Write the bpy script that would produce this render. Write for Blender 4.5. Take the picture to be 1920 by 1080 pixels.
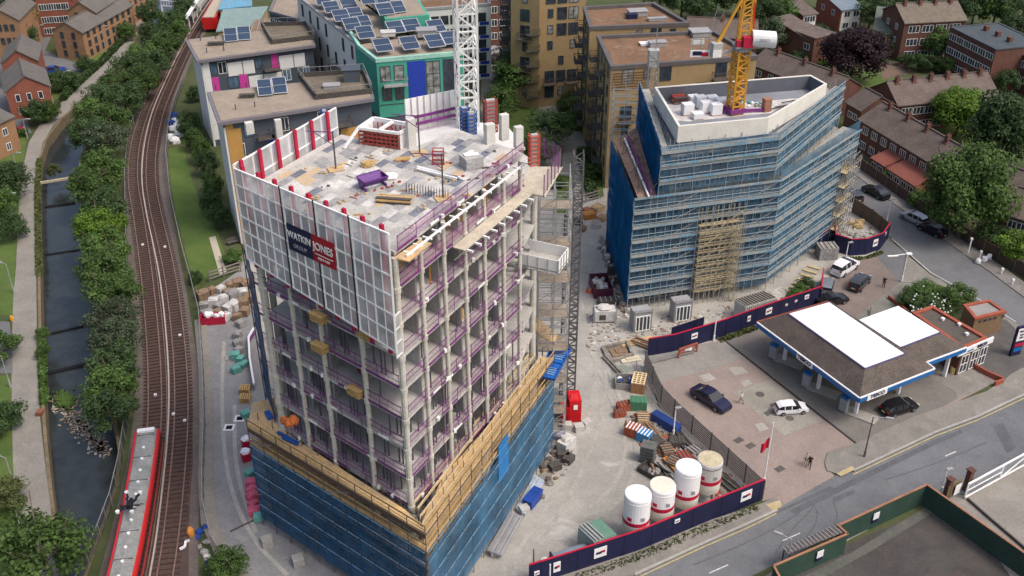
import bpy, bmesh, math, random
from mathutils import Vector, Matrix
for o in list(bpy.data.objects): bpy.data.objects.remove(o)
S = bpy.context.scene
C = S.collection
R = math.radians
random.seed(7)
# ---------------------------------------------------------------- camera, sky, sun, exposure
F, PIT, H = 1950., R(31.4), 72.
cam = bpy.data.cameras.new('camera'); co = bpy.data.objects.new('camera', cam); C.objects.link(co)
cam.sensor_width = 36; cam.lens = 36*F/1920; cam.clip_start = .5; cam.clip_end = 4000
co.location = (0, 0, H); co.rotation_euler = (R(90)-PIT, 0, 0); S.camera = co
S.render.resolution_x, S.render.resolution_y = 1024, 576
w = bpy.data.worlds.new('World'); S.world = w; w.use_nodes = True
nt = w.node_tree; bg = nt.nodes['Background']; sk = nt.nodes.new('ShaderNodeTexSky')
sk.sky_type = 'NISHITA'; sk.sun_disc = False; sk.sun_elevation = R(56); sk.sun_rotation = R(118)
sk.dust_density = 6; sk.air_density = 1.0; sk.ozone_density = .6
nt.links.new(sk.outputs[0], bg.inputs[0]); bg.inputs[1].default_value = .15
sl = bpy.data.lights.new('sun', 'SUN'); so = bpy.data.objects.new('sun', sl); C.objects.link(so)
sl.energy = 1.0; sl.angle = R(14); sl.color = (1, .95, .89)
so.rotation_euler = (R(34), 0, R(180-118))
S.view_settings.view_transform = 'Standard'; S.view_settings.look = 'None'
S.view_settings.exposure = 0.42; S.view_settings.gamma = 1
s_, c_ = math.sin(PIT), math.cos(PIT)
def G(x, y, z=0.):            # photograph point -> place on the level z
 u = (x-960)/F; v = (540-y)/F
 dx, dy, dz = u, c_+v*s_, -s_+v*c_
 t = (z-H)/dz
 return (dx*t, dy*t, z)
# ---------------------------------------------------------------- materials
MT = {}
def _n(t, ty, **k):
 n = t.nodes.new(ty)
 for a, b in k.items():
  if a in n.inputs: n.inputs[a].default_value = b
  else: setattr(n, a, b)
 return n
def mat(name, col, rough=.8, var=.25, scale=.6, metal=0, fine=6., col2=None, mix2=.5, scale2=.15, alpha=None, bump=0, spec=.3):
 if name in MT: return MT[name]
 m = bpy.data.materials.new(name); m.use_nodes = True; t = m.node_tree; L = t.links
 b = t.nodes['Principled BSDF']
 b.inputs['Roughness'].default_value = rough; b.inputs['Metallic'].default_value = metal
 b.inputs['Specular IOR Level'].default_value = spec
 geo = _n(t, 'ShaderNodeNewGeometry')
 n1 = _n(t, 'ShaderNodeTexNoise', Scale=scale, Detail=5., Roughness=.65)
 n2 = _n(t, 'ShaderNodeTexNoise', Scale=fine, Detail=3.)
 L.new(geo.outputs['Position'], n1.inputs['Vector']); L.new(geo.outputs['Position'], n2.inputs['Vector'])
 ad = _n(t, 'ShaderNodeMath', operation='ADD'); L.new(n1.outputs[0], ad.inputs[0]); L.new(n2.outputs[0], ad.inputs[1])
 mr = _n(t, 'ShaderNodeMapRange'); mr.inputs[1].default_value = .7; mr.inputs[2].default_value = 1.3
 mr.inputs[3].default_value = 1-var; mr.inputs[4].default_value = 1+var
 L.new(ad.outputs[0], mr.inputs[0])
 base = _n(t, 'ShaderNodeRGB'); base.outputs[0].default_value = (*col, 1)
 src = base.outputs[0]
 if col2:
  n3 = _n(t, 'ShaderNodeTexNoise', Scale=scale2, Detail=6., Roughness=.7); L.new(geo.outputs['Position'], n3.inputs['Vector'])
  r3 = _n(t, 'ShaderNodeMapRange'); r3.inputs[1].default_value = mix2-.08; r3.inputs[2].default_value = mix2+.08
  L.new(n3.outputs[0], r3.inputs[0])
  mx = _n(t, 'ShaderNodeMix', data_type='RGBA'); L.new(r3.outputs[0], mx.inputs[0])
  L.new(src, mx.inputs[6]); mx.inputs[7].default_value = (*col2, 1); src = mx.outputs[2]
 vm = _n(t, 'ShaderNodeVectorMath', operation='SCALE'); L.new(src, vm.inputs[0]); L.new(mr.outputs[0], vm.inputs['Scale'])
 L.new(vm.outputs[0], b.inputs['Base Color'])
 if bump:
  bp = _n(t, 'ShaderNodeBump', Strength=bump, Distance=.1); L.new(n2.outputs[0], bp.inputs['Height']); L.new(bp.outputs[0], b.inputs['Normal'])
 if alpha is not None: b.inputs['Alpha'].default_value = alpha
 MT[name] = m; return m
def rows_mat(name, col, col2, period, rough=.85, var=.3, thick=.25, axis='z', brick=None):
 """horizontal courses / planks / tiles: a dark joint every `period` metres"""
 if name in MT: return MT[name]
 m = mat(name, col, rough, var, .5, fine=5.); t = m.node_tree; L = t.links; b = t.nodes['Principled BSDF']
 lk = b.inputs['Base Color'].links[0].from_socket
 tc = _n(t, 'ShaderNodeNewGeometry'); sp = _n(t, 'ShaderNodeSeparateXYZ'); L.new(tc.outputs['Position'], sp.inputs[0])
 dv = _n(t, 'ShaderNodeMath', operation='DIVIDE'); dv.inputs[1].default_value = period
 src = sp.outputs['XYZ'.index(axis.upper())] if axis in 'xyz' else None
 if axis == 's':
  a = _n(t, 'ShaderNodeMath', operation='ADD'); L.new(sp.outputs[0], a.inputs[0]); L.new(sp.outputs[1], a.inputs[1]); src = a.outputs[0]
 if axis == 'd':
  a = _n(t, 'ShaderNodeMath', operation='SUBTRACT'); L.new(sp.outputs[0], a.inputs[0]); L.new(sp.outputs[1], a.inputs[1]); src = a.outputs[0]
 L.new(src, dv.inputs[0])
 fr = _n(t, 'ShaderNodeMath', operation='FRACT'); L.new(dv.outputs[0], fr.inputs[0])
 lt = _n(t, 'ShaderNodeMath', operation='LESS_THAN'); lt.inputs[1].default_value = thick; L.new(fr.outputs[0], lt.inputs[0])
 mx = _n(t, 'ShaderNodeMix', data_type='RGBA'); L.new(lt.outputs[0], mx.inputs[0]); L.new(lk, mx.inputs[6]); mx.inputs[7].default_value = (*col2, 1)
 L.new(mx.outputs[2], b.inputs['Base Color']); return m
def net_mat(name, col, dens, rough=.8, fold=1.2, weave=0., trans=.4, vary=.18):
 if name in MT: return MT[name]
 m = bpy.data.materials.new(name); m.use_nodes = True; t = m.node_tree; L = t.links
 for n in list(t.nodes):
  if n.type == 'BSDF_PRINCIPLED': t.nodes.remove(n)
 out = [n for n in t.nodes if n.type == 'OUTPUT_MATERIAL'][0]
 geo = _n(t, 'ShaderNodeNewGeometry')
 mp = _n(t, 'ShaderNodeMapping'); mp.inputs['Scale'].default_value = (1, 1, .35); L.new(geo.outputs['Position'], mp.inputs[0])
 n1 = _n(t, 'ShaderNodeTexNoise', Scale=fold, Detail=6., Roughness=.7); L.new(mp.outputs[0], n1.inputs['Vector'])
 r1 = _n(t, 'ShaderNodeMapRange'); r1.inputs[1].default_value = .3; r1.inputs[2].default_value = .7
 r1.inputs[3].default_value = max(0, dens-vary); r1.inputs[4].default_value = min(1, dens+vary); L.new(n1.outputs[0], r1.inputs[0])
 n2 = _n(t, 'ShaderNodeTexNoise', Scale=.35, Detail=4.); L.new(geo.outputs['Position'], n2.inputs['Vector'])
 r2 = _n(t, 'ShaderNodeMapRange'); r2.inputs[1].default_value = .3; r2.inputs[2].default_value = .7; r2.inputs[3].default_value = .65; r2.inputs[4].default_value = 1.35; L.new(n2.outputs[0], r2.inputs[0])
 base = _n(t, 'ShaderNodeVectorMath', operation='SCALE'); base.inputs[0].default_value = col; L.new(r2.outputs[0], base.inputs['Scale'])
 d = _n(t, 'ShaderNodeBsdfDiffuse'); tl = _n(t, 'ShaderNodeBsdfTranslucent'); L.new(base.outputs[0], d.inputs[0]); L.new(base.outputs[0], tl.inputs[0])
 m1 = _n(t, 'ShaderNodeMixShader'); m1.inputs[0].default_value = trans; L.new(d.outputs[0], m1.inputs[1]); L.new(tl.outputs[0], m1.inputs[2])
 tr = _n(t, 'ShaderNodeBsdfTransparent'); m2 = _n(t, 'ShaderNodeMixShader'); L.new(r1.outputs[0], m2.inputs[0]); L.new(tr.outputs[0], m2.inputs[1]); L.new(m1.outputs[0], m2.inputs[2])
 L.new(m2.outputs[0], out.inputs[0]); MT[name] = m; return m
def leaf_mat(name, col, hv=.5):
 if name in MT: return MT[name]
 m = bpy.data.materials.new(name); m.use_nodes = True; t = m.node_tree; L = t.links; b = t.nodes['Principled BSDF']
 b.inputs['Roughness'].default_value = .6; b.inputs['Specular IOR Level'].default_value = .25
 geo = _n(t, 'ShaderNodeNewGeometry'); n1 = _n(t, 'ShaderNodeTexNoise', Scale=.45, Detail=4.); L.new(geo.outputs['Position'], n1.inputs['Vector'])
 oi = _n(t, 'ShaderNodeObjectInfo')
 a = _n(t, 'ShaderNodeMath', operation='ADD'); L.new(n1.outputs[0], a.inputs[0]); L.new(geo.outputs['Random Per Island'], a.inputs[1])
 r = _n(t, 'ShaderNodeMapRange'); r.inputs[1].default_value = .3; r.inputs[2].default_value = 1.6; r.inputs[3].default_value = 1-hv; r.inputs[4].default_value = 1+hv; L.new(a.outputs[0], r.inputs[0])
 r2 = _n(t, 'ShaderNodeMapRange'); r2.inputs[3].default_value = .8; r2.inputs[4].default_value = 1.25; L.new(oi.outputs['Random'], r2.inputs[0])
 mu = _n(t, 'ShaderNodeMath', operation='MULTIPLY'); L.new(r.outputs[0], mu.inputs[0]); L.new(r2.outputs[0], mu.inputs[1])
 v = _n(t, 'ShaderNodeVectorMath', operation='SCALE'); v.inputs[0].default_value = col; L.new(mu.outputs[0], v.inputs['Scale'])
 L.new(v.outputs[0], b.inputs['Base Color'])
 tl = _n(t, 'ShaderNodeBsdfTranslucent'); L.new(v.outputs[0], tl.inputs[0])
 mx = _n(t, 'ShaderNodeMixShader'); mx.inputs[0].default_value = .3; out = [n for n in t.nodes if n.type == 'OUTPUT_MATERIAL'][0]
 L.new(b.outputs[0], mx.inputs[1]); L.new(tl.outputs[0], mx.inputs[2]); L.new(mx.outputs[0], out.inputs[0])
 MT[name] = m; return m
def ground_mat(name, col, col2, col3, s1=.08, s2=.5, crack=0, rough=.9):
 """worn ground: two tints in large patches, pale dust or dark stains on top"""
 if name in MT: return MT[name]
 m = mat(name, col, rough, .16, .35, fine=4., col2=col2, mix2=.5, scale2=s1); t = m.node_tree; L = t.links; b = t.nodes['Principled BSDF']
 lk = b.inputs['Base Color'].links[0].from_socket
 geo = _n(t, 'ShaderNodeNewGeometry'); n = _n(t, 'ShaderNodeTexNoise', Scale=s2, Detail=8., Roughness=.75, Distortion=.6); L.new(geo.outputs['Position'], n.inputs['Vector'])
 r = _n(t, 'ShaderNodeMapRange'); r.inputs[1].default_value = .54; r.inputs[2].default_value = .68; r.inputs[4].default_value = .75; L.new(n.outputs[0], r.inputs[0])
 mx = _n(t, 'ShaderNodeMix', data_type='RGBA'); L.new(r.outputs[0], mx.inputs[0]); L.new(lk, mx.inputs[6]); mx.inputs[7].default_value = (*col3, 1)
 L.new(mx.outputs[2], b.inputs['Base Color']); return m
def glass(name='window_glass', col=(.035, .045, .06), rough=.12):
 return mat(name, col, rough, .5, .3, fine=1.2, spec=.6)
# ---------------------------------------------------------------- mesh helpers
def V2(a, b): return (b[0]-a[0], b[1]-a[1])
def unit(a, b):
 d = V2(a, b); l = math.hypot(*d) or 1; return (d[0]/l, d[1]/l), l
def lerp(a, b, t): return tuple(a[i]+(b[i]-a[i])*t for i in range(min(len(a), len(b))))
def off(p, u, d): return (p[0]+u[0]*d, p[1]+u[1]*d)
class MB:
 def __init__(s): s.v = []; s.f = []; s.m = []
 def face(s, pts, mi=0):
  i = len(s.v); s.v += [tuple(p) for p in pts]; s.f.append(tuple(range(i, i+len(pts)))); s.m.append(mi); return s
 def prism(s, poly, z0, z1, mi=0, mtop=None, bottom=True):
  n = len(poly); ar = sum(poly[i][0]*poly[(i+1) % n][1]-poly[(i+1) % n][0]*poly[i][1] for i in range(n))
  if ar < 0: poly = list(reversed(poly))
  i = len(s.v)
  s.v += [(p[0], p[1], z0) for p in poly]+[(p[0], p[1], z1) for p in poly]
  for k in range(n):
   j = (k+1) % n; s.f.append((i+k, i+j, i+n+j, i+n+k)); s.m.append(mi)
  s.f.append(tuple(range(i+n, i+2*n))); s.m.append(mi if mtop is None else mtop)
  if bottom: s.f.append(tuple(reversed(range(i, i+n)))); s.m.append(mi)
  return s
 def box(s, cx, cy, cz, sx, sy, sz, a=0, mi=0):
  ca, sa = math.cos(a), math.sin(a); p = []
  for x, y in ((-1, -1), (1, -1), (1, 1), (-1, 1)):
   x *= sx/2; y *= sy/2; p.append((cx+x*ca-y*sa, cy+x*sa+y*ca))
  return s.prism(p, cz-sz/2, cz+sz/2, mi)
 def wall(s, A, B, t, z0, z1, mi=0, o=0):     # thickness t, outer face o metres outside line A->B (outside = right of A->B)
  u, l = unit(A, B); n = (u[1], -u[0])
  return s.prism([off(A, n, o), off(B, n, o), off(B, n, o-t), off(A, n, o-t)], z0, z1, mi)
 def bar(s, p, q, w=.05, mi=0, h=None):
  p = Vector(p); q = Vector(q); d = q-p
  if d.length < 1e-6: return s
  d.normalize(); up = Vector((0, 0, 1)) if abs(d.z) < .95 else Vector((1, 0, 0))
  x = d.cross(up).normalized()*w/2; y = x.cross(d).normalized()*((h or w)/2)
  i = len(s.v)
  for c in (p, q):
   for a, b in ((-1, -1), (1, -1), (1, 1), (-1, 1)): s.v.append(tuple(c+x*a+y*b))
  for k in range(4):
   j = (k+1) % 4; s.f.append((i+k, i+j, i+4+j, i+4+k)); s.m.append(mi)
  s.f.append((i+3, i+2, i+1, i)); s.f.append((i+4, i+5, i+6, i+7)); s.m += [mi, mi]
  return s
 def cyl(s, x, y, z0, z1, r, n=16, r2=None, mi=0, mtop=None):
  r2 = r if r2 is None else r2; i = len(s.v)
  for z, rr in ((z0, r), (z1, r2)):
   for k in range(n): s.v.append((x+rr*math.cos(2*math.pi*k/n), y+rr*math.sin(2*math.pi*k/n), z))
  for k in range(n):
   j = (k+1) % n; s.f.append((i+k, i+j, i+n+j, i+n+k)); s.m.append(mi)
  s.f.append(tuple(range(i+n, i+2*n))); s.f.append(tuple(reversed(range(i, i+n)))); s.m += [mi if mtop is None else mtop, mi]
  return s
 def lump(s, x, y, z, sx, sy, sz, mi=0, a=0, n=7, jit=.25):    # crumpled sack / rubble
  i = len(s.v); ca, sa = math.cos(a), math.sin(a)
  rings = ((0, .85), (.45, 1.), (.85, .72))
  for hh, rr in rings:
   for k in range(n):
    t = 2*math.pi*k/n; r = rr*(1+random.uniform(-jit, jit)); px = sx/2*r*math.cos(t); py = sy/2*r*math.sin(t)
    s.v.append((x+px*ca-py*sa, y+px*sa+py*ca, z+sz*(hh+random.uniform(-.08, .08)*(hh > 0))))
  s.v.append((x, y, z+sz))
  for q in range(2):
   for k in range(n):
    j = (k+1) % n; s.f.append((i+q*n+k, i+q*n+j, i+q*n+n+j, i+q*n+n+k)); s.m.append(mi)
  for k in range(n): s.f.append((i+2*n+k, i+2*n+(k+1) % n, i+3*n)); s.m.append(mi)
  return s
 def build(s, name, mats, parent=None, smooth=False):
  me = bpy.data.meshes.new(name)
  ox = oy = oz = 0; p = parent
  while p: ox += p.location.x; oy += p.location.y; oz += p.location.z; p = p.parent
  me.from_pydata([(v[0]-ox, v[1]-oy, v[2]-oz) for v in s.v], [], s.f)
  if not isinstance(mats, (list, tuple)): mats = [mats]
  for m in mats: me.materials.append(m)
  if len(mats) > 1: me.polygons.foreach_set('material_index', s.m)
  if smooth: me.polygons.foreach_set('use_smooth', [True]*len(s.f))
  me.update()
  o = bpy.data.objects.new(name, me); C.objects.link(o); o.parent = parent
  return o
def tag(o, label=None, cat=None, group=None, kind=None):
 if label: o['label'] = label
 if cat: o['category'] = cat
 if group: o['group'] = group
 if kind: o['kind'] = kind
 return o
def thing(name, label, cat, loc=(0, 0, 0), group=None, rz=0):
 o = bpy.data.objects.new(name, None); C.objects.link(o); o.location = (loc[0], loc[1], loc[2] if len(loc) > 2 else 0)
 o.rotation_euler = (0, 0, rz); o.empty_display_size = .3
 return tag(o, label, cat, group)
def kids(o): return [c for c in bpy.data.objects if c.parent == o]
def tree_of(o):
 return (o, [tree_of(c) for c in kids(o)])
def dup(tr, parent=None):
 o, ch = tr; c = o.copy(); C.objects.link(c); c.parent = parent
 for k in ch: dup(k, c)
 return c
def place(o, x, y, z=0, rz=0, sc=None):
 o.location = (x, y, z); o.rotation_euler = (0, 0, rz)
 if sc: o.scale = sc if isinstance(sc, tuple) else (sc,)*3
 return o
def text_mesh(s, size, mt, parent, A, u, z, tilt=None, name='lettering', depth=.02, sx=1., bold=0.):
 """letters standing upright on the wall through A along u (outside on its right)"""
 cu = bpy.data.curves.new('txt', 'FONT'); cu.body = s; cu.size = size; cu.extrude = depth; cu.align_x = 'CENTER'; cu.align_y = 'CENTER'; cu.offset = bold
 to = bpy.data.objects.new('txt', cu); C.objects.link(to)
 dg = bpy.context.evaluated_depsgraph_get(); me = bpy.data.meshes.new_from_object(to.evaluated_get(dg)); bpy.data.objects.remove(to); me.name = name
 me.materials.clear(); me.materials.append(mt)
 a = math.atan2(u[1], u[0]); M = Matrix.Rotation(a, 4, 'Z') @ Matrix.Rotation(R(90), 4, 'X') @ Matrix.Diagonal((sx, 1, 1, 1))
 if tilt == 'flat': M = Matrix.Rotation(a, 4, 'Z')
 me.transform(M)
 ox = oy = oz = 0; p = parent
 while p: ox += p.location.x; oy += p.location.y; oz += p.location.z; p = p.parent
 o = bpy.data.objects.new(name, me); C.objects.link(o); o.parent = parent; o.location = (A[0]-ox, A[1]-oy, z-oz); return o
def struct(name, mb, m, kind='structure'):
 return tag(mb.build(name, m), kind=kind)
_WIN = {}
def win_mesh(w, h, fm, gm, cols=2, rows=1, fw=.08, sill=True):
 k = (round(w, 2), round(h, 2), fm.name, gm.name, cols, rows, fw)
 if k in _WIN: return _WIN[k]
 b = MB(); y0, y1 = -.07, .02
 def bx(x0, x1, z0, z1, ya, yb, mi): b.prism([(x0, ya), (x1, ya), (x1, yb), (x0, yb)], z0, z1, mi)
 bx(-w/2, -w/2+fw, 0, h, y0, y1, 0); bx(w/2-fw, w/2, 0, h, y0, y1, 0)
 bx(-w/2+fw, w/2-fw, 0, fw, y0, y1, 0); bx(-w/2+fw, w/2-fw, h-fw, h, y0, y1, 0)
 for c in range(1, cols): x = -w/2+w*c/cols; bx(x-fw/2, x+fw/2, fw, h-fw, y0+.005, y1, 0)
 for r in range(1, rows): z = h*r/rows; bx(-w/2+fw, w/2-fw, z-fw/2, z+fw/2, y0+.01, y1, 0)
 bx(-w/2+fw, w/2-fw, fw, h-fw, -.03, y1-.005, 1)
 me = bpy.data.meshes.new('window'); me.from_pydata(b.v, [], b.f); me.materials.append(fm); me.materials.append(gm); me.polygons.foreach_set('material_index', b.m); me.update()
 _WIN[k] = me; return me
def win(root, A, B, s, z, w, h, fm, gm, cols=2, rows=1, fw=.08, name='window', o=0):
 u, l = unit(A, B); n = (u[1], -u[0]); me = win_mesh(w, h, fm, gm, cols, rows, fw)
 ob = bpy.data.objects.new(name, me); C.objects.link(ob); ob.parent = root; rl = root.location
 ob.location = (A[0]+u[0]*s+n[0]*(.01+o)-rl.x, A[1]+u[1]*s+n[1]*(.01+o)-rl.y, z-rl.z); ob.rotation_euler = (0, 0, math.atan2(u[1], u[0]))
 return ob
def winrow(root, A, B, n, zs, w, h, fm, gm, m0=.5, cols=2, rows=1, fw=.08, skip=0., o=0):
 l = unit(A, B)[1]
 for z in zs:
  for i in range(n):
   if random.random() < skip: continue
   win(root, A, B, m0+(l-2*m0)*(i+.5)/n, z, w, h, fm, gm, cols, rows, fw, o=o)
def px_poly(pts, z=0.): return [G(x, y, z)[:2] for x, y in pts]
def sheet(name, pts, z, m, world=False, kind='structure', thick=None, extra=None):
 b = MB()
 for P in ([pts]+(extra or [])):
  P = P if world else px_poly(P)
  ar = sum(P[i][0]*P[(i+1) % len(P)][1]-P[(i+1) % len(P)][0]*P[i][1] for i in range(len(P)))
  if ar < 0: P = list(reversed(P))
  if thick: b.prism(P, z-thick, z)
  else: b.face([(p[0], p[1], z) for p in P])
 me = b.build(name, m); tag(me, kind=kind)
 bm = bmesh.new(); bm.from_mesh(me.data); bmesh.ops.triangulate(bm, faces=bm.faces[:]); bm.to_mesh(me.data); bm.free()
 return me
def offpath(P, d):      # offset an open path sideways (right positive)
 out = []
 for i, p in enumerate(P):
  a = P[max(0, i-1)]; b = P[min(len(P)-1, i+1)]; u, l = unit(a, b); out.append((p[0]+u[1]*d, p[1]-u[0]*d))
 return out
def resample(P, step):
 out = [P[0]];
 for i in range(len(P)-1):
  u, l = unit(P[i], P[i+1]); n = max(1, int(round(l/step)))
  for k in range(1, n+1): out.append(lerp(P[i], P[i+1], k/n))
 return out
def smooth(P, n=2):
 for _ in range(n):
  Q = [P[0]]
  for i in range(len(P)-1): Q += [lerp(P[i], P[i+1], .25), lerp(P[i], P[i+1], .75)]
  P = Q+[P[-1]]
 return P
# ================================================================ the ground and everything flat
grass_m = ground_mat('grass', (.060, .105, .022), (.085, .13, .03), (.11, .12, .04), .12, .6)
bank_m = ground_mat('bank_soil', (.05, .07, .025), (.075, .085, .035), (.09, .085, .05), .15, .5)
dust_m = ground_mat('site_concrete', (.35, .335, .305), (.29, .28, .26), (.50, .49, .465), .07, .16)
road_m = ground_mat('asphalt', (.150, .156, .166), (.128, .134, .145), (.175, .18, .185), .05, .25)
road2_m = ground_mat('asphalt_street', (.145, .150, .158), (.125, .130, .138), (.17, .17, .17), .05, .3)
pave_m = ground_mat('pavement_slabs', (.22, .205, .185), (.185, .175, .16), (.28, .265, .235), .2, .7)
path_m = ground_mat('towpath_gravel', (.24, .225, .20), (.215, .20, .18), (.29, .275, .25), .2, .9)
water_m = mat('canal_water', (.030, .036, .038), .14, .3, .12, fine=.8, spec=.5, bump=.15)
ballast_m = ground_mat('ballast', (.088, .058, .050), (.068, .046, .042), (.12, .09, .082), .3, 1.2)
ballast2_m = ground_mat('ballast_shoulder', (.135, .112, .10), (.11, .092, .085), (.17, .15, .135), .3, 1.1)
conc_m = ground_mat('concrete', (.34, .33, .30), (.30, .29, .265), (.40, .39, .36), .3, .8)
BL = [(300, -60), (285, 0), (272, 30), (255, 75), (232, 110), (200, 145), (160, 185), (118, 222), (88, 262), (76, 300), (73, 350), (74, 430), (76, 520), (78, 620), (81, 700), (86, 790), (94, 880), (104, 960), (118, 1080), (140, 1250)]
BLw = [G(x, y)[:2] for x, y in BL]
BR = [(350, -60), (335, 0), (318, 40), (300, 90), (270, 140), (235, 190), (200, 225), (165, 260), (148, 300), (150, 360), (160, 430), (172, 520), (186, 620), (200, 720), (214, 800), (222, 850), (216, 910), (196, 970), (166, 1050), (140, 1130), (125, 1250)]
BRw = [G(x, y)[:2] for x, y in BR]
g = MB()
far = 1500
def strip(b, P, Q, z, mi=0):
 n = max(len(P), len(Q))
 for i in range(len(P)-1): b.face([(*P[i], z), (*P[i+1], z), (*Q[i+1], z), (*Q[i], z)], mi)
LW = [(-far, p[1]) for p in BLw]; RW = [(far, p[1]) for p in BRw]
LW[0] = (-far, far); RW[0] = (far, far); LW[-1] = (-far, -300); RW[-1] = (far, -300)
BLg = [(-120, far)]+BLw+[(-40, -300)]; BRg = [(-110, far)]+BRw+[(-38, -300)]
LWg = [(-far, far)]+[(-far, p[1]) for p in BLw]+[(-far, -300)]; RWg = [(far, far)]+[(far, p[1]) for p in BRw]+[(far, -300)]
strip(g, LWg, BLg, 0); strip(g, BRg, RWg, 0)
struct('ground', g, bank_m)
wb = MB(); wb.face([(-300, -300, -1.7), (50, -300, -1.7), (50, far, -1.7), (-300, far, -1.7)]); struct('canal_water', wb, water_m)
bw = MB(); stone_m = mat('quay_brick', (.17, .135, .085), .9, .45, .8)
for P, side in ((BLw, 1), (BRw, -1)):
 for i in range(len(P)-1):
  A, B = P[i], P[i+1]; u, l = unit(A, B); n = (u[1]*side, -u[0]*side)
  if side == 1: n = (-u[1], u[0])
  else: n = (u[1], -u[0])
  bw.prism([A, B, off(B, n, -.35*1), off(A, n, -.35)], -2.4, .12)
tag(bw.build('canal_wall', stone_m), 'low mossy brick walls lining both banks of the dark canal', 'wall')
# towpath
TPl = [(262, -20), (245, 45), (215, 90), (178, 133), (140, 168), (100, 208), (73, 236), (54, 267), (44, 310), (38, 345), (34, 420), (30, 500), (25, 560), (22, 650), (22, 720), (24, 860), (30, 960), (33, 1080), (33, 1200)]
TPr = [(290, -20), (268, 45), (246, 85), (212, 128), (172, 168), (132, 205), (100, 236), (80, 268), (71, 310), (69, 345), (68, 430), (68, 520), (69, 600), (70, 700), (76, 790), (86, 880), (97, 960), (110, 1080), (125, 1200)]
sheet('towpath', TPl+TPr[::-1], .03, path_m)
# railway
RL = [(430, -60), (385, 0), (350, 50), (318, 110), (292, 150), (262, 205), (243, 255), (232, 330), (233, 400), (238, 470), (245, 560), (252, 660), (253, 760), (240, 860), (222, 940), (205, 1010), (186, 1080), (165, 1200)]
RR = [(470, -60), (425, 0), (390, 55), (362, 105), (345, 150), (330, 190), (318, 240), (313, 300), (319, 380), (335, 470), (352, 560), (368, 660), (378, 760), (380, 860), (374, 950), (372, 1020), (372, 1080), (372, 1200)]
sheet('railway_bed', RL+RR[::-1], .04, ballast_m)
def inner(P, dx): return [(x+dx, y) for x, y in P]
TL = [(440, -60), (392, 0), (375, 25), (350, 60), (325, 100), (300, 150), (276, 200), (262, 240), (252, 280), (248, 340), (259, 400), (268, 460), (276, 520), (284, 600), (291, 700), (291, 800), (279, 900), (263, 1000), (248, 1080), (232, 1150), (210, 1240)]
TR = [(455, -60), (406, 0), (390, 25), (368, 62), (346, 102), (325, 150), (303, 200), (292, 240), (284, 285), (282, 340), (292, 400), (307, 460), (320, 520), (331, 600), (340, 700), (341, 800), (331, 920), (320, 1020), (310, 1080), (300, 1150), (285, 1240)]
TLw = smooth([G(x, y)[:2] for x, y in TL]); TRw = smooth([G(x, y)[:2] for x, y in TR])
shl = MB()
b1 = [G(x, y)[:2] for x, y in RL]; b2 = [G(x+(13 if y < 300 else 20), y)[:2] for x, y in RL]
strip(shl, b1, b2, .06)
b1 = [G(x, y)[:2] for x, y in RR]; b2 = [G(x-(8 if y < 300 else 18), y)[:2] for x, y in RR]
strip(shl, b2, b1, .06); struct('ballast_shoulders', shl, ballast2_m)
rail_m = mat('rail_steel', (.19, .125, .105), .5, .3, 1.); sl_m = mat('sleeper_timber', (.068, .044, .038), .9, .4, 2.); crail_m = mat('conductor_rail', (.40, .36, .34), .5, .2, 1.)
def sweep(b, P, w, z0, z1, mi=0):
 A = offpath(P, w/2); B = offpath(P, -w/2)
 for i in range(len(P)-1):
  for q in (([A[i], A[i+1], B[i+1], B[i]], z1, z1), ):
   b.face([(*A[i+1], z1), (*A[i], z1), (*B[i], z1), (*B[i+1], z1)][::-1], mi)
  b.face([(*A[i], z0), (*A[i+1], z0), (*A[i+1], z1), (*A[i], z1)], mi); b.face([(*B[i+1], z0), (*B[i], z0), (*B[i], z1), (*B[i+1], z1)], mi)
def along(P, step):
 out = []; acc = 0
 for i in range(len(P)-1):
  u, l = unit(P[i], P[i+1]);
  while acc < l: out.append((off(P[i], u, acc), math.atan2(u[1], u[0]))); acc += step
  acc -= l
 return out
for P, lab in ((TLw, 'left-hand railway track, the one carrying the train'), (TRw, 'right-hand railway track, empty, beside the lawn')):
 t = thing('railway_track', lab, 'railway track', (*P[len(P)//2], 0), 'curving railway tracks')
 for d in (-.72, .72):
  b = MB(); sweep(b, offpath(P, d), .13, .12, .27); b.build('rail', rail_m, t)
 b = MB()
 for p, a in along(P, .68):
  if p[1] < 260: b.box(p[0], p[1], .10, .26, 2.5, .12, a)
 b.build('sleepers', sl_m, t)['kind'] = 'stuff'
def midpath(P, Q, t, n=None):
 m = []
 for p in P:
  q = min(Q, key=lambda r: abs(r[1]-p[1])); m.append(lerp(p, q, t))
 return m
CP = offpath(TRw, -1.35)
CP = offpath(TRw, 1.35) if abs(CP[20][0]-TLw[20][0]) > abs(offpath(TRw, 1.35)[20][0]-TLw[20][0]) else CP
b = MB(); sweep(b, CP, .16, .16, .30); tag(b.build('conductor_rail', crail_m), 'pale conductor rail on the near side of the right-hand track', 'rail')
CP2 = [(p[0]*2-q[0], p[1]*2-q[1]) for p, q in zip(TRw, CP)]
CP3 = offpath(TLw, 1.3 if offpath(TLw, 1.3)[20][0] > TLw[20][0] else -1.3)
b = MB(); sweep(b, CP3, .10, .15, .26); tag(b.build('conductor_rail', rail_m), 'thin rusty conductor rail between the two tracks', 'rail')
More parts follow.
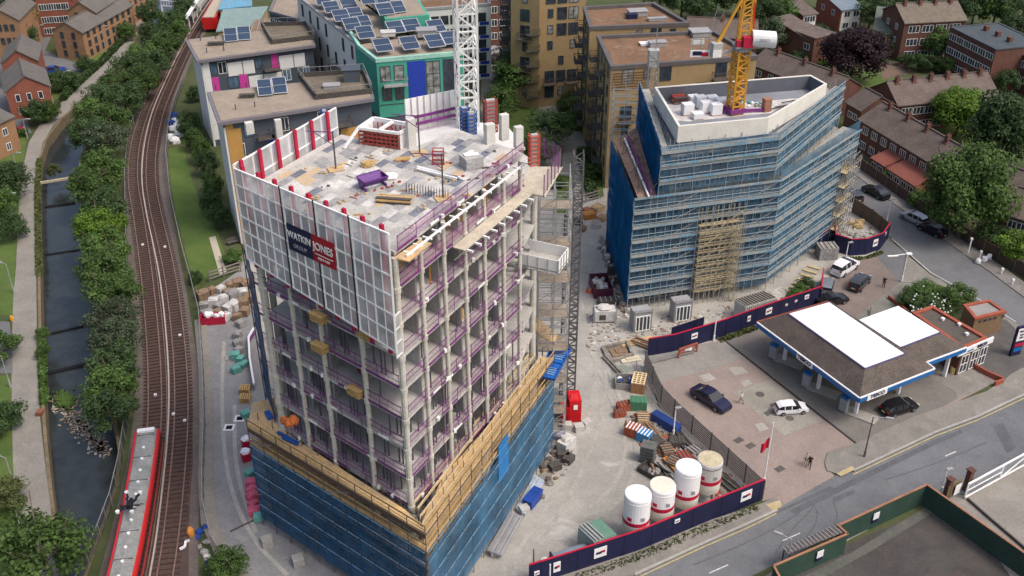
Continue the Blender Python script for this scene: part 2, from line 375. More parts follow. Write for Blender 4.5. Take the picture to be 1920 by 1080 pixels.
# lawns, courts, service road, paved areas
sheet('lawn', [(316, 278), (346, 278), (360, 340), (386, 400), (410, 440), (428, 500), (390, 520), (366, 545), (350, 480), (330, 400), (318, 330)], .03, grass_m)
sheet('service_road', [(380, 590), (372, 560), (460, 500), (500, 700), (540, 900), (700, 1080), (900, 1300), (560, 1300), (450, 1080), (405, 1000), (396, 900), (392, 780)], .05, ground_mat('service_road_concrete', (.235, .235, .235), (.20, .20, .205), (.30, .295, .285), .1, .4))
kerbp = [(376, 600), (385, 700), (388, 800), (386, 900), (392, 980), (415, 1030), (450, 1085), (520, 1180)]
b = MB(); sweep(b, [G(x, y)[:2] for x, y in kerbp], 1.5, 0, .14); struct('path', b, path_m)
sheet('site_ground', [(960, 300), (1075, 285), (1145, 330), (1480, 330), (1590, 370), (1665, 430), (1640, 475), (1565, 500), (1535, 575), (1300, 660), (1212, 668), (1232, 760), (1432, 935), (1010, 1075), (960, 1190), (560, 1300), (560, 1080), (480, 900), (440, 640), (450, 480), (700, 300)], .035, dust_m)
sheet('bench_path', [(392, 446), (404, 443), (425, 510), (412, 516)], .06, mat('pale_paving', (.42, .38, .30), .9, .1))
MR_up = [(900, 1180), (1010, 1140), (1190, 1080), (1312, 1024), (1400, 985), (1462, 952), (1500, 925), (1564, 893), (1600, 885), (1753, 813), (1833, 783), (1920, 742), (2060, 680), (2400, 520)]
MR_lo = [(2700, 640), (2100, 790), (1920, 862), (1810, 926), (1690, 940), (1560, 1005), (1400, 1085), (1200, 1180), (900, 1350)]
sheet('road', MR_up+MR_lo, .03, road_m)
SR = [(1480, 232), (1604, 326), (1658, 367), (1764, 444), (1859, 510), (1918, 556), (2060, 660), (2300, 790)]
SL = [(1440, 250), (1560, 340), (1610, 400), (1666, 442), (1745, 514), (1828, 562), (1915, 612), (2000, 700), (2060, 720)]
sheet('side_road', SR+SL[::-1], .034, road2_m)
sheet('pavement', [(1000, 1085), (1430, 945), (1450, 935), (1470, 945), (1456, 958), (1400, 985), (1312, 1024), (1190, 1080), (1040, 1120)], .15, pave_m, thick=.13)
sheet('pavement', [(1546, 868), (1552, 850), (1605, 833), (1710, 784), (1788, 757), (1850, 735), (1915, 690), (1960, 700), (1920, 740), (1833, 781), (1753, 811), (1600, 883), (1570, 890), (1550, 884)], .15, pave_m, thick=.13)
sheet('pavement', [(1490, 224), (1604, 312), (1700, 372), (1800, 448), (1885, 505), (1960, 560), (1940, 574), (1859, 513), (1764, 447), (1658, 370), (1604, 329), (1480, 240)], .14, ground_mat('street_pavement', (.20, .185, .175), (.17, .16, .15), (.25, .23, .21), .2, .7), thick=.12)
sheet('pavement', [(1560, 360), (1600, 395), (1660, 445), (1700, 475), (1690, 530), (1760, 535), (1830, 570), (1870, 600), (1915, 640), (1960, 700), (2010, 720), (1990, 690), (1912, 612), (1825, 562), (1742, 515), (1664, 446), (1610, 402)], .13, pave_m, thick=.1)
pink_m = ground_mat('block_paving_pink', (.265, .215, .19), (.25, .203, .18), (.285, .237, .21), .12, .3)
sheet('parking_court', [(1500, 560), (1535, 560), (1560, 508), (1640, 478), (1662, 462), (1695, 478), (1742, 515), (1700, 548), (1640, 585), (1600, 612), (1560, 640), (1480, 640)], .045, ground_mat('parking_paving', (.185, .150, .135), (.165, .138, .125), (.22, .19, .17), .15, .4))
sheet('parking_apron', [(1640, 478), (1664, 446), (1742, 515), (1700, 548), (1688, 530)], .055, road2_m)
sheet('forecourt', [(1205, 680), (1214, 664), (1345, 640), (1500, 560), (1700, 600), (1850, 660), (1900, 700), (1788, 757), (1605, 833), (1552, 850), (1546, 868), (1564, 893), (1462, 952), (1450, 935), (1430, 940), (1330, 850), (1262, 785), (1236, 757), (1220, 720)], .04, pink_m)
sheet('forecourt_concrete', [(1217, 664), (1361, 640), (1394, 674), (1240, 718), (1216, 716), (1206, 690)], .05, ground_mat('forecourt_slab', (.25, .235, .215), (.22, .21, .195), (.30, .28, .26), .2, .5))
sheet('forecourt_concrete', [(1374, 736), (1444, 712), (1542, 789), (1470, 817)], .05, ground_mat('forecourt_slab_pale', (.28, .265, .225), (.25, .235, .205), (.32, .30, .26), .2, .5))
sheet('forecourt_concrete', [(1200+x, y) for x, y in ((165, 690), (190, 688), (204, 700), (178, 704))], .055, conc_m)
for P in ([(1310, 705), (1330, 700), (1344, 711), (1322, 717)], [(1415, 796), (1430, 793), (1442, 805), (1424, 810)], [(1388, 716), (1402, 712), (1412, 720), (1396, 726)]): sheet('paving_patch', P, .056, conc_m)
sheet('forecourt_asphalt', [(1361, 640), (1430, 605), (1560, 600), (1720, 690), (1790, 732), (1795, 748), (1770, 762), (1605, 831)], .05, ground_mat('forecourt_asphalt', (.175, .165, .150), (.155, .145, .135), (.20, .19, .17), .12, .4))
b = MB(); sweep(b, [G(x, y)[:2] for x, y in ((1361, 641), (1460, 719), (1606, 833))], .25, .04, .075); struct('drain_channel', b, mat('drain_iron', (.03, .03, .03), .7))
sheet('corner_paving', [(1790, 735), (1715, 690), (1760, 660), (1840, 690), (1862, 720), (1796, 748)], .07, pave_m)
sheet('corner_asphalt', [(1800, 640), (1885, 600), (1925, 640), (1920, 690), (1870, 715), (1820, 680)], .16, ground_mat('corner_asphalt', (.10, .095, .09), (.085, .082, .08), (.13, .12, .11), .3, .8))
sheet('court_path', [(1560, 640), (1600, 600), (1680, 535), (1705, 520), (1770, 525), (1700, 560), (1660, 590), (1620, 620), (1600, 650)], .06, ground_mat('cracked_slabs', (.19, .185, .165), (.15, .15, .135), (.25, .24, .21), .4, .9))
# road markings
white_m = mat('road_paint', (.52, .52, .50), .8, .3, 2.); yel_m = mat('yellow_road_paint', (.42, .34, .14), .8, .3, 2.)
def line(name, pts, wd, z, m, dash=None):
 P = [G(x, y)[:2] for x, y in pts]; b = MB()
 if dash:
  P = resample(P, dash/2)
  for i in range(0, len(P)-1, 4): sweep(b, [P[i], P[i+1]], wd, z-.008, z)
 else: sweep(b, P, wd, z-.008, z)
 struct(name, b, m)
line('centre_line', [(1330, 1075), (1500, 1000), (1560, 965)], .12, .045, white_m, 4)
line('centre_line', [(1772, 856), (1812, 838)], .12, .045, white_m, 3)
line('kerb_line', [(1040, 1124), (1190, 1086), (1312, 1029), (1400, 991), (1456, 963)], .12, .045, yel_m)
line('kerb_line', [(1600, 890), (1753, 818), (1833, 788), (1920, 747)], .12, .045, yel_m)
line('kerb_line', [(1672, 448), (1745, 511), (1830, 558), (1905, 604)], .12, .045, white_m)
b = MB(); sweep(b, [G(x, y)[:2] for x, y in ((1190, 1079), (1312, 1023), (1400, 984), (1457, 958))], .25, .1, .18); sweep(b, [G(x, y)[:2] for x, y in ((1600, 884), (1753, 812), (1833, 782), (1920, 741))], .25, .1, .18); struct('kerb', b, conc_m)
sheet('dark_reinstatement', [(1450, 966), (1464, 955), (1556, 912), (1564, 916)], .038, mat('patch_asphalt', (.10, .105, .115), .9))
sheet('dark_trench', [(1480, 958), (1585, 905), (1745, 828), (1800, 806), (1806, 812), (1750, 836), (1590, 915), (1490, 965)], .034, MT['patch_asphalt'])
sheet('tactile_paving', [(1436, 948), (1462, 940), (1466, 952), (1448, 960)], .157, mat('tactile_buff', (.42, .34, .19), .9))
sheet('tactile_paving', [(1568, 890), (1596, 876), (1604, 882), (1576, 895)], .157, MT['tactile_buff'])
for iz, pts in enumerate(([(1452, 1040), (1490, 985), (1520, 960), (1532, 930)], [(1510, 1010), (1535, 975), (1528, 945), (1505, 935)], [(1560, 1000), (1572, 965), (1562, 940)], [(1660, 900), (1760, 868), (1850, 830)], [(1300, 1060), (1420, 1010), (1500, 962)])):
 P = smooth([G(x, y)[:2] for x, y in pts], 3); b = MB(); sweep(b, P, .14, .03, .0365+.004*iz); struct('tyre_mark', b, mat('tyre_mark', (.105, .11, .12), .9))
for iz, pts in enumerate(([(1085, 520), (1095, 600), (1120, 680), (1110, 760), (1075, 860), (1020, 960), (960, 1050)], [(1105, 500), (1112, 600), (1140, 700), (1128, 780), (1095, 880), (1040, 980), (985, 1060)], [(1100, 640), (1150, 760), (1180, 840), (1150, 920), (1080, 970)], [(1112, 632), (1165, 750), (1200, 850), (1172, 935), (1100, 990)], [(420, 640), (415, 760), (425, 900), (470, 1010), (540, 1080)], [(440, 760), (440, 880), (480, 1000)])):
 P = smooth([G(x, y)[:2] for x, y in pts], 3); b = MB(); sweep(b, P, .42, .04, .056+.005*iz); struct('wheel_rut', b, ground_mat('rut_dust', (.31, .30, .275), (.35, .335, .305), (.44, .43, .41), .3, .6))
for P in ([(1862, 800), (1880, 792), (1905, 840), (1888, 850)], [(1560, 935), (1600, 918), (1606, 924), (1566, 942)], [(1200, 1100), (1260, 1078), (1266, 1086), (1208, 1108)]): sheet('road_patch', P, .0345, MT['patch_asphalt'])
# manholes on the forecourt
ir = mat('iron_cover', (.10, .09, .085), .7)
for i, (x, y, rr, w) in enumerate(((1425, 740, .5, 'largest round tank cover on the pale concrete square, above the white car'), (1451, 761, .45, 'round tank cover right behind the white car'), (1481, 785, .45, 'round tank cover below the white car'))):
 p = G(x, y); b = MB(); b.cyl(p[0], p[1], .05, .075, rr, 20); b.cyl(p[0], p[1], .075, .085, rr*.8, 20); tag(b.build('manhole_cover', ir), w, 'manhole cover', 'tank covers on the forecourt')
for x, y, w in ((1441, 775, 'square drain grate at the left rear wheel side of the white car'), (1385, 826, 'long brown drain grates on the pink paving'), (1462, 880, 'square drain grate near the walking couple')):
 p = G(x, y); b = MB(); b.box(p[0], p[1], .06, 1.0, .7, .04, .6)
 if y == 826: b.box(p[0]+1.1, p[1]-.9, .06, 1.0, .7, .04, .6)
 for k in range(5): b.box(p[0]-.3+.15*k, p[1]-.2+.1*k, .085, .05, .5, .01, .6)
 tag(b.build('drain_grate', ir), w, 'drain grate', 'drain grates on the forecourt')
# courtyard behind
sheet('courtyard_paving', [(905, 60), (1100, 60), (1125, 400), (1035, 400), (1010, 250), (900, 240)], .03, ground_mat('court_slabs', (.22, .21, .185), (.19, .18, .165), (.26, .25, .22), .2, .7))
sheet('lawn', [(935, 160), (985, 150), (1012, 195), (1008, 232), (1000, 262), (985, 290), (930, 260)], .05, grass_m)
sheet('lawn', [(1050, 168), (1112, 165), (1118, 250), (1062, 245)], .05, grass_m)
sheet('lawn', [(1040, 330), (1068, 330), (1066, 400), (1040, 400)], .05, grass_m)
sheet('lawn', [(1082, 275), (1128, 272), (1132, 370), (1098, 368)], .05, grass_m)
# right-hand housing greens and yards
sheet('lawn', [(1560, 130), (1640, 120), (1700, 150), (1660, 190), (1600, 182)], .03, grass_m)
sheet('lawn', [(1740, 235), (1860, 225), (1880, 270), (1830, 300), (1760, 268)], .03, grass_m)
sheet('garden_paving', [(1590, 268), (1620, 262), (1760, 360), (1850, 430), (1930, 480), (1930, 500), (1840, 445), (1700, 360)], .03, ground_mat('garden_ground', (.13, .10, .075), (.10, .085, .06), (.19, .16, .12), .3, .8))
sheet('yard_path', [(1650, 120), (1710, 112), (1715, 135), (1655, 150)], .04, ground_mat('brick_yard', (.16, .105, .08), (.12, .09, .07), (.2, .14, .11), .3, .8))
# left-hand housing streets and lawns
sheet('estate_road', [(-60, 60), (60, 40), (120, 20), (130, 40), (100, 60), (85, 95), (150, 122), (158, 138), (60, 140), (40, 200), (60, 250), (-60, 262)], .03, road2_m)
sheet('estate_road', [(-40, 600), (18, 604), (22, 640), (24, 700), (-40, 700)], .035, road2_m)
sheet('estate_parking', [(235, 10), (270, 10), (262, 40), (222, 75), (205, 65)], .035, pave_m)
sheet('lawn', [(-200, 262), (52, 252), (44, 300), (36, 380), (30, 480), (24, 590), (-200, 600)], .028, grass_m)
sheet('lawn', [(-200, 710), (22, 705), (24, 850), (30, 960), (33, 1080), (33, 1200), (-200, 1200)], .028, grass_m)
sheet('lawn', [(150, 120), (215, 72), (236, 52), (225, 85), (180, 125), (145, 160), (100, 190), (90, 170), (110, 150)], .028, grass_m)
# bottom-right yards
sheet('yard_concrete', [(1770, 925), (1812, 930), (1925, 868), (2100, 800), (2400, 1100), (1960, 1180), (1880, 1060)], .05, ground_mat('yard_concrete', (.24, .225, .20), (.215, .20, .18), (.28, .265, .24), .15, .35))
sheet('demolished_ground', [(1450, 1110), (1500, 1060), (1750, 950), (1950, 1110), (1950, 1250), (1400, 1250)], .045, ground_mat('burnt_ground', (.055, .052, .050), (.075, .07, .065), (.10, .065, .055), .12, .5))
sheet('slab_strip', [(1600, 1035), (1745, 945), (1760, 955), (1640, 1030), (1560, 1075), (1480, 1110), (1450, 1110)], .06, ground_mat('mossy_slab', (.105, .105, .095), (.085, .09, .08), (.15, .15, .13), .2, .6))
sheet('pavement', [(1400, 1100), (1560, 1012), (1690, 945), (1740, 920), (1752, 926), (1700, 955), (1580, 1020), (1430, 1110)], .14, pave_m, thick=.1)
# ================================================================ generic builders
brick_red = rows_mat('red_brick', (.24, .085, .055), (.20, .075, .05), .3, var=.25)
brick_or = rows_mat('orange_brick', (.29, .165, .09), (.25, .145, .08), .3, var=.22)
brick_br = rows_mat('brown_brick', (.13, .060, .045), (.11, .052, .04), .3, var=.3)
brick_tan = rows_mat('tan_brick', (.33, .235, .12), (.29, .205, .105), .3, var=.18)
tile_br = rows_mat('brown_roof_tiles', (.125, .098, .086), (.10, .078, .068), .17, thick=.3, var=.45, axis='z')
tile_gy = rows_mat('grey_roof_tiles', (.125, .115, .105), (.105, .097, .09), .15, thick=.3, var=.3)
tile_rd = rows_mat('red_roof_tiles', (.22, .075, .055), (.19, .065, .05), .14, thick=.3, var=.25)
slate_m = mat('blue_slate', (.06, .075, .085), .7, .25, .5)
white_f = mat('white_frames', (.72, .72, .70), .5, .08); dark_f = mat('dark_frames', (.05, .055, .06), .5, .2)
gl = glass(); glb = mat('blue_glass', (.08, .13, .19), .12, .4, .4, fine=1., spec=.6); curt = mat('curtained_glass', (.22, .23, .22), .2, .7, .9, fine=1.5, spec=.5)
white_r = mat('white_render', (.66, .66, .64), .8, .08, .2); lead_m = mat('lead_flashing', (.30, .30, .31), .6, .15)
door_m = mat('dark_door', (.04, .03, .06), .5)
def gable(root, A, B, D, h, rise, wm, rm, ridge='along', over=.35, flip=False):
 """walls + pitched roof; A->B the wall seen from the camera side, D deep"""
 u, l = unit(A, B); n = (-u[1], u[0]); A2 = off(A, n, D); B2 = off(B, n, D)
 b = MB(); b.prism([A, B, B2, A2], 0, h)
 if ridge == 'along':
  M1, M2 = off(A, n, D/2), off(B, n, D/2)
  b.face([(*A2, h), (*A, h), (*M1, h+rise)]); b.face([(*B, h), (*B2, h), (*M2, h+rise)])
  w = b.build('wall', wm, root); r = MB(); t = .18
  sl = rise/(D/2); M1, M2 = off(M1, u, -over*.6), off(M2, u, over*.6)
  for P, Q, s in ((A, B, -1), (A2, B2, 1)):
   P, Q = off(off(P, n, s*over), u, -over*.6), off(off(Q, n, s*over), u, over*.6); z = h-sl*over+.06
   v = [(*P, z), (*Q, z), (*M2, h+rise+.06), (*M1, h+rise+.06)]
   r.face(v if s < 0 else v[::-1]); v2 = [(p[0], p[1], p[2]-t) for p in v]
   for k in range(4): r.face([v[k], v[(k+1) % 4], v2[(k+1) % 4], v2[k]][::-1 if s < 0 else 1])
  r.bar((*M1, h+rise+.1), (*M2, h+rise+.1), .25)
 else:
  M1, M2 = lerp(A, B, .5), lerp(A2, B2, .5)
  b.face([(*A, h), (*B, h), (*M1, h+rise)]); b.face([(*B2, h), (*A2, h), (*M2, h+rise)])
  w = b.build('wall', wm, root); r = MB(); t = .18; sl = rise/(l/2)
  M1, M2 = off(M1, n, -over*.6), off(M2, n, over*.6)
  for P, Q, s in ((A, A2, -1), (B, B2, 1)):
   P, Q = off(off(P, u, s*over), n, -over*.6), off(off(Q, u, s*over), n, over*.6); z = h-sl*over+.06
   v = [(*P, z), (*M1, h+rise+.06), (*M2, h+rise+.06), (*Q, z)]
   v = v if s < 0 else v[::-1]
   r.face(v); v2 = [(p[0], p[1], p[2]-t) for p in v]
   for k in range(4): r.face([v[k], v[(k+1) % 4], v2[(k+1) % 4], v2[k]][::-1])
  r.bar((*M1, h+rise+.1), (*M2, h+rise+.1), .25)
 rf = r.build('roof', rm, root); return w, rf, u, n, l
def flat(root, P, h, wm, rm, par=.5, lip=.3, capm=None, z0=0, wallname='wall', roofname='roof'):
 """flat-roofed block over the outline P"""
 ar = sum(P[i][0]*P[(i+1) % len(P)][1]-P[(i+1) % len(P)][0]*P[i][1] for i in range(len(P)))
 if ar < 0: P = P[::-1]
 b = MB(); b.prism(P, z0, h-par-.02); w = b.build(wallname, wm, root)
 n = len(P)
 def inset(d):
  Q = []
  for i in range(n):
   a, b_, c = P[i-1], P[i], P[(i+1) % n]; u1, _ = unit(a, b_); u2, _ = unit(b_, c)
   n1 = (-u1[1], u1[0]); n2 = (-u2[1], u2[0]); k = 1+n1[0]*n2[0]+n1[1]*n2[1]
   Q.append((b_[0]+(n1[0]+n2[0])/k*d, b_[1]+(n1[1]+n2[1])/k*d))
  return Q
 I = inset(lip); r = MB(); r.prism(I, h-par-.02, h-par+.05); rf = r.build(roofname, rm, root)
 O = inset(-.12); c = MB()
 for i in range(n):
  j = (i+1) % n
  c.face([(*O[i], h), (*O[j], h), (*I[j], h), (*I[i], h)]); c.face([(*I[i], h), (*I[j], h), (*I[j], h-par), (*I[i], h-par)])
  c.face([(*O[j], h), (*O[i], h), (*O[i], h-par-.02), (*O[j], h-par-.02)]); c.face([(*O[i], h-par-.02), (*P[i], h-par-.02), (*P[j], h-par-.02), (*O[j], h-par-.02)])
 c.build('parapet', capm or wm, root); return w, rf
def chimney(rf, x, y, z, sz=.7, hh=1.1, m=None):
 b = MB(); b.box(x, y, z+hh/2-.3, sz, sz*.8, hh+.6, .4); b.cyl(x-.15, y, z+hh, z+hh+.3, .1, 8); b.cyl(x+.15, y, z+hh, z+hh+.3, .1, 8); b.box(x, y, z-.15, sz*1.7, sz*1.4, .1, .4)
 b.build('chimney', m or brick_br, rf)
# ---- trees
def crown(rng, R_=4., Hh=6., n=4200, ls=.42, clumps=34):
 b = MB(); cl = []
 for i in range(clumps):
  th = rng.uniform(0, 2*math.pi); ph = math.acos(rng.uniform(-.75, 1)); q = rng.uniform(.45, .86)
  cl.append((R_*q*math.sin(ph)*math.cos(th), R_*q*math.sin(ph)*math.sin(th), Hh/2*q*math.cos(ph), rng.uniform(.22, .40)*R_))
 for c in cl:
  for k in range(n//clumps):
   d = Vector((rng.gauss(0, 1), rng.gauss(0, 1), rng.gauss(.25, 1))).normalized(); r = c[3]*rng.uniform(.72, 1.06)
   p = Vector(c[:3])+Vector((d.x*r, d.y*r, d.z*r*.85))
   nn = (d+Vector((rng.uniform(-.7, .7), rng.uniform(-.7, .7), rng.uniform(-.3, .9)))).normalized()
   a = nn.orthogonal().normalized(); bb = nn.cross(a); s = ls*rng.uniform(.6, 1.25); t = rng.uniform(0, 6.28)
   a, bb = a*math.cos(t)+bb*math.sin(t), bb*math.cos(t)-a*math.sin(t)
   b.face([p-a*s*.5, p+bb*s*.32, p+a*s*.5, p-bb*s*.32])
 for c in cl[::2]:
  i = len(b.v); r = c[3]*.62
  pts = [(0, 0, 1), (.9, 0, .3), (0, .9, .3), (-.9, 0, .3), (0, -.9, .3), (0, 0, -.8)]
  b.v += [(c[0]+p[0]*r, c[1]+p[1]*r, c[2]+p[2]*r) for p in pts]
  for q in ((0, 1, 2), (0, 2, 3), (0, 3, 4), (0, 4, 1), (5, 2, 1), (5, 3, 2), (5, 4, 3), (5, 1, 4)): b.f.append(tuple(i+x for x in q)); b.m.append(0)
 return b
CR = []
for k in range(5):
 rng = random.Random(20+k); bb = crown(rng, 4., 6.4 if k < 3 else 7.5, clumps=(30, 38, 26, 34, 30)[k])
 me = bpy.data.meshes.new('crown'); me.from_pydata([tuple(v) for v in bb.v], [], bb.f); me.update(); CR.append(me)
rngb = random.Random(5); bb = crown(rngb, 4., 6.4, n=15000, ls=.34, clumps=64); BIG = bpy.data.meshes.new('crown'); BIG.from_pydata([tuple(v) for v in bb.v], [], bb.f)
bark = mat('bark', (.10, .08, .06), .9, .3, 2.)
_T = {}
def trunk_mesh(h, lean):
 k = (round(h), lean)
 if k in _T: return _T[k]
 rng = random.Random(int(h*10)+lean); b = MB(); r = .05*h*.45+.08
 b.cyl(0, 0, -.1, h*.55, r, 8, r*.6)
 for i in range(6):
  a = i*1.05+rng.uniform(-.3, .3); z = h*rng.uniform(.3, .55); L_ = h*rng.uniform(.3, .5)
  p = (0, 0, z); q = (math.cos(a)*L_*.6, math.sin(a)*L_*.6, z+L_*.75); b.bar(p, q, r*.55); b.bar(q, (q[0]*1.5, q[1]*1.3, q[2]+L_*.4), r*.3)
 me = bpy.data.meshes.new('trunk'); me.from_pydata(b.v, [], b.f); me.materials.append(bark); _T[k] = me; return me
_CM = {}
def crown_with(me, m):
 k = (me.name, m.name)
 if k not in _CM:
  c = me.copy(); c.materials.clear(); c.materials.append(m); c.name = 'crown'; _CM[k] = c
 return _CM[k]
L_mid = leaf_mat('leaves_mid_green', (.070, .125, .030)); L_dark = leaf_mat('leaves_dark_green', (.050, .088, .030)); L_bri = leaf_mat('leaves_bright_green', (.105, .19, .022))
L_pur = leaf_mat('leaves_copper', (.030, .016, .020), .4); L_oliv = leaf_mat('leaves_olive', (.085, .105, .035)); L_grey = leaf_mat('leaves_grey_green', (.075, .105, .055))
_tn = 0
def tree(px, py, r, h, m, label, group='trees', name='leafy_tree', big=False, shrub=False):
 """crown centre at the photograph point px,py; r metres wide half, h metres tall"""
 global _tn; _tn += 1
 ch = h*(.9 if big else .8) if not shrub else h*.95
 zc = h-ch/2; x, y, _ = G(px, py, zc)
 t = thing(name, label, 'tree' if not shrub else 'shrub', (x, y, 0), group, rz=0)
 me = crown_with(BIG if big else CR[_tn % 5], m)
 c = bpy.data.objects.new('crown', me); C.objects.link(c); c.parent = t; c.location = (0, 0, zc); c.rotation_euler = (0, 0, _tn*1.7)
 c.scale = (r/4., r/4., ch/6.6)
 if not shrub:
  k = bpy.data.objects.new('trunk', trunk_mesh(h, _tn % 3)); C.objects.link(k); k.parent = t; k.rotation_euler = (0, 0, _tn)
 else:
  b = MB(); b.cyl(0, 0, -.1, h*.5, .12, 6, .06); me2 = bpy.data.meshes.new('trunk'); me2.from_pydata(b.v, [], b.f); me2.materials.append(bark)
  k = bpy.data.objects.new('stem', me2); C.objects.link(k); k.parent = t
 return t
# ---- cars
tyre = mat('tyre_rubber', (.02, .02, .02), .9); rim_m = mat('alloy_rim', (.35, .35, .36), .4, .1, metal=.6)
cgl = mat('car_glass', (.012, .015, .02), .06, .2, spec=.8); lamp_w = mat('headlamp_glass', (.6, .6, .6), .2); lamp_r = mat('tail_lamp', (.30, .01, .01), .3); plate_m = mat('number_plate', (.6, .55, .3), .6)
def car(kind, paint, label, x, y, heading, group, roofglass=False, L_=4.3):
 """heading: direction the bonnet points, radians from +x"""
 t = thing('parked_car', label, 'car', (0, 0, 0), group)
 W = 1.78;
 prof = {'hatch': [(-2.15, .62, .62), (-2.1, .95, .95), (-1.95, 1.0, 1.28), (-1.5, .98, 1.46), (-.3, .95, 1.5), (.35, .93, 1.42), (1.15, .92, .94), (1.7, .84, .84), (2.05, .72, .72), (2.15, .5, .5)],
   'sedan': [(-2.3, .6, .6), (-2.25, .92, .92), (-1.75, .97, .99), (-1.1, .95, 1.33), (-.5, .94, 1.42), (.2, .93, 1.38), (1.0, .92, .95), (1.7, .84, .84), (2.2, .7, .7), (2.3, .5, .5)],
   'suv': [(-2.25, .7, .7), (-2.2, 1.08, 1.1), (-2.0, 1.1, 1.5), (-1.5, 1.08, 1.68), (-.2, 1.05, 1.7), (.5, 1.03, 1.6), (1.2, 1.02, 1.06), (1.8, .95, .95), (2.15, .82, .82), (2.28, .6, .6)]}[kind]
 body = MB(); gls = MB(); P = []
 for i, (px, zb, zr) in enumerate(prof):
  e = abs(px)/2.3; ww = W/2*(1-.16*e**4); wr = ww*(.80 if zr > zb+.1 else .95)
  P.append([(px, -ww*.93, .22), (px, -ww, .5), (px, -ww*.985, zb), (px, -wr, zr), (px, wr, zr), (px, ww*.985, zb), (px, ww, .5), (px, ww*.93, .22)])
 for i in range(len(P)-1):
  g0 = prof[i][2]-prof[i][1] > .05; g1 = prof[i+1][2]-prof[i+1][1] > .05
  for k in range(7):
   q = [P[i][k], P[i][k+1], P[i+1][k+1], P[i+1][k]]
   if k in (2, 4) and (g0 or g1): gls.face(q)
   elif k == 3 and (g0 != g1): gls.face(q)
   elif k == 3 and roofglass and g0 and g1 and i == 4: gls.face(q)
   else: body.face(q)
 body.face(P[0]); body.face(P[-1][::-1]); body.face([P[0][0], P[-1][0], P[-1][7], P[0][7]])
 for a in (-1, 1):     # pillars, mirrors, bumper blades
  body.box(.75, a*(W/2+.06), .98, .2, .16, .13)
  for px in (-1.2, -.25):
   k = min(range(len(prof)), key=lambda i: abs(prof[i][0]-px)); body.bar((px, a*W/2*.975, prof[k][1]), (px, a*W/2*.81, prof[k][2]-.02), .09)
 body.box(2.12, 0, .40, .16, 1.5, .18); body.box(-2.17, 0, .42, .14, 1.5, .2)
 body.build('body', paint, t, smooth=False); gls.build('windows', cgl, t)
 for a in (-1, 1):
  for px in (-1.35, 1.38):
   b = MB(); n = 14
   i = len(b.v)
   for yy in (a*.68, a*.90):
    for k in range(n): b.v.append((px+.32*math.cos(2*math.pi*k/n), yy, .32+.32*math.sin(2*math.pi*k/n)))
   for k in range(n): j = (k+1) % n; b.f.append((k, j, n+j, n+k)); b.m.append(0)
   b.f += [tuple(range(n)), tuple(range(n, 2*n))]; b.m += [0, 0]; wh = b.build('wheel', tyre, t)
   b = MB()
   for k in range(5): th = k*1.2566; b.bar((px, a*.905, .32), (px+.2*math.cos(th), a*.905, .32+.2*math.sin(th)), .08)
   b.build('rim', rim_m, wh)
  z0 = prof[-2][2]-.05
  b = MB(); b.box(2.1, a*.6, z0-.02, .16, .34, .12); b.build('headlight', lamp_w, t)
  b = MB(); b.box(-2.2, a*.66, prof[1][2]-.13, .1, .22, .2); b.build('tail_light', lamp_r, t)
 b = MB(); b.box(-2.26, 0, .62, .02, .5, .11); b.build('number_plate', plate_m, t)
 t.scale = (L_/4.4,)*3; t.location = (x, y, .05); t.rotation_euler = (0, 0, heading); return t
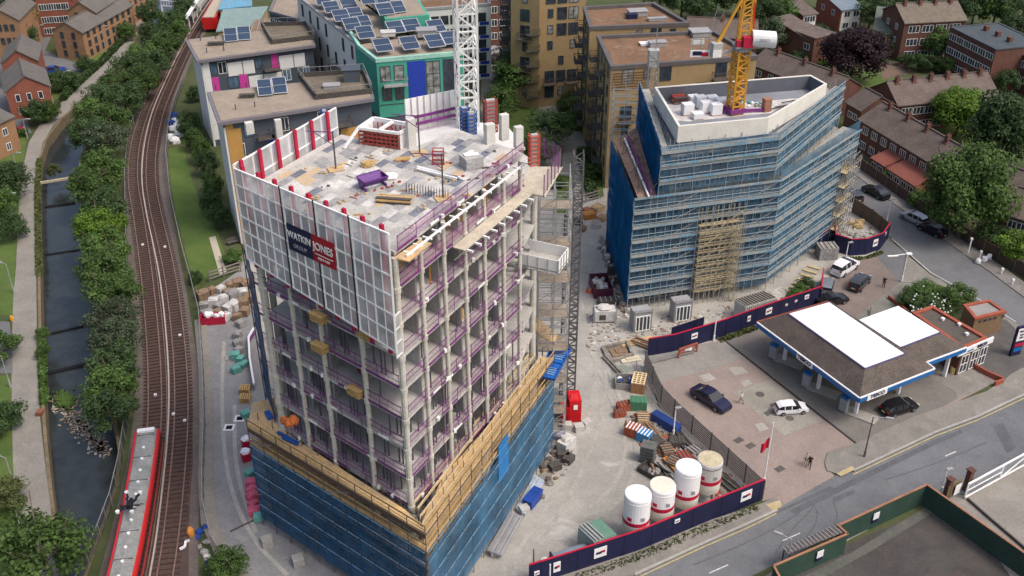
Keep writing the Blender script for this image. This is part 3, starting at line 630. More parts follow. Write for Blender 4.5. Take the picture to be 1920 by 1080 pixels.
# ---- people
skin_m = mat('skin', (.32, .18, .12), .6)
def person(x, y, heading, label, top, legs, hair, stride=.3, hgt=1.74, group=None, bag=None, skin=None, armup=0):
 t = thing('person', label, 'person', (x, y, 0), group); k = hgt/1.74
 V = []; E_ = []; Rr = []
 def v(p, r): V.append(Vector(p)*k); Rr.append(r*k); return len(V)-1
 pel = v((0, 0, .93), .135); waist = v((0, 0, 1.08), .125); ch = v((.01, 0, 1.32), .15); nk = v((0, 0, 1.47), .06); hd = v((.02, 0, 1.58), .085); tp = v((.01, 0, 1.67), .085)
 E_ += [(pel, waist), (waist, ch), (ch, nk), (nk, hd), (hd, tp)]
 for s in (-1, 1):
  st = stride*s
  hp = v((0, s*.09, .88), .10); kn = v((st*.5, s*.1, .48), .065); an = v((st*.9 if s > 0 else st*1.1, s*.1, .09), .045); fo = v(((st*.9 if s > 0 else st*1.1)+.17, s*.11, .04), .035)
  E_ += [(pel, hp), (hp, kn), (kn, an), (an, fo)]
  sh = v((0, s*.19, 1.40), .062); el = v((-st*.35, s*.25, 1.13), .045); wr = v((-st*.35+.12, s*.25, .90+armup*(s > 0)*.3), .032); pa = v((-st*.35+.14, s*.25, .82+armup*(s > 0)*.3), .035)
  E_ += [(ch, sh), (sh, el), (el, wr), (wr, pa)]
  for q in range(5):
   f = v(V[pa]/k+Vector((.03*(q-2), .0, -.08+.012*abs(q-2))), .009); E_.append((pa, f))
 me = bpy.data.meshes.new('body'); me.from_pydata([tuple(q) for q in V], E_, []); ob = bpy.data.objects.new('body', me); C.objects.link(ob)
 md = ob.modifiers.new('s', 'SKIN')
 for i, q in enumerate(me.skin_vertices[0].data): q.radius = (Rr[i], Rr[i]); q.use_root = (i == 0)
 ob.modifiers.new('u', 'SUBSURF').levels = 1
 dg = bpy.context.evaluated_depsgraph_get(); m2 = bpy.data.meshes.new_from_object(ob.evaluated_get(dg)); m2.name = 'body'; bpy.data.objects.remove(ob)
 m2.materials.clear()
 for m in (skin or skin_m, top, legs, tyre): m2.materials.append(m)
 for p in m2.polygons:
  z = p.center.z/k; yy = abs(p.center.y/k); p.use_smooth = True
  p.material_index = 3 if z < .085 else 2 if (z < .98 and yy < .2) else 1 if z < 1.45 and z > 1.1-(.13 if yy < .17 else 0) else 0
 o = bpy.data.objects.new('body', m2); C.objects.link(o); o.parent = t
 b = MB(); n = 8
 for i in range(5):
  a0 = math.pi*.62*i/4
  for j in range(n): a = 2*math.pi*j/n; b.v.append((k*(.0+.108*math.sin(a0)*math.cos(a)-.015), k*.1*math.sin(a0)*math.sin(a), k*(1.64+.13*math.cos(a0))))
 for i in range(4):
  for j in range(n): b.f.append((i*n+j, i*n+(j+1) % n, (i+1)*n+(j+1) % n, (i+1)*n+j)); b.m.append(0)
 b.build('hair', hair, t, smooth=True)
 for nm, pts in (('eye', ((.105, -.033, 1.60), (.105, .033, 1.60))), ('nose', ((.115, 0, 1.575),))):
  for p in pts: b = MB(); b.box(p[0]*k, p[1]*k, p[2]*k, .02, .018 if nm == 'eye' else .02, .012 if nm == 'eye' else .04); b.build(nm, tyre if nm == 'eye' else (skin or skin_m), t)
 if bag: b = MB(); b.lump(.0, -.33*k, .55*k, .25, .15, .35); b.build('bag', bag, t)
 t.rotation_euler = (0, 0, heading); return t
def lamp_post(px, py, h, label, group, arm=(1.2, 0), m=None, name='street_lamp'):
 x, y, _ = G(px, py); t = thing(name, label, 'street lamp', (x, y, 0), group); m = m or lead_m
 b = MB(); b.cyl(x, y, 0, 1.1, .12, 10); b.cyl(x, y, 1.1, h, .075, 10, .05); b.build('post', m, t)
 b = MB(); b.bar((x, y, h-.05), (x+arm[0], y+arm[1], h+.15), .07); b.build('arm', m, t)
 a = math.atan2(arm[1], arm[0]); b = MB(); b.box(x+arm[0]*1.2, y+arm[1]*1.2, h+.16, .75, .28, .12, a); b.box(x+arm[0]*1.2, y+arm[1]*1.2, h+.085, .5, .2, .03, a, 1); b.build('lamp_head', [m, white_f], t); return t
def tube_path(b, pts, w, mi=0):
 for p, q in zip(pts, pts[1:]): b.bar(p, q, w, mi)
# ================================================================ the concrete tower
def zat(x, y, py):
 v = (540-py)/F; return H+y*(v*c_-s_)/(c_+v*s_)
def PL(A, u, px, py):
 a = (px-960)/F; v = (540-py)/F; dx, dy, dz = a, c_+v*s_, -s_+v*c_
 den = dx*u[1]-dy*u[0]; t = (A[0]*u[1]-A[1]*u[0])/den
 x, y = dx*t, dy*t; return ((x-A[0])*u[0]+(y-A[1])*u[1], H+dz*t)
concr = mat('tower_concrete', (.50, .48, .45), .85, .25, .35, col2=(.42, .41, .39), scale2=.3)
concr_d = mat('wall_concrete', (.42, .41, .40), .85, .28, .3, col2=(.34, .34, .34), scale2=.25)
col_m = mat('column_concrete', (.50, .48, .43), .8, .22, .5)
purp = mat('purple_steel', (.16, .035, .17), .6, .3, 1.); purp_net = net_mat('purple_mesh', (.36, .20, .34), .22, fold=3)
pink_net = net_mat('pink_mesh', (.50, .27, .38), .38, fold=2)
red_m = mat('red_steel', (.42, .012, .045), .55, .2, 1.); redd = mat('red_oxide_formwork', (.33, .06, .045), .7, .35, 2.)
ply = mat('plywood', (.56, .38, .19), .8, .25, .8, col2=(.45, .33, .20), scale2=.6); ply2 = rows_mat('scaffold_boards', (.52, .37, .20), (.26, .17, .09), .24, thick=.14, axis='d', var=.3)
wood_y = mat('yellow_timber', (.48, .32, .13), .7, .3, 1.); wood_o = mat('orange_prop', (.48, .20, .04), .6, .2, 1.)
galv = mat('galvanised_tube', (.33, .33, .33), .45, .25, 1., metal=.3); galv_d = mat('weathered_tube', (.10, .085, .08), .6, .3, 1.)
blue_net_shaded = net_mat('blue_netting_shaded', (.034, .115, .225), .72, fold=1.1, trans=.25, vary=.16); blue_st = mat('blue_steel', (.02, .09, .33), .5, .25, 1.)
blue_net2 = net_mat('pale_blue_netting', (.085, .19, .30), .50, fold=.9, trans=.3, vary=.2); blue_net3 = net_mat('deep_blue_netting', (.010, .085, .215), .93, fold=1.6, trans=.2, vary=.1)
scr_w = mat('white_screen_steel', (.80, .80, .79), .5, .08); scr_p = net_mat('perforated_sheet', (.66, .66, .67), .76, fold=.5, trans=.35, vary=.16)
navy = mat('navy_panel', (.012, .014, .05), .6, .3, .5); navy2 = mat('banner_navy', (.015, .018, .06), .6, .2)
TA = (-8.3, 63.8); uR = (.480, .8775); uL = (-.775, .632); nR = (uR[1], -uR[0]); nL = (-.632, -.775)
TB = off(TA, uL, 16.3); TF = off(TA, uR, 19.3)
TC = (-15.0, 84.8); TD = (-8.6, 81.8); TE = (-4.7, 85.9)
lowP = [TA, TF, (2.2, 85.5), (-1.5, 91.5), (-8.5, 93.0), (-14.5, 88.5), TB]
tower = thing('tower_under_construction', 'pale concrete frame tower under construction with open floors and purple edge guards', 'building', (*TA, 0))
topP = [TA, TF, TE, TD, TC, TB]
for k in range(1, 13):
 z = 3.*k; b = MB(); P = topP if k == 12 else lowP
 b.prism(P, z-.28, z); b.build('floor_slab', concr, tower)
# columns
for s in (0, 3.2, 6.35, 9.45, 12.5, 15.75, 18.7):
 b = MB(); p = off(off(TA, uR, s), nR, .02); w = .19 if s else .25
 b.cyl(p[0], p[1], 0, 35.6, w, 10)
 for k in range(1, 12): b.cyl(p[0], p[1], 3*k-.3, 3*k+.12, w+.07, 10)
 b.build('column', col_m, tower)
for s in (4.2, 9.0, 12.4, 16.0):
 b = MB(); p = off(off(TA, uL, s), nL, .02); b.cyl(p[0], p[1], 0, 35.6, .22 if s < 15.9 else .34, 10)
 for k in range(1, 12): b.cyl(p[0], p[1], 3*k-.3, 3*k+.12, .30 if s < 15.9 else .42, 10)
 b.build('column', col_m, tower)
for x, y in ((2.0, 85.2), (-20.8, 76.8)):
 b = MB(); b.cyl(x, y, 0, 33, .3, 10); b.build('column', col_m, tower)
# inner walls and partitions
def inP(a, b_): return (TA[0]+uR[0]*a+uL[0]*b_, TA[1]+uR[1]*a+uL[1]*b_)
b = MB()
b.wall(inP(4.6, 4.6), inP(4.6, 15.5), .2, 0, 35.7); b.wall(inP(4.4, 4.8), inP(18.5, 4.8), .2, 0, 35.7)
for q in (5.6, 12.6): b.wall(inP(1.2, q), inP(4.6, q), .18, 0, 35.7)
for q in (1.9, 9.2): b.wall(inP(.9 if q > 2 else 2.9, q), inP(4.6, q), .16, 12, 35.7)
for q in (3.2, 6.4, 9.5, 12.5, 15.8): b.wall(inP(q, .55), inP(q, 4.8), .16, 0, 35.7)
b.build('inner_walls', concr_d, tower)
rg = random.Random(3); b = MB()
stud = mat('steel_stud', (.10, .09, .12), .5, .3, 1.)
for k in range(3, 9):
 z = 3.*k
 for (a0, a1, fn) in ((.6, 16.5, lambda s, d: inP(d, s)), (.6, 18.6, lambda s, d: inP(s, d))):
  s = a0
  while s < a1:
   if (math.sin(s*1.3+k*2.1) > -.1 or k < 6) and rg.random() < (.8 if k < 7 else .45):
    p = fn(s, .5+.5*(int(s) % 2)); b.bar((*p, z), (*p, z+2.7), .12)
   s += .42
b.build('stud_frames', stud, tower)['kind'] = 'stuff'
# purple edge protection, one run per floor and face
for k in range(4, 13):
 z = 3.*k
 for A_, u_, n_, L_ in ((TA, uR, nR, 19.2), (TA, uL, nL, 16.9)):
  if k == 12 and u_ is uL: continue
  b = MB(); o = .12
  P0, P1 = off(off(A_, u_, .3), n_, o), off(off(A_, u_, L_), n_, o)
  b.bar((*P0, z+1.15), (*P1, z+1.15), .05, 0); b.bar((*P0, z+.6), (*P1, z+.6), .035, 0)
  i = 0; s = .3
  while s < L_-.5:
   q = min(s+2.4, L_); a, c2 = off(off(A_, u_, s), n_, o), off(off(A_, u_, q), n_, o)
   if rg.random() < .84: b.face([(*a, z+.12), (*c2, z+.12), (*c2, z+1.1), (*a, z+1.1)], 1)
   b.bar((*a, z-.1), (*a, z+1.25), .045, 0)
   if rg.random() < .5: b.bar((*a, z+.1), (*c2, z+.1), .05, 0, h=.2)
   if rg.random() < .35: m_ = lerp(a, c2, rg.uniform(.2, .8)); b.box(*m_, z+.1, .35, .22, .3, rg.uniform(0, 3), 2)
   if rg.random() < .15: m_ = lerp(a, c2, rg.uniform(.2, .8)); b.bar((*m_, z+.1), (*off(m_, u_, 1.1), z+.1), .1, 2, h=.2)
   s = q
  b.build('edge_guard', [purp, purp_net if k < 11 else pink_net, scr_w], tower)
# props under the two top floors
b = MB()
for k in (10, 11):
 for s in [i*.85+.6 for i in range(21)]:
  if rg.random() < (.75 if k == 11 else .35): p = inP(s, .7+rg.random()*1.2); b.bar((*p, 3*k), (*p, 3*k+2.72), .11)
for s in (1.2, 2.2, 3.1): p = inP(.8, s); b.bar((*p, 33), (*p, 35.7), .11)
b.build('props', wood_o, tower)['kind'] = 'stuff'
# top deck: a patchwork of formwork panels
def inside(p, P):
 c = False; j = len(P)-1
 for i in range(len(P)):
  if (P[i][1] > p[1]) != (P[j][1] > p[1]) and p[0] < (P[j][0]-P[i][0])*(p[1]-P[i][1])/(P[j][1]-P[i][1])+P[i][0]: c = not c
  j = i
 return c
pm = [mat('panel_pale', (.46, .45, .42), .75, .3, .7, col2=(.38, .37, .35), scale2=.5), mat('panel_grey', (.24, .24, .25), .7, .3, .8, col2=(.33, .33, .33), scale2=.6), mat('panel_blue_grey', (.13, .145, .19), .7, .3, .8, col2=(.19, .20, .23), scale2=.5), mat('panel_buff', (.50, .38, .25), .8, .14, 1.), mat('panel_white', (.58, .57, .55), .75, .25, .7, col2=(.47, .46, .44), scale2=.5)]
b = MB(); a = 0
Pin = [lerp(p, (-9, 76), .02) for p in topP]
for i in range(-4, 17):
 for j in range(-2, 28):
  a, q = i*1.45+(.5 if j % 3 else 0)+(.3 if j % 2 else 0), j*.82
  cc = [inP(a+dx, q+dy) for dx, dy in ((.02, .02), (1.43, .02), (1.43, .80), (.02, .80))]
  if all(inside(c, Pin) for c in cc):
   k = rg.random(); mi = 0 if k < .40 else 1 if k < .62 else 2 if k < .76 else 4 if k < .985 else 3
   if 2 < a < 6 and 12 < q < 16 and rg.random() < .5: mi = 3
   b.face([(*c, 36.012) for c in (cc if uR[0]*uL[1]-uR[1]*uL[0] > 0 else cc[::-1])], mi)
b.build('deck_panels', pm, tower)
# hanging walkway round the right face
walk = thing('walkway', 'narrow pale timber walkway bracketed out from the right-hand face below the roof', 'walkway', (*TA, 33))
b = MB(); Q = [off(off(TA, uR, s), nR, .3) for s in (7.2, 19.6)]; Q2 = [off(p, nR, 1.1) for p in Q[::-1]]; b.prism(Q+Q2, 32.9, 33.0)
Q = [off(off(TA, uR, 18.3), nR, .3), off(off(TA, uR, 18.3), nR, 2.6), (4.5, 84.6), (1.5, 84.6)]; b.prism(Q, 32.9, 33.02); b.build('deck', mat('pale_boards', (.50, .45, .36), .8, .25, 1.), walk)
b = MB()
for s in [7.6+i*1.25 for i in range(10)]: p = off(TA, uR, s); b.bar((*off(p, nR, .2), 32.8), (*off(p, nR, 1.9), 32.8), .16); b.bar((*off(p, nR, .2), 31.6), (*off(p, nR, 1.3), 32.8), .08)
for s in [1+i*1.25 for i in range(15)]: p = off(TA, uR, s); b.bar((*off(p, nR, .1), 35.6), (*off(p, nR, .9), 35.6), .13)
b.bar((*off(off(TA, uR, .4), nR, .75), 35.72), (*off(off(TA, uR, 19), nR, .75), 35.72), .14)
b.build('brackets', scr_w, walk)
for s0, s1 in ((18.4, 20.5),):
 b = MB(); P = [off(off(TA, uR, 18.3), nR, 2.5), (4.4, 84.5), (2.2, 87.5)]
 for p, q in zip(P, P[1:]):
  b.face([(*p, 33.1), (*q, 33.1), (*q, 34.9), (*p, 34.9)], 1)
  for r in resample([p, q], 1.2): b.bar((*r, 33), (*r, 35), .08)
 b.build('edge_guard', [purp, purp_net], walk)
b = MB(); P = [off(TA, nL, .1), off(TA, nR, 1.2), off(off(TA, uR, 3.), nR, 1.2), off(off(TA, uR, 3.), nR, .2), off(TA, uR, .3)]
b.prism(P, 35.5, 35.62); tag(b.build('corner_deck', ply), 'small plywood deck cantilevered at the near roof corner', 'deck')
# white protection screen with the banner
scr = thing('protection_screen', 'tall white perforated safety screen wrapped round the top floors, carrying the builder’s banner', 'screen', (*TA, 27))
SA = off(off(TA, nL, .75), uL, -.35); SB = off(off(TA, nL, .75), uL, 16.5); Ls = 16.85
ncol = 18; z0s, z1s = 27.3, 37.9
def zf(s, z): return 37.9-(37.9-z)*(1-.19*s/Ls)
b = MB(); rowsz = [28.0, 29.6, 31.2, 32.8, 34.5, 36.2, 37.9]
xs = [Ls*i/ncol for i in range(ncol+1)]
for i, s in enumerate(xs):
 p = off(SA, uL, s); b.bar((*p, zf(s, 28.0)), (*p, 37.9), .09 if i % 2 else .13, 0)
for z in rowsz: b.bar((*SA, zf(0, z)), (*SB, zf(Ls, z)), .13, 0)
b.build('frame', scr_w, scr)
b = MB()
for i in range(ncol):
 for r in range(6):
  p, q = off(SA, uL, xs[i]), off(SA, uL, xs[i+1]); z0, z1 = rowsz[r], rowsz[r+1]; b.face([(*q, zf(xs[i+1], z0)), (*p, zf(xs[i], z0)), (*p, zf(xs[i], z1)), (*q, zf(xs[i+1], z1))])
b.build('perforated_sheet', scr_p, scr)
b = MB()
for i in (4, 8, 12): p = off(off(SA, uL, xs[i]+.2), nL, .06); b.bar((*p, zf(xs[i], 27.8)), (*p, 38.1), .10)
b.build('mast', mat('dark_mast', (.03, .045, .05), .5), scr)
for i in range(9):
 s = .9+i*1.9; p = off(off(SA, uL, s), nL, -.25); b = MB(); zb_ = zf(s, 27.3); b.box(*p, (38.25+zb_)/2, .30, .24, 38.25-zb_, math.atan2(uL[1], uL[0])); b.build('post', red_m, scr)
b = MB(); P = [SA, off(SA, uR, .9)]
for z in (27.8, 29.0, 30.2, 31.4): b.bar((*P[0], z-.3), (*P[1], z+.1-.3), .08)
for p in P: b.bar((*p, 27.4), (*p, 31.1), .08)
b.face([(*P[0], 27.4), (*P[1], 27.4), (*P[1], 31.), (*P[0], 31.)], 1); b.build('corner_return', [scr_w, scr_p], scr)
# rear-left run
RA, RB = SB, off(TC, (-.45, .9), .8); ur, lr = unit(RA, RB); nr = (-ur[1], ur[0])
b = MB(); n = 6
for i in range(n+1):
 p = off(RA, ur, lr*i/n); b.bar((*p, 32), (*p, 38.2), .12)
for z in (33.0, 34.7, 36.4, 38.2): b.bar((*RA, z), (*RB, z), .12)
b.build('frame', scr_w, scr)
b = MB(); b.face([(*RB, 32), (*RA, 32), (*RA, 38.2), (*RB, 38.2)]); b.build('perforated_sheet', scr_p, scr)
for i in range(6):
 p = off(off(RA, ur, .5+i*lr/6), nr, -.35); b = MB(); b.box(*p, 36.4, .27, .22, 4.2, .9); b.build('post', red_m, scr)
# banner
s0, zt0 = PL(off(SA, nL, .14), uL, 625, 456); s1, zt1 = PL(off(SA, nL, .14), uL, 536, 419); _, zb0 = PL(off(SA, nL, .14), uL, 628, 509)
BAq = off(SA, nL, .12); zt, zb = (zt0+zt1)/2, zb0+.1; sm = s0+(s1-s0)*.47
b = MB(); b.wall(off(BAq, uL, s1), off(BAq, uL, sm), .04, zb, zt); b.build('banner_panel', navy2, scr)
b = MB(); b.wall(off(BAq, uL, sm), off(BAq, uL, s0), .04, zb, zt); b.build('banner_panel', mat('banner_red', (.40, .012, .03), .6, .15), scr)
uu = (-uL[0], -uL[1]); hh = zt-zb
text_mesh('WATKIN', hh*.36, scr_w, scr, off(off(BAq, uL, (s1+sm)/2), nL, .05), uu, zb+hh*.62, sx=.80, bold=.01)
text_mesh('JONES', hh*.40, scr_w, scr, off(off(BAq, uL, (sm+s0)/2), nL, .05), uu, zb+hh*.60, sx=.85, bold=.01)
text_mesh('GROUP', hh*.20, mat('grey_letters', (.3, .3, .34), .6), scr, off(off(BAq, uL, (s1+sm)/2), nL, .05), uu, zb+hh*.24)
b = MB(); b.wall(off(off(BAq, uL, sm-.25), nL, .03), off(off(BAq, uL, s0+.25), nL, .03), .02, zb+hh*.30, zb+hh*.33); b.build('banner_rule', scr_w, scr)
text_mesh('020 8 1451', hh*.13, scr_w, scr, off(off(BAq, uL, (sm+s0)/2), nL, .05), uu, zb+hh*.18)
b = MB()
for i in range(60):
 px, py = rg.uniform(560, 930), rg.uniform(285, 440); x, y, _ = G(px, py, 36.03)
 if inside((x, y), Pin): mi = rg.randrange(5); b.bar((x, y, 36.08), (x+rg.uniform(-.8, .8), y+rg.uniform(-.5, .5), 36.08), rg.uniform(.05, .12), mi); b.lump(x+.5, y+.2, 36.02, .3, .25, .15, mi)
tag(b.build('offcuts', [galv_d, ply, concr_d, wood_y, redd]), 'small offcuts scattered over the tower roof', 'offcuts', kind='stuff')
# things on the top deck
Z = 36.03
def on(px, py, z=Z): return G(px, py, z)
def boxes(name, label, cat, spec, mats, group=None):
 t = MB()
 for s in spec: t.box(*s)
 return tag(t.build(name, mats), label, cat, group)
x, y, _ = on(700, 350); sk_ = thing('tipping_skip', 'purple steel skip with sloping sides on the tower roof', 'skip', (x, y, Z))
m_ = mat('purple_skip', (.11, .03, .20), .5, .3, 1.); a = .62
for sg in (-1, 1):
 b = MB(); ca, sa = math.cos(a), math.sin(a)
 def loc(px, py, pz): return (x+px*ca-py*sa, y+px*sa+py*ca, Z+pz)
 P = [loc(-1.15, sg*.1, .25), loc(1.15, sg*.1, .25), loc(1.05, sg*.7, .9), loc(-1.05, sg*.7, .9)]; b.face(P); b.face([(p[0], p[1], p[2]+.04) for p in P][::-1]); b.bar(P[2], P[3], .09); b.build('side_panel', m_, sk_)
b = MB()
for e in (-1.15, 1.15): b.face([loc(e, -.1, .25), loc(e, .1, .25), loc(e*.92, .7, .9), loc(e*.92, -.7, .9)])
for e in (-.9, .9): b.bar(loc(e, -.5, .1), loc(e, .5, .1), .15)
b.build('end_panel', m_, sk_)['kind'] = 'stuff'
b = MB(); x, y, _ = on(733, 334); b.lump(x, y, Z, 1.4, 1.1, .45); tag(b.build('bulk_bag', white_f), 'white crumpled sheet lying right of the purple skip', 'sheet')
def stack(px, py, z, label, n, L_, wd, ht, a, mts, name='timber_stack', cat='timber', group=None, jit=.12, gap=.02, base=None):
 x, y, _ = G(px, py, z); b = MB()
 for k in range(n):
  zz = z+.03+k*(ht+gap)+ht/2; nb = 3
  for q in range(nb):
   o = (q-(nb-1)/2)*wd/nb; b.box(x-math.sin(a)*o+rg.uniform(-jit, jit), y+math.cos(a)*o+rg.uniform(-jit, jit), zz, L_*rg.uniform(.85, 1), wd/nb*.86, ht, a+rg.uniform(-.05, .05), rg.randrange(len(mts)))
 return tag(b.build(name, mts), label, cat, group)
stack(740, 378, Z, 'long dark and buff timbers stacked on the tower roof near the purple skip', 3, 2.8, .8, .12, -.15, [wood_y, galv_d, ply])
stack(820, 328, Z, 'long white boards lying in front of the grey block stack on the tower roof', 2, 4.2, .5, .1, -.5, [scr_w, concr])
stack(690, 312, Z, 'small heap of red and buff offcuts on the tower roof', 2, .9, .7, .16, .5, [redd, wood_y])
stack(756, 300, Z, 'pale timber offcuts in the middle of the tower roof', 1, 1.3, .6, .14, .3, [ply, wood_y])
x, y, _ = on(884, 312); t = thing('panel_stack', 'square stack of grey formwork panels on the tower roof', 'panel stack', (x, y, Z))
for k in range(5): b = MB(); b.box(x, y, Z+.11+k*.2, 1.6, 1.3, .17, .5+.05*(k % 2)); b.build('panel', concr_d, t)
b = MB(); b.box(x, y, Z+1.08, 1.2, .5, .08, .3); b.box(x-.2, y+.4, Z+1.05, 1., .3, .1, .9); b.build('cover', scr_w, t)
def mast_light(px, py, ptop, label):
 x, y, _ = on(px, py); zt_ = zat(x, y, ptop); t = thing('mast_prop', label, 'mast', (x, y, Z), 'thin masts on the tower roof')
 b = MB(); b.bar((x, y, Z), (x, y, zt_), .12); b.build('pole', galv_d, t)
 b = MB(); b.bar((x-2.2, y+.3, zt_-.1), (x+.1, y, zt_-.1), .06); b.bar((x-1.7, y+.3, zt_-.1), (x, y, zt_-1.2), .05); b.build('stay', purp, t)
 b = MB(); b.box(x, y, Z+.06, 1.3, 1.0, .08, .4); b.build('base_board', ply, t)
mast_light(630, 318, 246, 'thin mast standing on a buff board, near the red posts of the tower roof')
mast_light(831, 372, 288, 'thin mast standing in front of the grey panel stack')
mast_light(787, 288, 215, 'thin red mast beside the white upstand wall')
x, y, _ = on(822, 306); t = thing('red_crate', 'open red lattice crate on the tower roof', 'crate', (x, y, Z))
b = MB()
for dx in (-.45, .45):
 for dy in (-.35, .35): b.bar((x+dx, y+dy, Z), (x+dx, y+dy, Z+1.2), .07)
for z in (.1, .5, .9, 1.2):
 for dy in (-.35, .35): b.bar((x-.45, y+dy, Z+z), (x+.45, y+dy, Z+z), .07)
 for dx in (-.45, .45): b.bar((x+dx, y-.35, Z+z), (x+dx, y+.35, Z+z), .07)
b.build('lattice', redd, t)
# rebar starters
b = MB()
for i in range(16):
 p = lerp(on(762, 362)[:2], on(840, 374)[:2], i/15);
 for d in (0, .35): b.bar((p[0], p[1]+d, Z), (p[0], p[1]+d, Z+.75), .035)
tag(b.build('starter_bars', galv_d), 'row of thin starter bars sticking up from the tower roof', 'rebar')
# upstand columns still rising
for px, py, pt, w_, lab in ((918, 268, 232, .8, 'square white column stub nearest the blue formwork'), (945, 262, 214, .72, 'tallest white column stub at the back edge of the roof'), (972, 276, 237, .7, 'white column stub beside the red ladder-like formwork'), (772, 276, 222, .7, 'narrow white upstand wall in front of the lift shaft'), (525, 262, 224, .6, 'slim white column stub behind the red posts'), (469, 250, 229, .75, 'white column stub at the far left of the tower')):
 z = 36 if px > 560 else 33; x, y, _ = G(px, py, z); b = MB(); zt_ = zat(x, y, pt); b.box(x, y, (z+zt_)/2, w_, w_*.75, zt_-z, .5)
 t = tag(b.build('column_stub', mat('fresh_concrete', (.58, .575, .54), .8, .12, .6)), lab, 'column', 'columns rising from the roof')
def formwork(px, py, pt, label, m, w_=.8, d_=.5, z=36):
 x, y, _ = G(px, py, z); zt_ = zat(x, y, pt); t = thing('column_formwork', label, 'formwork', (x, y, z), 'ladder-like column forms'); a = .35
 b = MB(); n = int((zt_-z)/.36)
 cor = [(x+(i*w_/2)*math.cos(a)-(j*d_/2)*math.sin(a), y+(i*w_/2)*math.sin(a)+(j*d_/2)*math.cos(a)) for i, j in ((-1, -1), (1, -1), (1, 1), (-1, 1))]
 for c in cor: b.bar((*c, z), (*c, zt_), .1)
 b.build('uprights', m, t); b = MB()
 for k in range(n+1):
  for i in range(4): b.bar((*cor[i], z+k*.36), (*cor[(i+1) % 4], z+k*.36), .09)
 b.build('ribs', m, t); b = MB(); b.box(x, y, (z+zt_)/2-.05, w_*.7, d_*.6, zt_-z, a); b.build('sheeting', concr_d, t)
formwork(1001, 308, 250, 'red ladder-like formwork at the right corner of the roof', mat('orange_red_form', (.50, .10, .06), .6, .3, 1.))
formwork(920, 246, 185, 'taller dull red formwork behind the white column stubs', redd, 1.1, .6, 35)
formwork(884, 250, 208, 'blue formwork at the foot of the white lattice mast', blue_st, .8, .5, 35)
formwork(872, 245, 200, 'second blue formwork behind, left of the first at the mast foot', blue_st, .7, .5, 35)
formwork(612, 250, 205, 'blue formwork at the rear left of the roof', blue_st, .5, .5, 34)
# lift shaft formwork
t = thing('shaft_formwork', 'open-topped lift shaft form with red ribs and pale edges on the roof', 'formwork', (-11, 86, 36))
q = [G(672, 240, 37.5)[:2], G(748, 250, 37.5)[:2], G(776, 234, 37.5)[:2], G(700, 221, 37.5)[:2]]
b = MB()
for i in range(4): b.bar((*q[i], 37.5), (*q[(i+1) % 4], 37.5), .22)
m1, m2 = lerp(q[0], q[1], .5), lerp(q[3], q[2], .5); b.bar((*m1, 37.5), (*m2, 37.5), .22); b.bar((*q[0], 37.5), (*off(q[0], (-.75, -.65), 1.6), 36.1), .2)
b.build('top_edge', scr_w, t)
b = MB(); b.wall(q[1], q[2], .12, 35.9, 37.4, o=-.02); b.wall(q[3], q[0], .12, 35.9, 37.4, o=-.02); b.wall(q[2], q[3], .12, 35.9, 37.4, o=-.02); b.build('side_sheet', scr_w, t)
b = MB()
for z in (36.2, 36.55, 36.9, 37.25): b.bar((*q[0], z), (*q[1], z), .13); b.bar((*m1, z), (*m2, z), .1)
for s in [i/9 for i in range(10)]: p = lerp(q[0], q[1], s); b.bar((*p, 36), (*p, 37.4), .1); p = lerp(q[3], q[2], s); b.bar((*off(p, (0, -1), .3), 36), (*off(p, (0, -1), .3), 37.3), .1)
b.build('ribs', redd, t)
b = MB(); b.wall(off(q[0], (0, 1), .35), off(q[1], (0, 1), .35), .1, 35.9, 37.2); b.build('inner_sheet', galv_d, t)
# back wing with its white screen and decks
b = MB(); P = [TD, (-4.7, 85.9), (1.2, 86.2), (-.5, 91.5), (-8.5, 93.5), (-12.5, 90), (-14, 87)]; b.prism(P, 33.9, 34.1)
tag(b.build('rear_deck', mat('white_sheeting', (.62, .62, .61), .7, .12, .5)), 'pale sheeted deck at the back of the tower behind the lift shaft', 'deck')
t = thing('rear_screen', 'white panel screen along the back edge of the tower below the green block', 'screen', (-8, 93, 34))
ra, rb = G(762, 242, 34)[:2], G(856, 222, 34)[:2]
b = MB(); b.wall(ra, rb, .08, 34, 36.9); b.build('sheet', scr_w, t)
b = MB(); u_, l_ = unit(ra, rb)
for i in range(9): p = off(off(ra, u_, l_*i/8), (0, -1), .1); b.bar((*p, 34), (*p, 37), .07)
b.build('battens', mat('grey_batten', (.45, .45, .44), .6), t)
for i, (yy, zz, w) in enumerate(((.6, 35.2, 'upper'), (1.6, 34.9, 'lower'))):
 b = MB(); p, q_ = off(ra, (0, -1), yy), off(rb, (0, -1), yy); b.bar((*p, zz), (*q_, zz+.1), .22); b.face([(*p, zz-.9), (*q_, zz-.8), (*q_, zz), (*p, zz)], 1); tag(b.build('guard_rail', [purp, purp_net]), w+' purple guard rail across the rear deck', 'guard rail', 'rails on the rear deck')
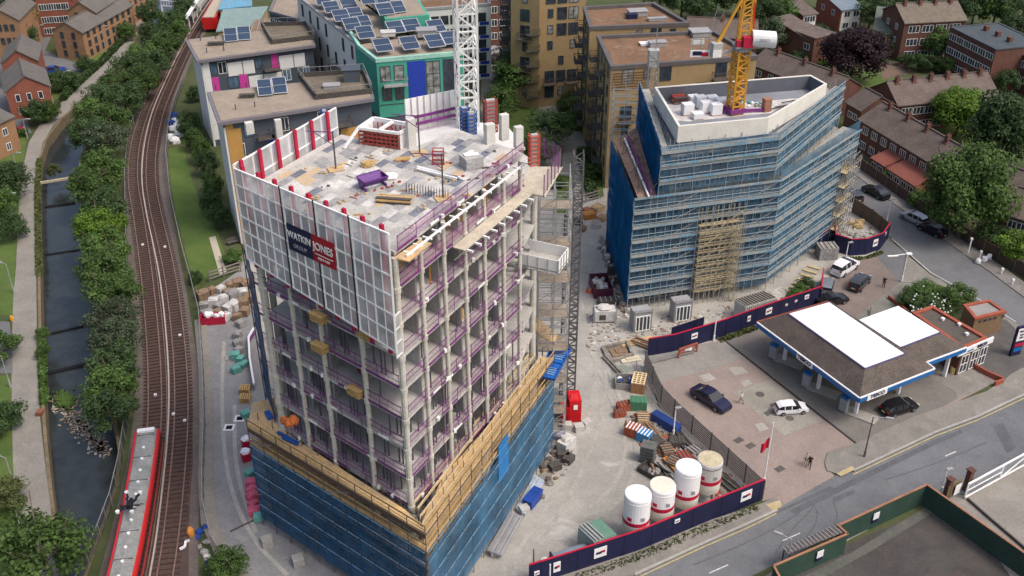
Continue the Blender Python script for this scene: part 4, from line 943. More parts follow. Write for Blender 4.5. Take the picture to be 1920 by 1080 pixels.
# ---------------------------------------------------------------- scaffold round the foot of the tower
def scaffold(name, label, path, z0, z1, lift=2., bay=2., depth=1.3, nets=(), netm=None, deckm=None, tube=None, netz=None, toe=None, parent=None, ledgers=(1.0,), decks=None, tw=.07, net_off=.06, brace=True, skipbay=None, toem=None):
 """path: outer line, outside on its right; parts: standards, ledgers, decks, toe boards, netting"""
 t = thing(name, label, 'scaffold', (*path[0], 0))
 tube = tube or galv_d; pts = resample(path, bay); ins = offpath(pts, -depth)
 b = MB();
 for p in pts: b.bar((*p, 0), (*p, z1+1.1), tw)
 for p in ins: b.bar((*p, 0), (*p, z1+.9), tw)
 b.build('standards', tube, t)['kind'] = 'stuff'
 b = MB(); z = z0
 while z <= z1+.01:
  for P in (pts, ins):
   for p, q in zip(P, P[1:]): b.bar((*p, z), (*q, z), tw)
  for p, q in zip(pts, ins): b.bar((*p, z), (*q, z), tw)
  for dz in ledgers:
   for p, q in zip(pts, pts[1:]): b.bar((*p, z+dz), (*q, z+dz), tw*.9)
  z += lift
 b.build('ledgers', tube, t)['kind'] = 'stuff'
 z = z0; Q = offpath(path, -.06); Q2 = offpath(path, -depth)
 while z <= z1+.01:
  b = MB()
  for i in range(len(Q)-1): b.prism([Q[i], Q[i+1], Q2[i+1], Q2[i]], z+.05, z+.10)
  b.build('deck', deckm, t)
  b = MB()
  for i in range(len(Q)-1): b.bar((*off(Q[i], (0, 0), 0), z+.2), (*Q[i+1], z+.2), .05, h=.24)
  b.build('toe_board', toem or deckm, t)
  z += lift
 if brace:
  b = MB()
  for i in range(0, len(pts)-2, 5):
   z = z0
   while z < z1: b.bar((*pts[i], z), (*pts[min(i+2, len(pts)-1)], z+lift), tw); z += lift
  b.build('braces', galv, t)['kind'] = 'stuff'
 return t, pts
def netting(t, pts, z0, z1, m, o=-.12, name='netting', sag=.06, per=1):
 P = offpath(pts, o); rn = random.Random(int(z0*7+len(pts)))
 zz = [z0+(z1-z0)*i/max(1, int((z1-z0)/1.)) for i in range(int((z1-z0)/1.)+1)]
 b = MB(); V = []
 PP = resample(P, .7)
 for z in zz: V.append([(p[0]+rn.uniform(-sag, sag), p[1]+rn.uniform(-sag, sag), z) for p in PP])
 for i in range(len(zz)-1):
  for j in range(len(PP)-1): b.face([V[i][j], V[i][j+1], V[i+1][j+1], V[i+1][j]])
 return b.build(name, m, t)
SL0, SCc, SR1 = (-24.0, 73.9), (-6.9, 60.4), (4.2, 84.6)
sc1, pts1 = scaffold('lower_scaffold', 'tube scaffold with timber decks and dark blue netting round the foot of the concrete tower', [SL0, SCc, SR1], 2., 12., deckm=ply2, toem=ply, tube=galv_d)
nl = [SL0, SCc]; nrr = [SCc, SR1]
netting(sc1, nl, 1.2, 10.2, blue_net_shaded, .09);
netting(sc1, nrr, 1.0, 9.6, net_mat('blue_netting_lit', (.06, .18, .32), .72, fold=1.1, trans=.25, vary=.15), .09)  # one netting in two tints: left face shaded, right face sunlit, by colour
b = MB(); P = offpath(nrr, .14); p, q = lerp(P[0], P[1], .50), lerp(P[0], P[1], .58); b.face([(*p, 6.6), (*q, 6.6), (*q, 11.2), (*p, 11.2)]); b.build('patch_sheet', mat('bright_blue_sheet', (.02, .16, .42), .6, .2), sc1)
# pale stitching lines of the netting on each lift
b = MB()
for P in (offpath(nl, .12), offpath(nrr, .12)):
 for z in (3., 5., 7., 9., 10.2):
  R_ = resample(P, 1.6)
  for i, (p, q) in enumerate(zip(R_, R_[1:])): b.bar((*lerp(p, q, .04), z-.08), (*lerp(p, q, .94), z-.08), .05, h=.08)
b.build('net_ties', mat('pale_tie', (.16, .27, .37), .6, .3), sc1)['kind'] = 'stuff'
# wide timber deck closing the gap to the building, with its upper fence
b = MB(); D0 = offpath([SL0, SCc, SR1], -1.25)
b.prism([D0[0], D0[1], off(off(TA, nL, .5), uR, -.2), off(TB, nL, .4)], 12.05, 12.11); b.prism([D0[1], D0[2], off(off(TF, nR, .3), uR, 1.5), off(off(TA, nR, .45), uR, 4.2)], 12.05, 12.11)
b.prism([SL0, D0[0], off(TB, nL, .4), off(TB, uL, .6), (-22.0, 78.4), (-24.3, 77.5)], 12.06, 12.12); b.build('wide_deck', ply, sc1)
b = MB()
for P in ([SL0, SCc, SR1],):
 for z in (10.5, 11.1, 12.6, 13.1):
  for p, q in zip(P, P[1:]): b.bar((*p, z), (*q, z), .05, h=.07)
b.build('guard_rail', wood_y, sc1)
b = MB()
for P in ([SL0, SCc],):
 for p, q in zip(P, P[1:]): b.bar((*off(p, (0, 0), 0), 11.85), (*q, 11.85), .08, h=.4)
b.build('fascia_board', mat('dark_board', (.10, .06, .045), .8, .3), sc1)
b = MB(); x, y, _ = G(540, 822, 12.2); b.box(x, y, 12.3, 2.6, .25, .2, -.63); b.box(x+.3, y-.5, 12.3, 1.8, .2, .2, -.55); tag(b.build('blue_beams', blue_st), 'two blue steel beams lying on the timber deck', 'beam')
b = MB(); x, y, _ = G(504, 780, 12.2); b.box(x, y, 12.3, .5, 1.1, .3, .5); b2 = MB()
for o_ in (.7, 1.25, 1.9, 2.5):
 P_ = offpath([SCc, SR1], -o_); b2.bar((*lerp(P_[0], P_[1], .04*o_), 12.3), (*lerp(P_[0], P_[1], .98), 12.3), .08, h=.3)
 for r_ in resample([lerp(P_[0], P_[1], .04*o_), P_[1]], 1.9): b2.bar((*r_, 12), (*r_, 13.2), .06, 1)
b2.build('upper_boards', [mat('pale_board', (.58, .46, .28), .8, .2), galv_d], sc1)['kind'] = 'stuff'
tag(b.build('blue_box', blue_st), 'small blue box at the left end of the timber deck', 'box')
b = MB()
for i in range(14): x, y, _ = G(543+rg.uniform(-10, 12), 797+rg.uniform(-8, 6), 15.); b.lump(x, y, 15+rg.uniform(0, .4), .7, .6, .5)
tag(b.build('debris_pile', mat('orange_debris', (.50, .14, .04), .8, .4, 2.)), 'orange heap of netting inside the open floor above the timber deck', 'debris')
# timber bundles left on the open floors
for i, (px, py, z, w) in enumerate(((577, 608, 27, 'upper left'), (665, 640, 27, 'right of the white screen foot'), (580, 665, 24, 'second from left, a floor lower'), (648, 748, 21, 'lowest, widest'), (668, 708, 21, 'reddish, leaning beside a column'), (812, 636, 24, 'near corner on the right face'), (880, 600, 24, 'further along the right face'))):
 x, y, _ = G(px, py, z+.3); d = 1.1; x += (-nL[0] if i < 5 else -nR[0])*d; y += (-nL[1] if i < 5 else -nR[1])*d
 b = MB(); aa = math.atan2(*((uL if i < 5 else uR)[::-1]))
 for k in range(4): b.box(x, y, z+.12+k*.19, 1.35+.12*(k % 2), .7, .09, aa+rg.uniform(-.06, .06), k % 2*0)
 for k in range(3): b.box(x, y, z+.20+k*.19, .12, .6, .1, aa)
 tag(b.build('timber_bundle', redd if i == 4 else wood_y), 'yellow timber bundle on an open floor, '+w if i != 4 else 'reddish timber bundle on an open floor, leaning beside a column', 'timber', 'bundles on the open floors')
# blue net at the rear left edge of the tower
t = thing('side_net', 'narrow dark blue net hanging at the rear left edge of the concrete tower', 'netting', (*TB, 0))
netting(t, [(-23.6, 79.5), off(TB, uL, 1.0)], 11.5, 27.6, blue_net3, name='net')
b = MB()
for p in ((-23.6, 79.5), off(TB, uL, .9)): b.bar((*p, 0), (*p, 28), .08)
for z in range(12, 28, 2): b.bar((-23.6, 79.5, z), (*off(TB, uL, .9), z), .06)
b.build('tubes', galv_d, t)
# loading platform
t = thing('loading_platform', 'white steel loading platform sticking out from the right-hand face', 'platform', (1, 80, 25))
q = [G(972, 494, 25)[:2], G(1046, 510, 25)[:2], G(1066, 484, 25)[:2], G(994, 468, 25)[:2]]
b = MB(); b.prism(q, 24.85, 25.0); b.build('deck', concr, t)
for i in (0, 1, 2): b = MB(); b.wall(q[i], q[(i+1) % 4], .07, 24.7, 26.1); b.build('side_panel', scr_w, t)
b = MB()
for i in range(3):
 u_, l_ = unit(q[i], q[(i+1) % 4])
 for s in [l_*j/4 for j in range(5)]: p = off(off(q[i], u_, s), (u_[1], -u_[0]), .05); b.bar((*p, 24.7), (*p, 26.15), .06)
b.build('battens', lead_m, t)
b = MB()
for s in (.2, .8): p = lerp(q[0], q[3], s); r = lerp(q[1], q[2], s); b.bar((*off(p, (-1, 0), 2.), 24.7), (*r, 24.7), .25)
b.build('beams', galv, t)
# access scaffold, hoist mast, hoist car, blue platform
def lattice(b, x, y, z0, z1, w, tw, step, mi=0, a=0):
 ca, sa = math.cos(a), math.sin(a); cs = [(x+(i*ca-j*sa)*w/2, y+(i*sa+j*ca)*w/2) for i, j in ((-1, -1), (1, -1), (1, 1), (-1, 1))]
 for c in cs: b.bar((*c, z0), (*c, z1), tw*1.5, mi)
 z = z0; k = 0
 while z+step <= z1+.01:
  for i in range(4):
   p, q = cs[i], cs[(i+1) % 4]
   b.bar((*p, z), (*q, z), tw, mi)
   if k % 2: p, q = q, p
   b.bar((*p, z), (*q, z+step), tw, mi)
  z += step; k += 1
 return cs
t = thing('access_scaffold', 'tangled grey stair scaffold standing behind the tower beside the hoist mast', 'scaffold', (4, 88, 0))
b = MB(); b2 = MB()
for z in range(0, 30, 2):
 for x0, x1, y0, y1 in ((2.6, 5.6, 86.2, 91.8),):
  for yy in (y0, (y0+y1)/2, y1): b.bar((x0, yy, z), (x1, yy, z), .07); b.bar((x0, yy, z+1), (x1, yy, z+1), .06)
  for xx in (x0, (x0+x1)/2, x1): b.bar((xx, y0, z), (xx, y1, z), .07); b.bar((xx, y0, z+1.), (xx, y1, z+1.), .06)
  b.bar((x0, y0, z), (x1, y0, z+2), .06); b.bar((x1, y0, z), (x1, y1, z+2), .06)
  y2 = y0 if z % 4 == 0 else y1-1.2; b2 = MB(); b2.prism([(x0, y2), (x1, y2), (x1, y2+1.2), (x0, y2+1.2)], z+.03, z+.08); b2.build('deck', mat('grey_boards', (.30, .25, .20), .8, .3), t)
for xx in (2.6, 4.1, 5.6):
 for yy in (86.2, 89, 91.8): b.bar((xx, yy, 0), (xx, yy, 30), .08)
b.build('tubes', galv, t)['kind'] = 'stuff'
t = thing('hoist_mast', 'tall thin dark lattice mast of the hoist, rising from the red cage', 'mast', (6.6, 94, 0))
mx, my, _ = G(1069, 745); b = MB(); lattice(b, mx, my, 0, zat(mx, my, 285), .95, .085, .75); b.build('lattice', mat('dark_galvanised', (.13, .13, .135), .5, .3, 1.), t)
b = MB(); cs = lattice(b, mx-.9, my-1.4, 0, 27, .8, .07, .8); b.build('second_lattice', galv_d, t)
t = thing('hoist_cage', 'bright red hoist cage standing at the foot of the dark mast', 'hoist', (6, 90, 0))
hx, hy, _ = G(1072, 790); rm = mat('bright_red_paint', (.50, .01, .015), .5, .2, .8)
b = MB(); b.box(hx+.25, hy+.8, 1.45, 1.3, 2.0, 2.9, .1); b.face([(hx-.3, hy-.2, 2.72), (hx+.8, hy-.2, 2.72), (hx+.55, hy+.8, 3.2), (hx-.1, hy+.8, 3.2)]); b.build('car', rm, t)
b = MB()
for i in range(6): p = (hx-1.15+.16*i, hy-.35); b.bar((*p, 0), (*p, 2.1), .07)
for z in (.1, 1.1, 2.1): b.bar((hx-1.2, hy-.35, z), (hx-.2, hy-.35, z), .08)
b.box(hx-.85, hy+.6, 1.0, .9, 1.7, 2.0, .05); b.build('enclosure', rm, t)
b = MB(); b.box(hx+.35, hy-.24, 2.1, .45, .04, .6, .1); b.build('notice', scr_w, t)
for i, (dx, dy) in enumerate(((-.6, -1.3), (.7, -1.6), (1.6, -.9))): b = MB(); b.box(hx+dx, hy+dy, .4, 1.0, .8, .8, .3*i); tag(b.build('ballast_block', concr), ('left', 'middle, lowest', 'right')[i]+' concrete block at the foot of the red hoist cage', 'block', 'blocks by the red hoist')
t = thing('blue_platform', 'bright blue ribbed steel platform at the top of the scaffold corner', 'platform', (5, 84, 11))
q = [G(1003, 703, 11.3)[:2], G(1040, 712, 11.3)[:2], G(1071, 655, 11.3)[:2], G(1038, 650, 11.3)[:2]]; bb_ = mat('bright_blue_paint', (.015, .12, .48), .5, .2, 1.)
b = MB(); b.prism(q, 11.1, 11.25); b.build('deck', bb_, t)
b = MB()
for i in range(4): b.bar((*q[i], 11.35), (*q[(i+1) % 4], 11.35), .15)
for i in (.33, .5, .66): p, r = lerp(q[0], q[3], i), lerp(q[1], q[2], i); b.bar((*p, 11.35), (*r, 11.35), .12)
b.build('rim', blue_st, t)
b = MB()
for blk in (.12, .62):
 for k in range(4): s = blk+k*.065; p, r = lerp(q[0], q[3], s), lerp(q[1], q[2], s); b.bar((*lerp(p, r, .25), 11.33), (*lerp(p, r, .85), 11.33), .12)
b.build('ribs', mat('pale_blue', (.2, .38, .62), .5), t)
q = [G(1000, 590, 14)[:2], G(1003, 608, 14)[:2], G(1042, 640, 12.5)[:2], G(1045, 628, 12.5)[:2]]
b = MB(); b.face([(*q[0], 14.), (*q[1], 13.), (*q[2], 12.2), (*q[3], 12.6)]); b.face([(q[0][0], q[0][1], 13.9), (q[3][0], q[3][1], 12.5), (q[2][0], q[2][1], 12.1), (q[1][0], q[1][1], 12.9)]); tag(b.build('ply_ramp', ply), 'sloping plywood sheet at the far end of the timber deck', 'board')
# white lattice mast of the crane behind
t = thing('crane_mast', 'white lattice crane mast rising out of the top of the picture behind the tower', 'crane mast', (-4.3, 93.5, 33))
cx, cy, _ = G(877, 244, 33.5); b = MB(); lattice(b, cx, cy, 20, 58, 1.75, .13, 1.55, a=.25); b.build('lattice', mat('crane_white', (.72, .72, .70), .5, .1), t)
b = MB()
for z in range(34, 58): b.bar((cx-.2, cy-.5, z*1.0), (cx+.2, cy-.5, z*1.0), .05); b.bar((cx-.2, cy-.5, z+.5), (cx+.2, cy-.5, z+.5), .05)
b.bar((cx-.2, cy-.5, 33), (cx-.2, cy-.5, 58), .06); b.bar((cx+.2, cy-.5, 33), (cx+.2, cy-.5, 58), .06); b.build('ladder', scr_w, t)
# ================================================================ the netted block and its crane
rg = random.Random(11)
W0, W1, W2, W3, W4 = (14.7, 112.1), (33.5, 117.4), (47.9, 133.4), (44.5, 141.5), (13.4, 129.5)
U0, U1, U2 = G(1240, 290, 21.5)[:2], G(1462, 262, 21.5)[:2], G(1583, 166, 21.5)[:2]
U3, U4 = G(1540, 140, 21.5)[:2], G(1199, 168, 21.5)[:2]
blk = thing('apartment_block', 'mid-rise apartment block under construction behind pale blue netting, with a white-walled flat roof', 'building', (*W0, 0))
def inset(P, d):
 n = len(P); Q = []
 for i in range(n):
  a, b_, c = P[i-1], P[i], P[(i+1) % n]; u1, _ = unit(a, b_); u2, _ = unit(b_, c); n1 = (-u1[1], u1[0]); n2 = (-u2[1], u2[0]); k = 1+n1[0]*n2[0]+n1[1]*n2[1]
  Q.append((b_[0]+(n1[0]+n2[0])/k*d, b_[1]+(n1[1]+n2[1])/k*d))
 return Q
LWP = inset([W0, W1, W2, W3, W4], 1.7); UP = inset([U0, U1, U2, U3, U4], 1.6)
facm = rows_mat('pale_brick_facade', (.30, .28, .25), (.16, .16, .165), 2.9, thick=.12, var=.22)
b = MB(); b.prism(LWP, 0, 15.6); b.prism(UP, 15.6, 21.2); b.build('wall', facm, blk)
for k in range(1, 8):
 b = MB(); b.prism(inset(LWP if k < 6 else UP, -.12), 2.9*k-.12, 2.9*k+.12); b.build('floor_band', concr, blk)
for A_, B_, n_ in ((LWP[0], LWP[1], 7), (LWP[1], LWP[2], 8)):
 for k in range(7):
  if k < 5: winrow(blk, A_, B_, n_, [2.9*k+.6], 1.5, 1.8, dark_f, gl, .6, skip=.08)
for A_, B_, n_ in ((UP[0], UP[1], 6), (UP[1], UP[2], 6)): winrow(blk, A_, B_, n_, [15.9, 18.6], 1.4, 1.6, white_f, gl, .5)
# roof with upstand walls
RP = [G(*p, 24)[:2] for p in ((1227, 163), (1272, 237), (1442, 221), (1551, 157), (1520, 140))]
if sum(RP[i][0]*RP[(i+1) % 5][1]-RP[(i+1) % 5][0]*RP[i][1] for i in range(5)) < 0: RP = RP[::-1]
b = MB(); b.prism(inset(RP, .2), 21.0, 22.1)
memb = mat('roof_membrane', (.19, .205, .24), .5, .12, .3, col2=(.24, .255, .285), scale2=.12)
b.build('roof', memb, blk)
RI = inset(RP, .32); b = MB()
pw = mat('parapet_concrete', (.64, .62, .57), .8, .12, .4)
for i in range(5):
 j = (i+1) % 5; b.prism([RP[i], RP[j], RI[j], RI[i]], 21.9 if i else 21.9, 24.0)
b.build('parapet', pw, blk)
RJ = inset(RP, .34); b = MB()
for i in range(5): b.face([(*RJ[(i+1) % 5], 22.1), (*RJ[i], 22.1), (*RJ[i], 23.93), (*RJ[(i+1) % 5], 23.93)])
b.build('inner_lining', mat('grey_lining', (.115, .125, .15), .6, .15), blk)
q = [G(*p, 22.12)[:2] for p in ((1250, 196), (1290, 190), (1380, 196), (1470, 186), (1500, 184), (1445, 212), (1290, 228), (1268, 226))]
b = MB(); b.face([(*p, 22.125) for p in q][::-1]); b.face([(*p, 22.124) for p in q]); b.build('roof_insulation', mat('white_insulation', (.64, .63, .62), .8, .22, .5, col2=(.46, .43, .42), scale2=.4), blk)
# scaffolding
gb = mat('grey_deck_boards', (.34, .33, .29), .8, .22, .8, col2=(.27, .28, .27), scale2=.5)
tb = mat('pale_blue_tube', (.26, .33, .38), .5, .25, 1.)
t2, p2 = scaffold('block_scaffold', 'grey tube scaffold with pale blue see-through netting all round the apartment block', [W4, W0, W1, W2], 2., 15., deckm=gb, tube=tb, toem=gb, bay=2.1, tw=.075, ledgers=(.5, 1.0))
t3, p3 = scaffold('upper_scaffold', 'upper set-back scaffold just below the white roof walls of the apartment block', [U4, U0, U1, U2], 17.5, 21.6, deckm=gb, tube=tb, toem=gb, bay=2.1, tw=.075, ledgers=(.5, 1.0), brace=False)
uF, lF = unit(W0, W1); nF = (uF[1], -uF[0])
sa, _ = PL(W0, uF, 1303, 470); sb, _ = PL(W0, uF, 1382, 470)
zo = PL(W0, uF, 1340, 392)[1]
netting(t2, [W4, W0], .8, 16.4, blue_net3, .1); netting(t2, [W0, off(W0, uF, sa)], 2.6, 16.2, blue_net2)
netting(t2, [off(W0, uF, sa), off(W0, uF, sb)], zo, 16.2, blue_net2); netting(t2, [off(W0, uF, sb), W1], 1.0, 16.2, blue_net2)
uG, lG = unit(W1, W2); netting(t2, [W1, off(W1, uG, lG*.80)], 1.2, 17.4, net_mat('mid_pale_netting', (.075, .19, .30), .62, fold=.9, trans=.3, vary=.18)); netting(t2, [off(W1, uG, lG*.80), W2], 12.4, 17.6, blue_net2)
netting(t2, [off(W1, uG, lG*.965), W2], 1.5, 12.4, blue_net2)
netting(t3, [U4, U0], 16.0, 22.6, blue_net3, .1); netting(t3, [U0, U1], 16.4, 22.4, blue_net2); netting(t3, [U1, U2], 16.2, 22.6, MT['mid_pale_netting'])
BB = mat('band_boards', (.31, .33, .32), .8, .35, .9, col2=(.12, .24, .34), scale2=.45)
# pale bands outside the net at each lift, wrapping the corner
for z in (4, 6, 8, 10, 12, 14, 16.0):
 P = offpath([W0, W1, W2], .16)
 for s in ((0, 1), (1, 2)):
  b = MB(); A_, B_ = P[s[0]], P[s[1]]
  if s == (1, 2): B_ = lerp(A_, B_, .80 if z < 12.5 else 1)
  if s == (0, 1) and z < zo: b.bar((*A_, z+.1), (*off(A_, uF, sa), z+.1), .06, h=.30); b.build('edge_band', BB, t2); b = MB(); b.bar((*off(A_, uF, sb), z+.1), (*B_, z+.1), .06, h=.30)
  else: b.bar((*A_, z+.1), (*B_, z+.1), .06, h=.30)
  b.build('edge_band', BB, t2)
 (mat('band_boards', (.31, .33, .32), .8, .35, .9, col2=(.12, .24, .34), scale2=.45))
for z in (18., 20., 21.6):
 b = MB(); P = offpath([U0, U1, U2], .16)
 for s in (0, 1): b.bar((*P[s], z+.1), (*P[s+1], z+.1), .06, h=.32)
 b.build('edge_band', MT['band_boards'], t3)
# exposed stair bay in the middle of the front
b = MB(); b2 = MB()
for k, z in enumerate([1.6+.95*i for i in range(int((zo-2)/.95))]):
 A_, B_ = off(W0, uF, sa+.2), off(W0, uF, sb-.2); o = rg.uniform(-.3, .3)
 b.prism([off(A_, nF, .5+o), off(B_, nF, .5+o), off(B_, nF, -.3), off(A_, nF, -.3)], z, z+.06)
 for dz in (.35, .7): b2.bar((*off(A_, nF, .7), z+dz), (*off(B_, nF, .7), z+dz), .075)
 if k % 2: b2.bar((*off(A_, nF, .75), z), (*off(off(W0, uF, (sa+sb)/2), nF, .75), z+1.9), .09)
 else: b2.bar((*off(off(W0, uF, (sa+sb)/2), nF, .75), z), (*off(B_, nF, .75), z+1.9), .09)
for i in range(9): p = off(off(W0, uF, sa+.1+(sb-sa-.2)*i/8), nF, .72); b2.bar((*p, 0), (*p, zo+.8), .08)
for i in range(7): p = off(off(W0, uF, sb-1.6+.28*i), nF, 1.3); b2.bar((*p, 0), (*p, zo-2), .06)
b.build('stair_boards', mat('buff_boards', (.48, .40, .25), .8, .25, 1.), t2)['kind'] = 'stuff'; b2.build('stair_tubes', mat('buff_tube', (.36, .31, .22), .6, .3, 1.), t2)['kind'] = 'stuff'
# open bay at the right end, braces everywhere
b = MB(); b2 = MB()
for k in range(11):
 z = 1.2+k*1.1; A_, B_ = lerp(W1, W2, .80), lerp(W1, W2, .965); nG = (uG[1], -uG[0])
 for o in (-1.1, .1, 1.2): b.bar((*off(A_, nG, o), z), (*off(B_, nG, o), z), .075)
 p, q = lerp(A_, B_, rg.random()*.4), lerp(A_, B_, .6+rg.random()*.4)
 b.bar((*off(p, nG, .4), z), (*off(q, nG, 1.3), z+1.6+rg.random()), .09); b.bar((*off(q, nG, .1), z), (*off(p, nG, 1.4), z+1.6), .08)
 if k % 2: b2.prism([off(A_, nG, .9), off(B_, nG, .9), off(B_, nG, -.6), off(A_, nG, -.6)], z, z+.06)
for i in range(6): p = lerp(lerp(W1, W2, .80), lerp(W1, W2, .965), i/5); b.bar((*off(p, nG, 1.2), 0), (*off(p, nG, 1.2), 13), .08); b.bar((*off(p, nG, .1), 0), (*off(p, nG, .1), 13), .08)
b.build('loading_tubes', galv, t2)['kind'] = 'stuff'; b2.build('loading_boards', MT['buff_boards'], t2)['kind'] = 'stuff'
b = MB(); A5, B5 = lerp(W1, W2, .02), lerp(W1, W2, .98); iG = (-uG[1], uG[0]); b.prism([A5, B5, off(B5, iG, 2.4), off(A5, iG, .6)], 15.95, 16.05); b.build('deck', gb, t2)
# terrace deck on the west side
tw_ = thing('terrace_deck', 'long brown boarded terrace with a purple beam, between two netted walls', 'deck', (*W0, 16))
b = MB(); q1, q2 = off(W0, (1, .2), .5), off(W4, (1, .2), .4); b.prism([q1, off(U0, (-1, 0), .1), off(U4, (-1, 0), .1), q2], 15.9, 16.02); b.build('boards', rows_mat('brown_boards', (.33, .22, .16), (.12, .07, .06), .35, thick=.25, axis='d', var=.4), tw_)
b = MB(); b.bar((*off(q1, (1, 0), 1.6), 16.7), (*off(q2, (1, 0), 1.7), 16.7), .22); b.build('purple_beam', purp, tw_)
b = MB(); b.bar((*off(q1, (1, 0), 1.2), 16.4), (*off(q2, (1, 0), 1.3), 16.4), .2); b.build('white_beam', scr_w, tw_)
b = MB()
for i in range(24): p = lerp(q1, q2, i/23); b.bar((*off(p, (1, 0), .1+rg.random()*2.4), 16.0), (*off(p, (1, 0), .2+rg.random()*2.4), 17.3+rg.random()), .06)
b.build('posts', galv_d, tw_)['kind'] = 'stuff'
b = MB(); lf = [U4, (U4[0]-3.2, U4[1]+.2), W4]
for z in range(10, 22):
 for y in (-.5, 1.4): b.bar((U4[0]-3.4, U4[1]+y, z), (U4[0], U4[1]+y, z), .07)
 b.bar((U4[0]-3.4, U4[1]-.5, z), (U4[0]-3.4, U4[1]+1.4, z), .06)
for x in (-3.4, -1.7, 0):
 for y in (-.5, 1.4): b.bar((U4[0]+x, U4[1]+y, 0), (U4[0]+x, U4[1]+y, 22), .08)
tag(b.build('corner_scaffold', tb), 'bare grey scaffold tower at the rear left corner of the netted block', 'scaffold')
# glazed cabins at the foot
for px, py, w, lab in ((1204, 622, 2.3, 'left-hand white framed glazed lobby at the foot of the blue netted block'), (1279, 603, 2.3, 'right-hand white framed glazed lobby at the foot of the blue netted block')):
 x, y, _ = G(px, py); t = thing('glazed_lobby', lab, 'lobby', (x, y, 0), 'glazed lobbies'); A_, B_ = off((x, y), uF, -w/2), off((x, y), uF, w/2)
 b = MB(); b.prism([A_, B_, off(B_, (-uF[1], uF[0]), 1.6), off(A_, (-uF[1], uF[0]), 1.6)], 0, 2.9); b.build('box', lead_m, t)
 win(t, A_, B_, w/2, .15, w*.85, 2.2, white_f, gl, 4, 1, .12)
 b = MB()
 for s in (0, w): b.bar((*off(A_, uF, s), 0), (*off(A_, uF, s), 3.3), .09)
 for z in (2.9, 3.2): b.bar((*off(A_, nF, .1), z), (*off(B_, nF, .1), z), .07)
 b.build('surround', galv, t)
# load on the roof
x, y, _ = G(1274, 190, 22.3)
ys = mat('buff_pallet_boards', (.45, .30, .17), .8, .3, 1.)
stack(1272, 192, 22.15, 'untidy stack of brown pallets on the white-walled roof', 4, 1.9, 1.3, .2, .2, [ys, redd, galv_d], name='pallet_stack', cat='pallets')
bagm = mat('white_wrap', (.74, .74, .75), .6, .06, .5)
for i, (px, py, w) in enumerate(((1288, 214, 'nearest the left parapet'), (1307, 222, 'lowest in front, small'), (1322, 210, 'in the middle of the front row'), (1341, 214, 'right end of the front row'), (1312, 200, 'second row, left'), (1334, 200, 'second row, right'), (1300, 190, 'back row by the brown pallets'), (1352, 206, 'beside the purple crane base'))):
 x, y, _ = G(px, py, 22.15); t = thing('wrapped_pallet', 'white wrapped block of insulation on the roof, '+w, 'pallet', (x, y, 22.15), 'white wrapped blocks on the roof')
 hh = 1.35 if i not in (1, 6) else .7; b = MB(); b.box(x, y, 22.25+hh/2, 1.35, 1.15, hh, .25); b.build('wrap', bagm, t)
 b = MB(); b.box(x, y, 22.2, 1.3, 1.1, .1, .25); b.build('pallet', ys, t)
x, y, _ = G(1286, 203, 22.15); b = MB(); b.lump(x, y, 22.15, .8, .6, .4); tag(b.build('green_sack', mat('teal_plastic', (.05, .25, .22), .6)), 'teal plastic bundle beside the brown pallets', 'bundle')
x, y, _ = G(1462, 168, 22.1); b = MB(); b.lump(x, y, 22.1, 1.6, .9, .45, n=10, jit=.1); tag(b.build('yellow_cover', mat('yellow_plastic', (.62, .55, .06), .6)), 'yellow domed cover lying on the grey roof membrane', 'cover')
x, y, _ = G(1436, 208, 22.15); b = MB(); b.box(x, y, 23.0, .95, .9, 1.7, .3); tag(b.build('brick_pack', mat('brown_pack', (.34, .17, .11), .8, .25)), 'tall reddish-brown pack standing right of the yellow crane mast', 'pack')
x, y, _ = G(1412, 196, 22.15); b = MB()
for i in range(16): b.lump(x+rg.uniform(-1.4, 1.2), y+rg.uniform(-.9, .8), 22.15, .5, .4, .35, rg.randrange(3))
tag(b.build('roof_debris', [MT['teal_plastic'], scr_w, galv]), 'scatter of green and white scraps behind the brown pack on the roof', 'debris', kind='stuff')
b = MB()
for px, py in ((1466, 202), (1456, 206), (1478, 194)): x, y, _ = G(px, py, 22.15); b.bar((x-1, y-.4, 22.4), (x+1, y+.5, 22.4), .12)
tag(b.build('roof_battens', galv_d), 'dark battens lying by the right parapet of the roof', 'battens', kind='stuff')
# yellow tower crane
cxx, cyy, _ = G(1377, 210, 22.3); zs = zat(cxx, cyy, 93)
cr = thing('tower_crane', 'yellow tower crane standing on the flat roof, its jib leaving the top of the picture', 'crane', (cxx, cyy, 22)); yl = mat('crane_yellow', (.60, .30, .035), .5, .18, .8)
b = MB(); lattice(b, cxx, cyy, 22.3, zs, 1.5, .15, 1.0, a=.35); b.bar((cxx, cyy, 22.4), (cxx, cyy, zs), .12); b.build('mast', yl, cr)
b = MB()
for dx, dy, L_ in ((1, .3, 4.5), (-1, -.3, 3.2), (.3, -1, 1.6), (-.3, 1, 2.)): b.bar((cxx, cyy, 22.5), (cxx+dx*L_, cyy+dy*L_*.4, 22.4), .3)
b.box(cxx, cyy, 22.7, 2.2, 2.0, .5, .35); b.build('base_frame', mat('crane_purple', (.20, .04, .20), .6, .3, 1.), cr)
b = MB(); b.cyl(cxx, cyy, zs, zs+.5, 1.15, 20); b.box(cxx+.6, cyy-.2, zs+.6, 3.4, 2.0, .2, .1); b.build('slewing_ring', galv, cr)
b = MB(); b.box(cxx+.35, cyy-1.0, zs+1.3, 1.2, .9, 1.3, .1); b.box(cxx-.75, cyy-.9, zs+1.0, .5, .7, .9, .1); b.build('winch_box', mat('winch_red', (.42, .015, .05), .5), cr)
b = MB(); n = 20; X0, X1 = cxx+.9, cxx+3.6; yy_, zz_ = cyy-.6, zs+1.65
